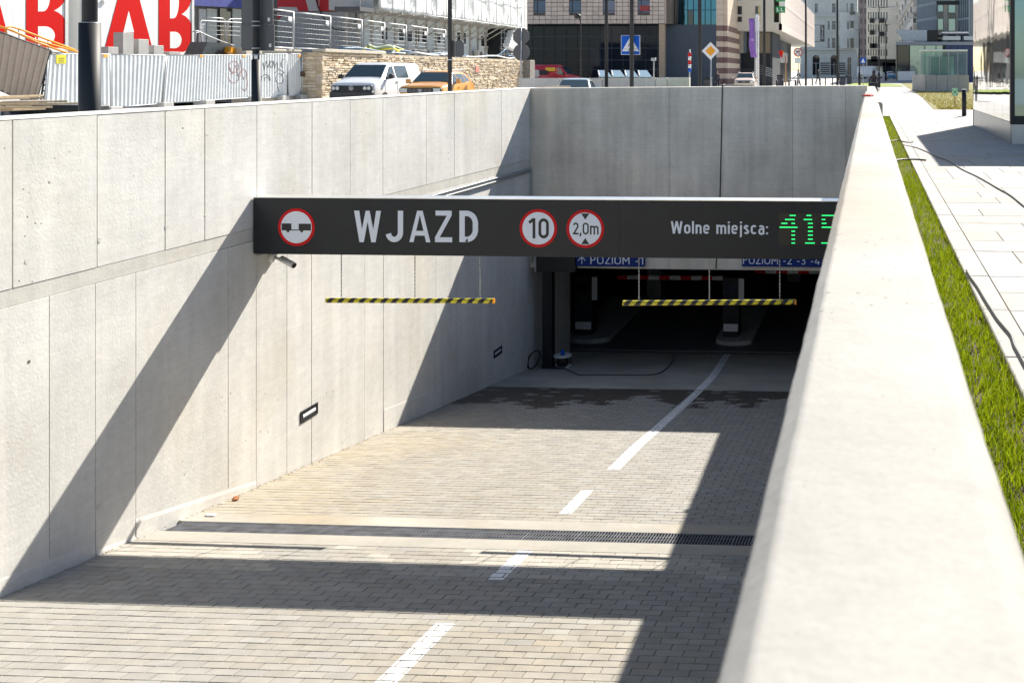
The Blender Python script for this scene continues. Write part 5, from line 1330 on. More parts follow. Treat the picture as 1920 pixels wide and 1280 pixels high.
# ================================================================== LEFT SIDE: HOARDING, CONTAINERS, STONE WALL, SCAFFOLDED BLOCK
M_hoard = mat('corrugated_sheet', (.66, .68, .69), .45, .25, .07, 2, rnd=.05)
M_brownsheet = mat('brown_corrugated_sheet', (.33, .28, .245), .55, .1, .08, 3)
def sheet_wall(q, P00, P10, P11, P01, out, pitch=.19, amp=.028):
    """corrugated sheet spanning the quad P00-P10 (bottom) P01-P11 (top)"""
    L = (Vector(P10)-Vector(P00)).length; n = max(3, int(L/pitch)); out = Vector(out)
    prof = [(0, 0), (.32, 0), (.46, 1), (.84, 1), (1, 0)]
    prev = None
    for i in range(n):
        for (f, o) in prof[:-1] if i < n-1 else prof:
            s_ = (i+f)/n; b_ = Vector(P00).lerp(Vector(P10), s_)+out*amp*o; t_ = Vector(P01).lerp(Vector(P11), s_)+out*amp*o
            k = q.add([b_, t_])
            if prev is not None: q.face([prev, k, k+1, prev+1])
            prev = k
XH = -28
hd = thing('site_hoarding', 'pale corrugated metal site hoarding on concrete blocks behind the left wall', 'fence', (XH, 40, 0))
hp = [(90, 146, 4, 103, 101, 208, 205, -9, 0), (146, 205, 0, 101.5, 102, 205, 202, 0, 1), (206, 309, 0, 102.5, 104, 202, 195, 1, -8), (312, 471, 0, 104, 103.5, 194, 183, -8, 0), (473, 537, 0, 102.5, 101.5, 186, 181, 0, 0), (538, 562, 0, 101, 101.5, 181, 178, 2, 4), (565, 590, 0, 101.5, 101.5, 178, 176, -2, 0), (592, 606, 0, 101, 101.5, 176.5, 177, 0, 0)]
hobj = []
for (ua, uc, _, vt0, vt1, vb0, vb1, la, lc) in hp:
    ya, za = onX(ua, vt0, XH); yc, zc = onX(uc, vt1, XH); yab, zab = onX(ua+la, vb0, XH); ycb, zcb = onX(uc+lc, vb1, XH)
    q = MB(); sheet_wall(q, (XH, yab, zab), (XH, ycb, zcb), (XH, yc, zc), (XH, ya, za), (1, 0, 0)); o = q.build('sheet_panel', M_hoard, hd); hobj.append(o)
    for (p0, p1) in (((yab, zab), (ya, za)), ((ycb, zcb), (yc, zc)), ((ya, za), (yc, zc)), ((yab, zab), (ycb, zcb))):
        MB().tube([(XH+.015, p0[0], p0[1]), (XH+.015, p1[0], p1[1])], .022, 6).build('frame_bar', M_galv, o)
for u, v in ((88, 207), (108, 207), (205, 206), (303, 198), (382, 194), (472, 187), (525, 185), (560, 183), (590, 182)):
    yy, zt_ = onX(u, v-5, XH); MB().bbox(XH-.25, XH+.3, yy-.28, yy+.28, -.15, zt_+.02, .02).build('foot_block', M_conc2, hd)
yy, z = onX(112, 111, XH); sg = MB().bbox(XH+.035, XH+.045, onX(103.5, 111, XH)[0], onX(121.5, 111, XH)[0], onX(110, 119.5, XH)[1], onX(110, 103.5, XH)[1], .003).build('warning_plate', M_yel, hd)
for v in (109.5, 113, 116.5): MB().box(XH+.0455, XH+.048, onX(107, 111, XH)[0], onX(118, 111, XH)[0], onX(110, v+.8, XH)[1], onX(110, v-.4, XH)[1]).build('print_line', M_blk, sg)
for u in (196, 376, 456, 560): c = onX(u, 106, XH)[0]; z = onX(u, 106, XH)[1]; MB().bbox(XH+.03, XH+.05, c-.1, c+.1, z-.03, z+.06, .003).build('reflector', M_orange, hd)
def scribble(pts, m, o, r=.012):
    P = [(XH+.034, *onX(a, c, XH)) for a, c in pts]; MB().tube(P, r, 5).build('graffiti', m, o)
def loop(cx, cy, rx, ry, a0=0, a1=360, n=14): return [(cx+rx*math.cos(R(a0+(a1-a0)*i/n)), cy+ry*math.sin(R(a0+(a1-a0)*i/n))) for i in range(n+1)]
Mgr = mat('red_spray', (.32, .08, .07), .8); Mgk = mat('black_spray', (.05, .05, .055), .8)
for P in (loop(437, 126, 9, 11), loop(437, 146, 9, 10, -40, 190), [(429, 126), (434, 140), (440, 122), (446, 143)], [(450, 112), (452, 138), (456, 150)], loop(455, 140, 6, 10, 160, 380), [(460, 140), (463, 160), (458, 172), (453, 166)]): scribble(P, Mgr, hobj[3], .009)
for P in (loop(497, 152, 9, 12, 180, 360), loop(499, 152, 5, 7, 180, 360), [(492, 118), (494, 132), (498, 114), (501, 128), (505, 113)], loop(508, 121, 3, 6), [(512, 114), (514, 128), (518, 116), (520, 130)], loop(523, 148, 7, 10), [(514, 138), (522, 130), (532, 136), (524, 144)], [(518, 158), (522, 172)], [(474, 110), (478, 118), (474, 126)], loop(532, 120, 6, 9, 120, 260)): scribble(P, Mgk, hobj[4], .012)
for P in (loop(600, 125, 5, 8, 90, 330), loop(601, 140, 4, 9)): scribble(P, Mgr, hobj[7], .008)
c, z = onX(565, 139, XH); MB().bbox(XH+.03, XH+.14, c-.16, c+.16, z-.13, z+.12, .03).build('padlock_chain', mat('rusty_chain', (.10, .07, .05), .6), hobj[5])
# leaning brown panel
ln_ = thing('leaning_sheet', 'brown corrugated sheet panel leaning over at the left edge', 'sheet panel', (-27, 30, 0))
def X3(u, v, X): y_, z_ = onX(u, v, X); return Vector((X, y_, z_))
A, B_, C_, D_ = X3(-45, 150, -28.4), X3(67, 199, -28.4), X3(94, 94.5, -27.0), X3(-40, 46, -27.0)
q = MB(); nn = (B_-A).cross(D_-A).normalized(); 
if nn.x < 0: nn = -nn
sheet_wall(q, A, B_, C_, D_, nn, .24, .035); q.build('sheet', M_brownsheet, ln_)
MB().tube([D_, C_, B_, A], .03, 6).build('edge_frame', M_dark, ln_)
q = thing('steel_ladder', 'dark perforated steel strut between the leaning sheet and the hoarding', 'strut', (-28.2, 31, 0))
MB().tube([X3(97, 96, -28.3), X3(80, 208, -28.0)], .035, 6).build('rail', M_dark, q); MB().tube([X3(90, 100, -28.3), X3(74, 205, -28.0)], .03, 6).build('rail', M_dark, q)
for k in range(10):
    f = k/10+.05; MB().tube([X3(97, 96, -28.3).lerp(X3(80, 208, -28.0), f), X3(90, 100, -28.3).lerp(X3(74, 205, -28.0), f+.05)], .02, 5).build('rung', M_dark, q)
# planks and debris low at the left edge
pk = random.Random(8)
ph = thing('plank_heap', 'heap of weathered planks low behind the wall at the left edge', 'plank heap', (-17, 15, -.15))
M_plank = mat('weathered_plank', (.40, .31, .20), .85, var=.2, scale=8, rnd=.25)
for k in range(9):
    p = onD(pk.uniform(-10, 75), pk.uniform(178, 208), 22.5+pk.uniform(0, 2)); a = pk.uniform(-.5, .5)
    Mx = Matrix.Translation(p) @ Matrix.Rotation(a+1.2, 4, 'Z')
    MB().bbox(-.9, .9, -.07, .07, -.02, .025, .004, Mx).build('plank', M_plank, ph)
t = thing('dark_skip', 'dark steel skip low behind the left wall at the left edge', 'skip', (-17.5, 20, -.15))
p0 = onD(-20, 190, 23); p1 = onD(22, 190, 23.5)
MB().bbox(p0.x, p1.x, p1.y-.2, p1.y+1, -.15, onD(0, 190, 23)[2], .03).build('skip_body', mat('navy_steel', (.03, .035, .06), .6), t)
MB().bbox(p1.x, p1.x+1.6, p1.y+.4, p1.y+1, -.15, onD(0, 200, 23)[2], .03).build('beam_stack', M_dark, t)
# orange hand rails
og = thing('orange_railing', 'orange tubular handrail sloping down behind the leaning sheet', 'railing', (-29.5, 33, 1))
M_or = mat('orange_paint', (.85, .30, .015), .45)
XR_ = -29.6
for pl_ in ([(-30, 38), (66, 75), (150, 99)], [(-30, 44), (20, 56), (70, 80), (135, 103)], [(10, 62), (12, 53), (20, 50), (34, 54), (60, 64), (140, 94)]):
    MB().tube([X3(a, c, XR_) for a, c in pl_], .035, 7).build('rail', M_or, og)
for (u, v0, v1) in ((12, 52, 68), (35, 55, 73), (66, 70, 86), (90, 75, 92), (128, 88, 100)): MB().tube([X3(u, v0, XR_), X3(u+1, v1, XR_)], .02, 6).build('stanchion', M_galv, og)

# white containers with red letters
XC = -31
M_cont = mat('white_container', (.80, .80, .78), .5, .05, .03, 2)
def cont(name, lab, u0, u1, z0, z1, post0=True):
    y0, _ = onX(u0, 90, XC); y1, _ = onX(u1, 90, XC)
    t = thing(name, lab, 'container', (XC, (y0+y1)/2, z0))
    MB().box(XC-2.4, XC-.06, y0, y1, z0, z1).build('body', M_cont, t)
    n = int((y1-y0)/.30); q = MB(); w_ = (y1-y0-.3)/n
    for i in range(n):
        a = y0+.15+i*w_; MB().bbox(XC-.06, XC-.012, a+.008, a+w_-.008, z0+.15, z1-.15, .006).build('wall_panel', M_cont, t)
    for (a, c) in ((y0, y0+.15), (y1-.15, y1)): MB().box(XC-.06, XC+.03, a, c, z0, z1).build('corner_post', mat('pale_post', (.62, .63, .62), .5), t)
    MB().box(XC-.06, XC+.028, y0+.151, y1-.151, z0, z0+.15).build('bottom_rail', M_cont, t); MB().box(XC-.06, XC+.028, y0+.151, y1-.151, z1-.15, z1).build('top_rail', M_cont, t)
    return t
ca = cont('lettered_container', 'white site container with red letters A B, left of the thick lamp post', -110, 127, 2.25, 5.05)
cb = cont('lettered_container', 'white site container with red letters A B, right of the thick lamp post', 152, 363, 2.25, 5.05)
cont('upper_container', 'white container stacked on the lettered one at the left edge', -110, 127, 5.08, 7.8); cont('upper_container', 'white container stacked on the lettered one behind the lamp post', 152, 363, 5.08, 7.8)
def xpoly(pts, nm, m, par, e=.0, X=XC):
    q = MB(); q.prism([(X+e, *onX(a, c, X)) for a, c in pts], (.004, 0, 0)); return q.build(nm, m, par)
def bowl(x0, xr, y0, y1, xs):
    """outline of a B bowl in photo pixels: straight from x0 to xs, then rounded to xr"""
    cy = (y0+y1)/2; return [(xs+(xr-xs)*math.cos(R(a)), cy+(y1-y0)/2*math.sin(R(a))) for a in range(-90, 91, 15)]
def letterB(L, Rr, vt, vm, vb, par, cL, c1, c2):
    o = xpoly([(L, vt)]+bowl(L, L+(Rr-L)*.955, vt, vm+2.0, L+(Rr-L)*.48)+[(L, vm+2.0)], 'letter', M_redlet, par)
    xpoly([(L, vm-2.0)]+bowl(L, Rr, vm-2.0, vb, L+(Rr-L)*.55)+[(L, vb)], 'letter_bowl', M_redlet, o, .0012)
    for (a, c, y0, y1) in (c1, c2): xpoly([(a, y0)]+bowl(a, c, y0, y1, a+(c-a)*.4)+[(a, y1)], 'counter', M_cont, o, .006)
letterB(49, 127.5, -46, 21, 97, ca, 0, (71, 93, -30, 22), (71, 102.5, 50, 85))
letterB(297.5, 362.5, -46, 28, 101, cb, 0, (318.5, 335, -30, 35), (318.5, 340, 60, 91))
o = xpoly([(194, 101.5), (232, -46), (250, -46), (288.5, 101.5), (262, 101.5), (256, 88), (229, 88), (224, 101.5)], 'letter', M_redlet, cb)
xpoly([(231, 61), (241, 21), (251, 61)], 'counter', M_cont, o, .006)
xpoly([(-60, 96), (-30, -46), (-14, -46), (22, 96), (-4, 96), (-12, 60), (-40, 60)], 'letter', M_redlet, ca)
c, z = onX(196, 2, XC); MB().disc((XC+.03, c, z), .12, (1, 0, 0), .05, 16).build('vent_cap', M_cont, cb)
# concrete blocks standing behind the hoarding
for i, (ua, uc, v) in enumerate(((203, 222, 88), (231, 250.5, 61), (260, 279, 73.5), (289, 307, 85), (318, 338, 97))):
    y0, z1 = onX(ua, v, -29.3); y1, _ = onX(uc, v, -29.3)
    tag(MB().bbox(-29.7, -29.3, y0, y1, 1.2, z1, .015).build('concrete_post', M_conc2), ('low wide concrete block behind the hoarding, leftmost of the row', 'tallest concrete post rising over the hoarding', 'second tallest concrete post over the hoarding', 'short concrete post over the hoarding before the letter B', 'lowest concrete post of the row, just over the hoarding edge')[i], 'concrete post', 'concrete posts behind the hoarding')
# dark glazed site building and banner, silver railing
t = thing('dark_site_building', 'dark glazed building with a blue banner behind the silver railing', 'building', (-33, 47, 0))
MB().box(-40, -33, onX(362, 60, -33)[0], onX(520, 60, -33)[0], 0, 12).build('wall', mat('dark_facade', (.07, .07, .075), .4, var=.3, scale=.8), t)
for (ua, uc, m_) in ((372, 384, M_galv), (386, 404, mat('pale_pane', (.35, .37, .36), .3)), (410, 430, M_glass), (434, 450, mat('pale_pane', (.35, .37, .36), .3))):
    y0, z0 = onX(ua, 95, -33); y1, z1 = onX(uc, 18, -33); MB().box(-32.99, -32.93, y0, y1, 2, z1).build('facade_panel', m_, t)
y0, z0 = onX(364, 11, -32.5); y1, z1 = onX(470, 16, -32.5)
MB().prism([(-32.6, y0, z0), (-32.6, y1, z1), (-32.6, y1, z1+2), (-32.6, y0, z0+2)], (.05, 0, 0)).build('blue_banner', mat('banner_blue', (.03, .04, .22), .6, var=.3, scale=3), t)
t = thing('silver_railing', 'silver tubular railing in front of the dark glazed building', 'railing', (-30, 46, 2))
XS = -30
for pl_ in ([(372, 100), (374, 44), (378, 39), (420, 41.5), (452, 43)], [(362, 60), (370, 58.5), (400, 72), (438, 86)], [(420, 78), (422, 38), (417, 35), (380, 33)], [(425, 80), (427, 40), (432, 36), (452, 36)], [(365, 99), (367, 62), (376, 60), (379, 98)]):
    MB().tube([X3(a, c, XS) for a, c in pl_], .03, 7).build('tube', M_galv, t)
for v in (50, 58, 66): MB().tube([X3(375, v-2, XS), X3(450, v+1, XS)], .008, 5).build('wire', M_galv, t)
P = [X3(a, c, -28.9) for a, c in ((378, 103), (390, 79), (432, 82), (436, 100), (428, 104))]
tag(MB().prism(P, (-.8, 0, 0)).build('tarpaulin_crate', mat('black_tarp', (.03, .04, .05), .35, var=.3, scale=6)), 'dark plastic-covered crate poking over the hoarding', 'crate')
P = [X3(a, c, -28.6) for a, c in ((432, 97), (435, 88), (462, 99), (462, 103), (440, 103))]
tag(MB().prism(P, (-.4, 0, 0)).build('yellow_sheet', M_orange), 'yellow-orange sheet beside the dark crate above the hoarding', 'sheet')

# grey container with red lettered board, seen end-on
YG = 59.5
x1 = XC-.12; x0 = onY(440, 50, YG)[0]; zt_ = onY(600, 22.5, YG)[1]; zb_ = 2.4
t = thing('grey_container', 'grey shaded container under a red board with white letters', 'container', ((x0+x1)/2, YG, zb_))
M_gc = mat('grey_corrugated', (.42, .44, .46), .55, .1, .03, 2)
MB().box(x0, x1, YG+.05, YG+6, zb_, zt_).build('body', M_gc, t)
q = MB(); sheet_wall(q, (x0, YG+.04, zb_), (x1, YG+.04, zb_), (x1, YG+.04, zt_), (x0, YG+.04, zt_), (0, -1, 0), .16, .02); q.build('ribbed_wall', M_gc, t)
MB().box(x0, x1, YG+.0, YG+6, zt_+.01, zt_+.10).build('top_rail', M_dark, t)
def ypoly(pts, nm, m, par, e, Y=YG): return MB().prism([(onY(a, c, Y)[0], Y-e, onY(a, c, Y)[1]) for a, c in pts], (0, -.006, 0)).build(nm, m, par)
M_rb = mat('red_board', (.55, .015, .03), .5)
t2 = thing('lettered_board', 'red board with white letters above the grey container', 'board', ((x0+x1)/2, YG, zt_+.15))
MB().box(x0, x1, YG+.0, YG+.4, zt_+.11, zt_+2.8).build('board_body', mat('board_grey', (.55, .56, .57), .6), t2)
o = ypoly([(500, 21.5), (500, -50), (660, -50)]+bowl(600, 676, -50, 21.5, 660)[1:]+[(600, 21.5)], 'red_field', M_rb, t2, .002)
for P in ([(579, 21.2), (563, -40), (580, -40), (597.5, 21.2)], [(520, 21), (523, 13.5), (556, 14), (560, 21)], [(624, -35), (640, -35), (651, -20), (650, 2), (642, 10.5), (624, 10.5)], [(597.6, -40), (600, -40), (598.5, 21), (597.6, 21)]): ypoly(P, 'letter_stroke', mat('board_grey', (.55, .56, .57), .6), o, .009)
ypoly([(505, 28), (530, 30), (522, 36), (512, 46), (505, 48)], 'red_swoosh', M_rb, t, .03)
tag(MB().tube([(onY(a, c, YG)[0], YG-.08, onY(a, c, YG)[1]) for a, c in ((592, -5), (604, 28), (615, 45), (628, 55), (645, 58), (660, 50), (668, 42), (669, 30), (668, 24))], .03, 6).build('looped_cable', M_black), 'black cable looped across the grey container', 'cable')

# rubble stone wall with rough courses
XW = -27
sw = thing('stone_wall', 'long rough rubble stone wall behind the parked cars', 'stone wall', (XW, 62, 0))
MB().box(XW-.5, XW-.10, 47.95, 77.4, -.2, 2.50).build('core', mat('wall_mortar', (.46, .40, .31), .95, var=.2, scale=3), sw)
M_stone = tinted('rubble_stone', (.60, .52, .42), bscale=25, bump=.6, var=.16)
sg_ = random.Random(21)
def course(z, h, y0, y1, lst):
    y = y0
    while y < y1: L = sg_.uniform(.12, .7); lst.append((y, min(y+L, y1), z+sg_.uniform(-.02, .02), z+h+sg_.uniform(-.02, .02))); y += L
ST = []; z = -.15
while z < 2.42: h = sg_.uniform(.07, .16); course(z, min(h, 2.46-z), 47.9, 77.3, ST); z += h
q = MB(); q2 = []
for (y0, y1, z0, z1) in ST:
    c = sg_; m = q if not (z0 > .9 and y0 < 57 and len(q2) < 280) else MB()
    m.ct = (sg_.gauss(1, .12), 1.0*(sg_.random() < .03)*.5, sg_.random()*.7)
    j = lambda: sg_.uniform(-.014, .014); e = .012; xo = XW+sg_.uniform(-.03, .035)
    a = [(XW-.12, y0+e, z0+e), (XW-.12, y1-e, z0+e), (XW-.12, y1-e, z1-e), (XW-.12, y0+e, z1-e)]
    f = [(xo+j(), y0+e*2+j(), z0+e*1.5+j()*.5), (xo+j(), y1-e*2+j(), z0+e*1.5+j()*.5), (xo+j(), y1-e*2+j(), z1-e*1.5+j()*.5), (xo+j(), y0+e*2+j(), z1-e*1.5+j()*.5)]
    k = m.add(a+f); m.face([k+4, k+5, k+6, k+7])
    for i in range(4): jj = (i+1) % 4; m.face([k+i, k+jj, k+4+jj, k+4+i])
    if m is not q: q2.append(m)
z = -.1
while z < 2.4:
    h = sg_.uniform(.09, .16)
    for (a, c) in ((-1.3, -.75), (-.74, -.32), (-.31, -.02)):
        q.ct = (sg_.gauss(1, .12), 0, sg_.random()*.7); e = sg_.uniform(0, .03); q.box(XW+a, XW+c, 47.9-e, 48.2, z+.01, min(z+h-.01, 2.46))
    z += h
q.build('stone_courses', M_stone, sw, kind='stuff')
for m in q2: m.build('stone', M_stone, sw)
MB().bbox(XW-1.8, XW-1.1, 43.6, 48.0, -.15, 2.60, .02).build('return_length', mat('coping_stone', (.52, .47, .39), .9, var=.12, scale=4), sw)
MB().bbox(XW-.55, XW+.12, 48.0, 54.2, 2.50, 2.66, .02).build('coping', mat('coping_stone', (.52, .47, .39), .9, var=.12, scale=4), sw)
y0, _ = onX(981, 120, XW); 
MB().bbox(XW-.4, XW+.55, y0, y0+1.1, -.15, 2.50, .05).build('end_pillar', mat('grey_rubble', (.22, .20, .18), .9, var=.35, scale=7, bump=1, bscale=9), sw)
MB().box(XW+.05, XW+.07, onX(890, 128, XW)[0], onX(896, 128, XW)[0], onX(890, 136, XW)[1], onX(890, 124, XW)[1]).build('red_mark', mat('pale_red', (.55, .22, .17), .8), sw)

# mesh railing on top of the stone wall
rl = thing('mesh_railing', 'galvanised mesh railing along the top of the stone wall', 'railing', (-28, 60, 2.5))
ptop = [(505, 17), (550, 23), (619, 31), (678, 38), (720.5, 43.5), (761, 48), (801, 53), (835, 57)]
for i, (u, v) in enumerate(ptop):
    y0, zt_ = onX(u, v, -28)
    q = MB(); q.tube([(-28, y0, 2.5), (-28, y0, zt_)], .045, 8); q.build('post', M_galv, rl)
    if i+1 < len(ptop):
        y1, zt2 = onX(*ptop[i+1], -28)
        MB().tube([(-28, y0, zt_), (-28, y1, zt2)], .04, 6).build('top_rail', M_galv, rl); MB().tube([(-28, y0, 2.68), (-28, y1, 2.66)], .035, 6).build('bottom_rail', mat('white_tube', (.75, .77, .78), .4), rl)
        for k in range(1, 7): MB().tube([(-28, y0, 2.68+(zt_-2.68)*k/7), (-28, y1, 2.66+(zt2-2.66)*k/7)], .010, 4).build('wire', M_galv, rl)
        MB().box(-27.95, -27.94, y1-.5, y1-.2, zt2-.45, zt2-.25).build('tag_plate', M_white, rl)
# hoses and tarps on the wall top
hs = random.Random(31)
for i, (m_, lab, v_, y0, y1, r_) in enumerate(((mat('blue_hose', (.04, .14, .28), .5), 'blue hose sagging along the stone wall top', 2.72, 50, 66, .05), (M_white, 'white hose lying along the stone wall top', 2.66, 58, 76, .045), (M_yel, 'yellow hose bundle on the stone wall top', 2.80, 52, 57.5, .06), (mat('green_tarp', (.25, .33, .22), .6), 'folded pale green tarp roll on the stone wall top', 2.92, 53, 57, .09), (mat('blue_hose', (.04, .14, .28), .5), 'blue hose loop drooping at the far end of the stone wall', 2.75, 70, 77, .05))):
    P = []; n_ = 24
    for k in range(n_): f = k/(n_-1); P.append((-27.3+.22*math.sin(f*9+i), y0+(y1-y0)*f, v_+.07*math.sin(f*17+i*2)+(.5*math.exp(-((f-.45)/.1)**2) if i == 4 else 0)))
    tag(MB().tube(P, r_, 7).build('hose', m_), lab, 'hose')
# site cabins under the scaffolded block
XB = -31
cbn = thing('site_cabins', 'row of pale site cabins with small dark windows under the scaffold', 'site cabins', (XB, 74, 2.4))
wl = [(714.5, 725, 51, 75), (747, 755.5, 53, 77), (763, 771, 59, 78), (777, 785, 54, 79), (790.5, 798.5, 55, 80), (817, 824.5, 64, 81), (866, 872.5, 62, 83), (856, 862, 61, 79), (901, 907, 68, 87), (911, 917.5, 70, 87)]
M_cab = mat('pale_cabin', (.62, .66, .68), .55, var=.04, rnd=.03)
yend = onX(940, 90, XB)[0]
MB().box(XB-2.4, XB-.05, YG+.2, yend, 2.3, 5.25).build('body', M_cab, cbn)
yy = YG+.2
while yy < yend-.5:
    MB().bbox(XB-.05, XB, yy+.01, min(yy+1.18, yend), 2.32, 5.2, .01).build('wall_panel', M_cab, cbn); yy += 1.2
for (ua, uc, v0, v1) in wl:
    y0, z1 = onX(ua, v0, XB); y1, z0 = onX(uc, v1, XB)
    o = MB().box(XB+.001, XB+.05, y0-.12, y1+.12, z0-.12, z1+.12).build('window', M_cont, cbn); MB().box(XB+.051, XB+.06, y0, y1, z0, z1).build('window_pane', M_glass, o)
    for k in (1, 2, 3): MB().box(XB+.061, XB+.07, y0, y1, z0+(z1-z0)*k/4-.02, z0+(z1-z0)*k/4+.02).build('slat', M_grey, o)
for i, (ua, uc, v0, v1) in enumerate(((736, 751, 87, 97.5), (766, 782, 89, 101), (796, 809, 91, 103), (822, 835, 92, 104), (897, 907, 94, 109))):
    Xa = XB+.55; y0, z1 = onX(ua, v0, Xa); y1, z0 = onX(uc, v1, Xa); z0 = 2.45
    t = thing('air_conditioner', ('white outdoor air conditioner nearest along the cabins', 'second white outdoor air conditioner along the cabins', 'third white outdoor air conditioner along the cabins', 'fourth white air conditioner, left of the slim pole', 'last white air conditioner, right of the slim pole')[i], 'air conditioner', (Xa, (y0+y1)/2, z0), group='outdoor units along the site cabins')
    MB().bbox(Xa-.35, Xa, y0, y1, z0, z1, .02).build('case', mat('unit_beige', (.66, .62, .57), .5), t); MB().disc((Xa, (y0+y1)/2, (z0+z1)/2), (z1-z0)*.36, (1, 0, 0), .015, 18).build('fan_grille', M_grey, t)
# scaffold netting over the projecting floors
XN = -29
y0n, y1n = onX(709, 20, XN)[0], onX(981, 52, XN)[0]; zn = 5.2
sc = thing('netted_scaffold_block', 'scaffolded block wrapped in white netting with brackets below', 'scaffolded building', (XN, 70, 5))
M_net = mat('white_netting', (.76, .77, .76), .8, var=.04, scale=1.5)
rings = []; ng = random.Random(14)
N_ = 90; H_ = 26
for i in range(N_+1):
    y = y0n+(y1n-y0n)*i/N_; rr = []
    for k in range(H_+1):
        z = zn+7*k/H_; bay = abs(math.sin(math.pi*(y-y0n)/3.07)); lift = abs(math.sin(math.pi*(z-zn)/2.0))
        rr.append((XN+.02+.10*bay*lift*math.sin(y*1.9+z*2.3)+.03*math.sin(y*8+z*3)+ng.uniform(-.008, .008), y, z+(.06*math.sin(y*2.2) if k == 0 else 0)))
    rings.append(rr)
q = MB(); q.loft(rings, close=False, caps=False); o = q.build('netting', M_net, sc); md = o.modifiers.new('thick', 'SOLIDIFY'); md.thickness = .01
MB().box(XN-3, XN-.35, y0n, y1n+2, zn, 12).build('inner_floors', mat('inner_pale', (.60, .60, .59), .8), sc)
k = 0; y = y0n
while y <= y1n+.1:
    MB().tube([(XN+.13, y, zn-.05), (XN+.13, y, 12)], .028, 6).build('standard', mat('tube_grey', (.55, .56, .57), .5, .3), sc)
    MB().tube([(XN, y, zn), (XB+.05, y, zn-1.15)], .05, 6).build('bracket', mat('bracket_beige', (.50, .47, .43), .6), sc); MB().box(XB+.05, XN, y-.04, y+.04, zn-.12, zn-.03).build('bracket_arm', mat('bracket_beige', (.50, .47, .43), .6), sc)
    MB().box(XB+.02, XB+.12, y-.07, y+.07, 2.4, zn).build('stanchion', mat('bracket_beige', (.50, .47, .43), .6), sc)
    y += 3.07/2
for z in (zn+.05, zn+2, zn+4): MB().tube([(XN+.17, y0n, z), (XN+.17, y1n, z)], .025, 6).build('ledger', mat('tube_grey', (.55, .56, .57), .5, .3), sc)
y0, z0 = onX(675, 21, -29); y1, _ = onX(711, 21, -29)
MB().box(-30.5, -29, y0, y1, z0, z0+.25).build('landing', M_grey, sc)
for (yv) in (y0, y1-.1): MB().tube([(-29, yv, z0+.2), (-29, yv, z0+1.3)], .03, 6).build('landing_post', M_galv, sc)
MB().tube([(-29, y0, z0+1.3), (-29, y1, z0+1.3)], .03, 6).build('landing_rail', M_galv, sc)
# scaffold stair at the end of the cabins
t = thing('scaffold_stair', 'silver scaffold stair tower at the far end of the cabins', 'scaffold stair', (-29.5, 79, 2.5))
for u in (940, 946, 962, 970): MB().tube([X3(u, 55, -29.5), X3(u, 107, -29.5)], .035, 6).build('standard', M_galv, t)
for v in (62, 72, 82, 92, 102): MB().tube([X3(939, v, -29.5), X3(971, v-1, -29.5)], .03, 6).build('ledger', M_galv, t)
for k in range(5): a = X3(943+k*2.2, 88-k*6, -29.4); b_ = X3(962+k*1.6, 97-k*7, -29.4); MB().prism([a, b_, b_+Vector((0, 0, .28)), a+Vector((0, 0, .28))], (.5, 0, 0)).build('tread', M_white, t)
MB().bbox(-33, -30, onX(937, 80, -30)[0], onX(950, 80, -30)[0]+2, 2.4, 5.2, .02).build('dark_backing', M_dark, t)

# low white wall across the street behind the cross wall
lwl = thing('low_white_wall', 'low white concrete wall across the street behind the silver car', 'concrete wall', (-14, 50, -.15))
us = [973, 1050, 1130, 1229, 1251, 1293]
M_lww = concrete('pale_street_wall', (.66, .64, .60), .3, .05, .1, .04, .3)
for i in range(5):
    a, z1 = onY(us[i], 147-i*.4, 50); c, _ = onY(us[i+1], 147, 50); MB().bbox(a+.012, c-.012, 50, 50.3, -.15, z1, .012).build('concrete_panel', M_lww, lwl)
# slanting glass rack behind it
t = thing('bicycle_shelter', 'low slanted glass shelter behind the low white wall', 'shelter', (-15, 62, -.1))
for i in range(4):
    ua = 1124+i*25; uc = ua+23
    P = [onD(ua, 145, 62), onD(uc, 145, 62), onD(uc-9, 133, 64), onD(ua-2, 133, 64)]
    MB().prism([P[0], P[1], P[2], P[3]], (0, 0, .03)).build('glass_roof', M_paleglass, t); MB().tube([P[0], P[3]], .05, 6).build('frame', M_galv, t); MB().tube([P[1], (P[1].x, P[1].y, 0)], .05, 6).build('leg', M_galv, t)
x_, z_ = onY(1226, 112, 70); t = thing('parking_meter', 'slim pale post with a flared head in front of the dark glazing', 'post', (x_, 70, 0)); MB().tube([(x_, 70, 0), (x_, 70, z_-.5), (x_, 70, z_)], .05, 8).build('post', M_galv, t); MB().bbox(x_-.18, x_+.14, 69.9, 70.1, z_-.1, z_+.12, .02).build('head', M_galv, t)
x_, z_ = onY(1293, 93, 66); t = thing('striped_post', 'post with red, white and blue bands before the blue glass block', 'post', (x_, 66, 0))
MB().tube([(x_, 66, 0), (x_, 66, z_)], .05, 8).build('post', M_galv, t)
for k, m_ in enumerate((M_blue, M_white, M_red, M_white, M_red)): MB().tube([(x_, 66, z_-1.5+k*.26), (x_, 66, z_-1.26+k*.26)], .10, 10).build('band', m_, t)

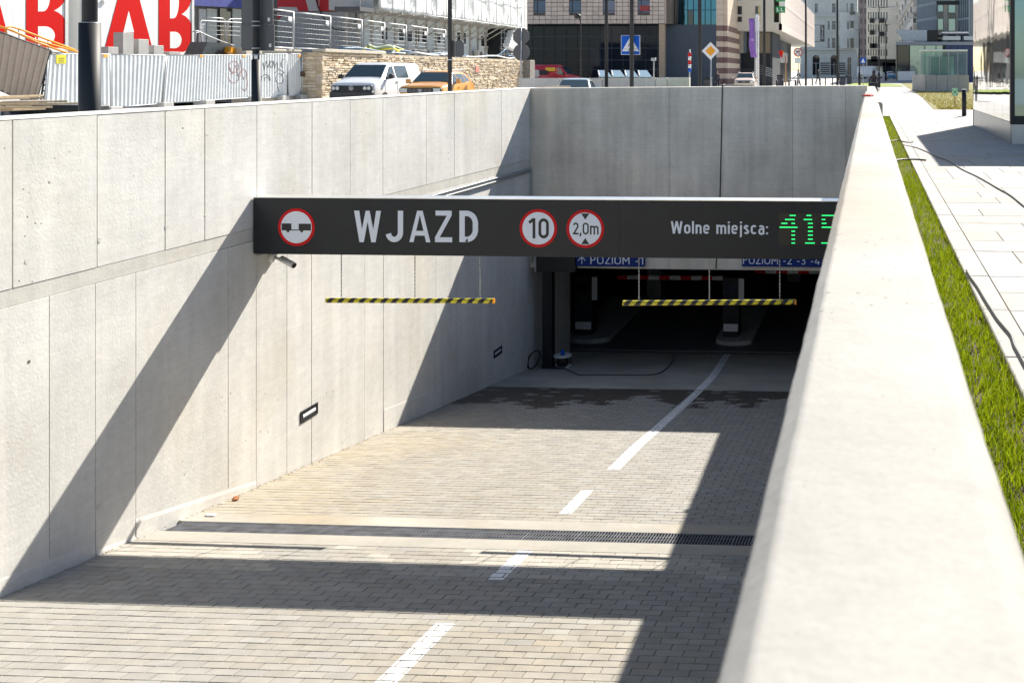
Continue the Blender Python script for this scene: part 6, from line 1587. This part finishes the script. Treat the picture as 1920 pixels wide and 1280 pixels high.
# ================================================================== VEHICLES
def car(name, label, cat, loc, rot, L, Wd, prof, paint, wheels, side_wins, wsc, low=None, van=False, extra=None, group=None, hood_c=None):
    """prof: stations (y, zbot, zshoulder, ztop, halfwidth_top); front is at y=0, rear at y=L; wsc=(base station, roof station)"""
    t = thing(name, label, cat, loc, rot, group)
    hw = Wd/2; rings = []
    for (y, zb, zs, zt, ht) in prof:
        f = 1-.10*max(0, 1-y/.45)**2-.06*max(0, 1-(L-y)/.35)**2
        a = hw*f
        half = [(a*.90, zb), (a*.985, zb+.12), (a, zb+(zs-zb)*.55), (a*.975, zs), (ht*f+ (0 if zt-zs > .25 else 0), zt-min(.05, (zt-zs)*.4)), (ht*f*.86, zt-.006), (ht*f*.45, zt+.012)]
        rings.append([(-x, y-L/2, z) for x, z in half]+[(x, y-L/2, z) for x, z in half[::-1]])
    q = MB(); q.loft(rings, close=True, caps=True); body = q.build('body', paint, t, local=True)
    # windscreen and rear window
    def st(i): return prof[i]
    def pane(i, j, m0, m1, out, nm='windscreen'):
        (ya, _, sa, ta, ha), (yb, _, sb, tb, hb) = st(i), st(j)
        za, zb_ = ta+(tb-ta)*m0, ta+(tb-ta)*m1; y0 = ya+(yb-ya)*m0-L/2; y1 = ya+(yb-ya)*m1-L/2
        h0 = (ha+(hb-ha)*m0)*.955; h1 = (ha+(hb-ha)*m1)*.955
        d = Vector((0, y1-y0, zb_-za)); n_ = Vector((0, -d.z, d.y)).normalized()*(1 if out > 0 else -1); n_ = n_ if n_.z > 0 else -n_
        q = MB(); P = [(-h0, y0, za), (h0, y0, za), (h1, y1, zb_), (-h1, y1, zb_)]
        q.prism([Vector(p)+n_*.016 for p in P], n_*-.03); return q.build(nm, M_carglass, t, local=True)
    pane(wsc[0], wsc[1], .06, .93, 1)
    if wsc[2] is not None: pane(wsc[2], wsc[3], .1, .8, -1, 'rear_window')
    def sect(y):
        for i in range(len(prof)-1):
            if prof[i][0] <= y <= prof[i+1][0]:
                f = (y-prof[i][0])/max(1e-6, prof[i+1][0]-prof[i][0]); return [prof[i][k]+(prof[i+1][k]-prof[i][k])*f for k in range(5)]
    for sgn in (-1, 1):
        for (pts) in side_wins:
            P = []
            for (y, f) in pts:
                _, zb, zs, zt, ht = sect(y); x = hw*.975+(ht-hw*.975)*f; P.append(Vector((sgn*(x+.012), y-L/2, zs+(zt-.05-zs)*f)))
            q = MB(); q.prism(P, (-sgn*.02, 0, 0)); q.build('side_window', M_carglass, t, local=True)
        for (yw, r_) in wheels:
            c = Vector((sgn*(hw-.11), yw-L/2, r_)); q = MB(); q.cyl(c-Vector((sgn*.11, 0, 0)), c+Vector((sgn*.125, 0, 0)), r_, n=24); wh = q.build('wheel', M_tyre, t, local=True)
            q = MB(); q.cyl(c+Vector((sgn*.12, 0, 0)), c+Vector((sgn*.135, 0, 0)), r_*.63, n=18); q.build('rim', M_rim, wh, local=True)
            q = MB(); q.cyl(c-Vector((sgn*.12, 0, 0)), c+Vector((sgn*.113, 0, -.0)), r_*1.17, n=24); q.build('wheel_arch', M_black, t, local=True)
        yb_ = prof[wsc[0]][0]+.35; zsh = sect(yb_)[2]
        q = MB(); q.bbox(sgn*(hw+.13)-.09, sgn*(hw+.13)+.09, yb_-L/2-.06, yb_-L/2+.06, zsh+.05, zsh+.24, .02); mm = q.build('mirror', M_black if van else paint, t, local=True)
        q = MB(); q.box(min(sgn*hw*.96, sgn*(hw+.06)), max(sgn*hw*.96, sgn*(hw+.06)), yb_-L/2-.02, yb_-L/2+.04, zsh+.06, zsh+.11); q.build('mirror_arm', M_black, mm, local=True)
        for yh in ((1.9, 2.9) if not van else (2.0,)):
            if yh < L-.8: q = MB(); q.bbox(min(sgn*(hw-.01), sgn*(hw+.02)), max(sgn*(hw-.01), sgn*(hw+.02)), yh-L/2, yh-L/2+.18, sect(yh)[2]-.14, sect(yh)[2]-.10, .004); q.build('door_handle', M_black if van else paint, t, local=True)
    return t, (lambda x, y, z: (x, y-L/2, z))
def paintm(nm, c): return mat(nm, c, .28, .0, .02, 2, spec=.6, coat=.6)
M_head = glassy('headlight_lens', (.50, .54, .56), .08, .4)
# white panel van with black bumper
Pw = paintm('van_white', (.80, .81, .82))
vprof = [(0, .22, .80, .92, .80), (.05, .18, .98, 1.05, .86), (.22, .16, 1.08, 1.14, .87), (.80, .16, 1.20, 1.27, .84), (.90, .16, 1.22, 1.31, .83), (1.68, .16, 1.24, 1.90, .72), (2.0, .16, 1.25, 1.97, .72), (4.66, .16, 1.25, 1.97, .72), (4.84, .18, 1.24, 1.90, .71), (4.9, .30, 1.1, 1.5, .74)]
fc = onD(659.5, 139, 41.3); rot = R(1.5); ctr = (fc.x-math.sin(rot)*2.45, fc.y+math.cos(rot)*2.45, -.07)
t, L_ = car('white_van', 'white van with a black bumper parked by the stone wall', 'van', ctr, rot, 4.9, 1.9, vprof, Pw, ((.95, .33), (3.95, .33)),
            [[(1.15, .10), (2.02, .10), (2.02, .88), (1.70, .88)], [(2.18, .10), (3.35, .10), (3.35, .88), (2.18, .88)]], (4, 5, None, None), van=True)
MB().bbox(-.90, .90, -2.52, -2.30, .18, .77, .05).build('bumper', mat('grey_plastic', (.045, .047, .05), .6), t, local=True)
MB().bbox(-.42, .42, -2.535, -2.51, .34, .50, .01).build('air_intake', M_black, t, local=True)
gl = MB().bbox(-.78, .78, -2.485, -2.36, .775, 1.0, .01).build('grille', M_black, t, local=True)
for z in (.83, .89, .94): MB().box(-.50, .50, -2.493, -2.486, z, z+.014).build('grille_bar', M_char, gl, local=True)
for sg in (-1, 1):
    hl = MB().bbox(sg*.66-.20, sg*.66+.20, -2.495, -2.34, .78, 1.0, .03).build('headlight', M_black, t, local=True)
    for dx in (-.09, .08): MB().disc((sg*.66+dx, -2.496, .89), .075, th=.012, n=18).build('lamp', M_head, hl, local=True)
em = MB().disc((0, -2.494, .895), .10, th=.012, n=28).build('emblem', M_galv, t, local=True)
MB().disc((0, -2.507, .895), .082, th=.004, n=28).build('emblem_field', M_grey, em, local=True)
q = MB()
for P in ([(-.045, .83), (0, .775)], [(.045, .83), (0, .775)], [(-.068, .795), (-.03, .70)], [(-.03, .70), (0, .755)], [(0, .755), (.03, .70)], [(.03, .70), (.068, .795)]):
    q.tube([(P[0][0], -2.514, P[0][1]+.13), (P[1][0], -2.514, P[1][1]+.13)], .009, 5)
q.build('emblem_letters', M_white, em, local=True)
for (ya, yb) in ((.98, 1.0), (2.18, 2.2), (3.42, 3.44)):
    for sg in (-1, 1): MB().box(sg*.951-.003, sg*.951+.003, ya-2.45, yb-2.45, .35, 1.12).build('door_seam', M_grey, t, local=True)
MB().bbox(.2, .34, -1.45, -1.42, 1.16, 1.24, .01).build('dashboard_paper', M_white, t, local=True)
# orange suv type
def suv(label, loc, rot, pc, front_extra=True, grp=None):
    pr_ = [(0, .30, .74, .84, .76), (.05, .24, .90, .98, .82), (.22, .22, 1.0, 1.06, .83), (1.05, .22, 1.06, 1.16, .80), (1.18, .22, 1.07, 1.19, .78), (1.85, .22, 1.09, 1.62, .62), (2.1, .22, 1.10, 1.66, .62), (3.3, .22, 1.13, 1.65, .62), (4.0, .24, 1.10, 1.54, .60), (4.28, .30, 1.02, 1.15, .66), (4.34, .36, .9, 1.0, .68)]
    t, _ = car('orange_suv', label, 'car', loc, rot, 4.34, 1.82, pr_, pc, ((.85, .35), (3.5, .35)), [[(1.42, .10), (2.12, .10), (2.12, .88), (1.88, .88)], [(2.22, .10), (3.05, .10), (3.05, .86), (2.22, .88)], [(3.15, .14), (3.72, .30), (3.55, .82), (3.15, .84)]], (4, 5, 8, 9), group=grp)
    g_ = MB().bbox(-.50, .50, -2.20, -2.10, .76, .95, .02).build('grille', M_black, t, local=True)
    for k in range(6): MB().bbox(-.46+k*.155, -.33+k*.155, -2.207, -2.201, .78, .93, .008).build('grille_cell', M_grey, g_, local=True)
    MB().prism([(-.07, -2.211, .92), (.07, -2.211, .92), (.045, -2.211, .81), (0, -2.211, .78), (-.045, -2.211, .81)], (0, -.01, 0)).build('emblem', M_galv, g_, local=True)
    MB().bbox(-.86, .86, -2.19, -2.05, .26, .60, .05).build('bumper', M_black, t, local=True)
    for sg in (-1, 1):
        h_ = MB().bbox(sg*.66-.17, sg*.66+.17, -2.185, -2.02, .78, .97, .03).build('headlight', M_black, t, local=True)
        MB().bbox(sg*.66-.14, sg*.66+.14, -2.193, -2.186, .80, .95, .006).build('lamp', M_head, h_, local=True)
        MB().tube([(sg*.62, -.30, 1.60), (sg*.62, -.1, 1.70), (sg*.62, 1.2, 1.70), (sg*.62, 1.45, 1.60)], .022, 8).build('roof_rail', M_galv, t, local=True)
    return t
Po = paintm('orange_metallic', (.72, .33, .06))
fc = onD(788, 139, 40.2); rot = R(5); suv('orange estate-style SUV parked beside the white van', (fc.x-math.sin(rot)*2.17, fc.y+math.cos(rot)*2.17, -.12), rot, Po)
fc = onD(1392.5, 139, 86); suv('orange and white SUV facing the camera, far along the street', (fc.x, fc.y+2.17, gz(86)-.25), R(3), paintm('orange_pale', (.78, .62, .50)))
# silver-blue estate car behind the cross wall
pr_ = [(0, .25, .50, .62, .66), (.08, .2, .66, .76, .72), (.9, .2, .86, .96, .72), (1.1, .2, .90, 1.0, .70), (1.85, .2, .93, 1.42, .56), (2.2, .2, .94, 1.46, .56), (3.4, .2, .95, 1.43, .55), (4.05, .22, .93, 1.05, .62), (4.15, .3, .8, .9, .64)]
fc = onD(1070, 139, 41.5); rot = R(11)
Ps = paintm('silver_blue', (.35, .45, .52))
t, _ = car('silver_car', 'silver-blue car whose roof shows over the cross wall', 'car', (fc.x-math.sin(rot)*2.07, fc.y+math.cos(rot)*2.07, -.24), rot, 4.15, 1.72, pr_, Ps, ((.8, .31), (3.35, .31)), [[(1.45, .10), (2.12, .10), (2.12, .88), (1.90, .88)], [(2.2, .10), (2.95, .10), (2.95, .86), (2.2, .88)], [(3.03, .14), (3.5, .3), (3.4, .8), (3.03, .84)]], (3, 4, 6, 7))
# red van behind the low wall, side on
pr_ = [(0, .3, .7, .85, .70), (.1, .25, .9, 1.0, .76), (.9, .2, 1.1, 1.2, .76), (1.0, .2, 1.12, 1.22, .76), (1.75, .2, 1.15, 2.0, .66), (2.1, .2, 1.15, 2.1, .68), (5.2, .2, 1.15, 2.1, .68), (5.3, .3, 1.1, 1.9, .66)]
c_ = onD(1038, 139, 92); Pr = paintm('van_red', (.50, .015, .03))
t, _ = car('red_van', 'dark red van with a yellow and black emblem beyond the low white wall', 'van', (c_.x, c_.y, .15), R(88), 5.3, 1.9, pr_, Pr, ((.95, .34), (4.2, .34)), [[(1.3, .1), (2.0, .1), (2.0, .85), (1.8, .85)]], (3, 4, None, None), van=True)
MB().bbox(-.985, -.962, -.5, .4, 1.5, 1.85, .004).build('yellow_mark', mat('mark_yellow', (.75, .45, .03), .5), t, local=True); MB().bbox(-.99, -.965, .2, 1.0, 1.2, 1.6, .004).build('black_mark', M_black, t, local=True); MB().disc((-.965, 1.25, 1.3), .35, (-1, 0, 0), .02, 18).build('round_mark', mat('pale_mark', (.55, .50, .50), .5), t, local=True)
# white street van far
c_ = onD(1633, 139, 205); pr2 = [(0, .3, .9, 1.1, .80), (.1, .3, 1.1, 1.25, .85), (.9, .25, 1.3, 1.45, .85), (1.0, .25, 1.32, 1.5, .85), (1.7, .25, 1.35, 2.3, .78), (2.1, .25, 1.35, 2.5, .80), (5.3, .25, 1.35, 2.5, .80), (5.4, .35, 1.3, 2.3, .80)]
car('white_street_van', 'white high-roofed van far down the street beyond the lawn', 'van', (c_.x, c_.y, gz(205)-.05), R(72), 5.4, 2.0, pr2, Pw, ((1.0, .36), (4.3, .36)), [[(1.3, .1), (2.0, .1), (2.0, .8), (1.8, .8)]], (3, 4, None, None), van=True)
c_ = onD(1670, 139, 190); car('blue_car', 'small blue car parked behind the lamp post far down the street', 'car', (c_.x, c_.y, gz(190)-.05), R(8), 4.15, 1.75, [(a, b_, c, d, e) for a, b_, c, d, e in [(0, .25, .50, .62, .66), (.08, .2, .66, .76, .72), (.9, .2, .86, .96, .72), (1.1, .2, .90, 1.0, .70), (1.85, .2, .93, 1.42, .56), (2.2, .2, .94, 1.46, .56), (3.4, .2, .95, 1.43, .55), (4.05, .22, .93, 1.05, .62), (4.15, .3, .8, .9, .64)]], paintm('blue_metallic', (.06, .22, .42)), ((.8, .31), (3.35, .31)), [[(1.45, .10), (2.12, .10), (2.12, .88), (1.90, .88)]], (3, 4, 6, 7))

# ================================================================== PEOPLE (small, far)
def person(lab, x, y, z0, H_=1.72, face=0, top=(.03, .03, .04), legs=(.03, .035, .05), hair=(.03, .02, .015), skin=(.45, .28, .2), stride=.16, longh=False, arms=.0):
    t = thing('person', lab, 'person', (x, y, z0), face)
    k = H_/1.75
    V = [(0, 0, .95), (0, .01, 1.20), (0, .015, 1.42), (0, 0, 1.52), (0, -.02, 1.60), (0, -.02, 1.69)]
    Rr = [(.15, .11), (.155, .105), (.16, .10), (.055, .055), (.085, .095), (.065, .075)]
    E_ = [(0, 1), (1, 2), (2, 3), (3, 4), (4, 5)]
    def addc(pts, rs, root):
        p = root
        for q_, r_ in zip(pts, rs): V.append(q_); Rr.append(r_); E_.append((p, len(V)-1)); p = len(V)-1
    for s_ in (-1, 1):
        f = stride*s_
        addc([(s_*.095, 0, .88), (s_*.10, -f*.6, .50), (s_*.10, -f+.05, .10), (s_*.105, -f-.10, .045)], [(.085, .085), (.058, .058), (.042, .042), (.04, .035)], 0)
        addc([(s_*.20, .01, 1.38), (s_*.245, f*.5+.02, 1.12), (s_*.235, f*.9-.06-arms, .90+arms*.8), (s_*.23, f-.10-arms*1.4, .82+arms*.9)], [(.055, .055), (.042, .042), (.032, .032), (.035, .025)], 2)
    me = bpy.data.meshes.new('body'); me.from_pydata([(a*k, b_*k, c*k) for a, b_, c in V], E_, [])
    o = bpy.data.objects.new('body', me); COL.objects.link(o); o.parent = t
    m = o.modifiers.new('skin', 'SKIN'); 
    for sv, r_ in zip(me.skin_vertices[0].data, Rr): sv.radius = (r_[0]*k, r_[1]*k)
    me.skin_vertices[0].data[0].use_root = True
    m.use_smooth_shade = True
    sb = o.modifiers.new('smooth', 'SUBSURF'); sb.levels = 1; sb.render_levels = 1
    me.materials.append(mat('clothes_%d' % int(top[0]*1000+top[2]*10), top, .85))
    for sgn in (-1, 1):
        MB().loft([[(sgn*.235*k+math.cos(a)*.028*r_, (stride*sgn-.10-arms*1.4)*k+math.sin(a)*.022*r_, (.80+arms*.9)*k-h_) for a in [j*.785 for j in range(8)]] for r_, h_ in ((.8, 0), (1.1, .05), (1, .10), (.5, .17))]).build('hand', mat('skin_tone', skin, .6), t, local=True)
    MB().loft([[(math.cos(a)*.076*r_*k, (-.035+math.sin(a)*.09*r_)*k, z*k) for a in [j*.628 for j in range(10)]] for r_, z in ((.5, 1.50), (.85, 1.55), (1, 1.62), (.9, 1.69), (.5, 1.735))]).build('head', mat('skin_tone', skin, .6), t, local=True)
    hh = [(.7, 1.745), (1.06, 1.70), (1.12, 1.63), (1.0, 1.56)]+([(1.25, 1.45), (1.2, 1.32)] if longh else [])
    MB().loft([[(math.cos(a)*.084*r_*k, (.005+math.sin(a)*.088*r_)*k, z*k) for a in [j*.628 for j in range(10)]] for r_, z in hh[::-1]]).build('hair', mat('dark_hair', hair, .7), t, local=True)
    for sgn in (-1, 1):
        f = stride*sgn; MB().tube([(sgn*.095*k, 0, .92*k), (sgn*.10*k, -f*.6*k, .50*k), (sgn*.10*k, (-f+.05)*k, .09*k)], .088*k, 10, True, .055*k).build('trouser_leg', mat('trousers', legs, .85), t, local=True)
        MB().bbox(sgn*.105*k-.045, sgn*.105*k+.045, (-f-.16)*k, (-f+.10)*k, 0, .085, .02).build('shoe', M_black, t, local=True)
    return t
def pp(u, d): p = onD(u, 139, d); return p.x, p.y, gz(p.y)
x, y, z = pp(1345, 98); person('person in dark clothes standing by the striped tower', x, y, -.1, 1.75, R(20), (.05, .045, .06))
x, y, z = pp(1497, 96); person('person in a long black coat bending forward near the no turn sign', x, y, z, 1.7, R(-70), (.015, .015, .018), stride=.22, arms=.12)
x, y, z = pp(1534, 118); person('person in black walking past the ornate tenement', x, y, z, 1.72, R(80), (.02, .02, .022), stride=.24)
x, y, z = pp(1638.5, 52); person('person with long dark hair standing behind the waste bin at the parapet end', x, y, -.15+.02, 1.72, R(160), (.03, .02, .028), longh=True, stride=.05)
x, y, z = pp(1587, 140); person('person in pale clothes by the tenement corner', x, y, z, 1.7, R(60), (.30, .30, .32))
# waste bins
def binn(u, d, wd, h, lab):
    x, y, z = pp(u, d); z = z if d > 55 else 0
    t = thing('waste_bin', lab, 'waste bin', (x, y, z)); MB().bbox(x-wd/2, x+wd/2, y, y+wd*.8, z, z+h*.86, .02).build('bin_body', mat('bin_grey', (.05, .05, .065), .5), t); MB().bbox(x-wd/2-.015, x+wd/2+.015, y-.015, y+wd*.8+.015, z+h*.87, z+h, .015).build('bin_lid', M_dark, t)
binn(1637.7, 33, .30, 1.12, 'dark square waste bin just beyond the end of the parapet')
binn(1579.5, 98, .55, 1.0, 'dark waste bin on the far verge, nearer one'); binn(1592.5, 118, .55, 1.0, 'dark waste bin on the far verge, farther one'); binn(1462.5, 92, .55, 1.2, 'dark waste bin in front of the shop entrance'); binn(1326.5, 72, .55, 1.1, 'dark waste bin left of the striped tower')
# far bollards
for i, (u, d, lab) in enumerate(((1456.5, 70, 'far bollard, first from the left below the shop front'), (1468, 70, 'far bollard, second from the left below the shop front'), (1479.5, 71, 'far bollard, third from the left below the shop front'), (1491.5, 71, 'far bollard, fourth from the left below the shop front'),
        (1523, 96, 'far bollard before the tenement arch, leftmost of that group'), (1537.5, 85, 'far bollard before the tenement arch, nearest the verge'), (1547.5, 98, 'far bollard before the tenement, right of the walking person'), (1561, 104, 'far short bollard left of the thin black pole'))):
    x, y, z = pp(u, d); t = thing('bollard', lab, 'bollard', (x, y, z), group='thin bollards far along the street'); MB().cyl((x, y, z-.1), (x, y, z+.92), .06, n=12).build('post', M_dark, t); MB().cyl((x, y, z+.921), (x, y, z+.95), .062, .03, n=12).build('cap', M_galv, t)
# kiosk front things: cafe signs and flag
x_, z_ = onY(1474, 107, 90); t = thing('small_flag', 'red and yellow pennant in front of the shop canopy', 'flag', (x_, 90, .1))
a, b_, c_, d_ = [Vector((onY(u, v, 90)[0], 90, onY(u, v, 90)[1])) for u, v in ((1459, 96), (1468, 95), (1467, 108), (1464.5, 109))]
MB().prism([a, b_, c_, d_], (0, .02, 0)).build('red_half', M_red, t); a, b_, c_ = [Vector((onY(u, v, 90)[0], 90.03, onY(u, v, 90)[1])) for u, v in ((1464, 94), (1471, 99), (1466, 103))]; MB().prism([a, b_, c_], (0, .02, 0)).build('yellow_half', M_orange, t)
MB().tube([(onY(1473, 150, 90)[0], 90.1, 0.1), (onY(1473, 105, 90)[0], 90.1, onY(1473, 105, 90)[1])], .06, 8).build('post', mat('timber_post', (.45, .25, .12), .8), t)
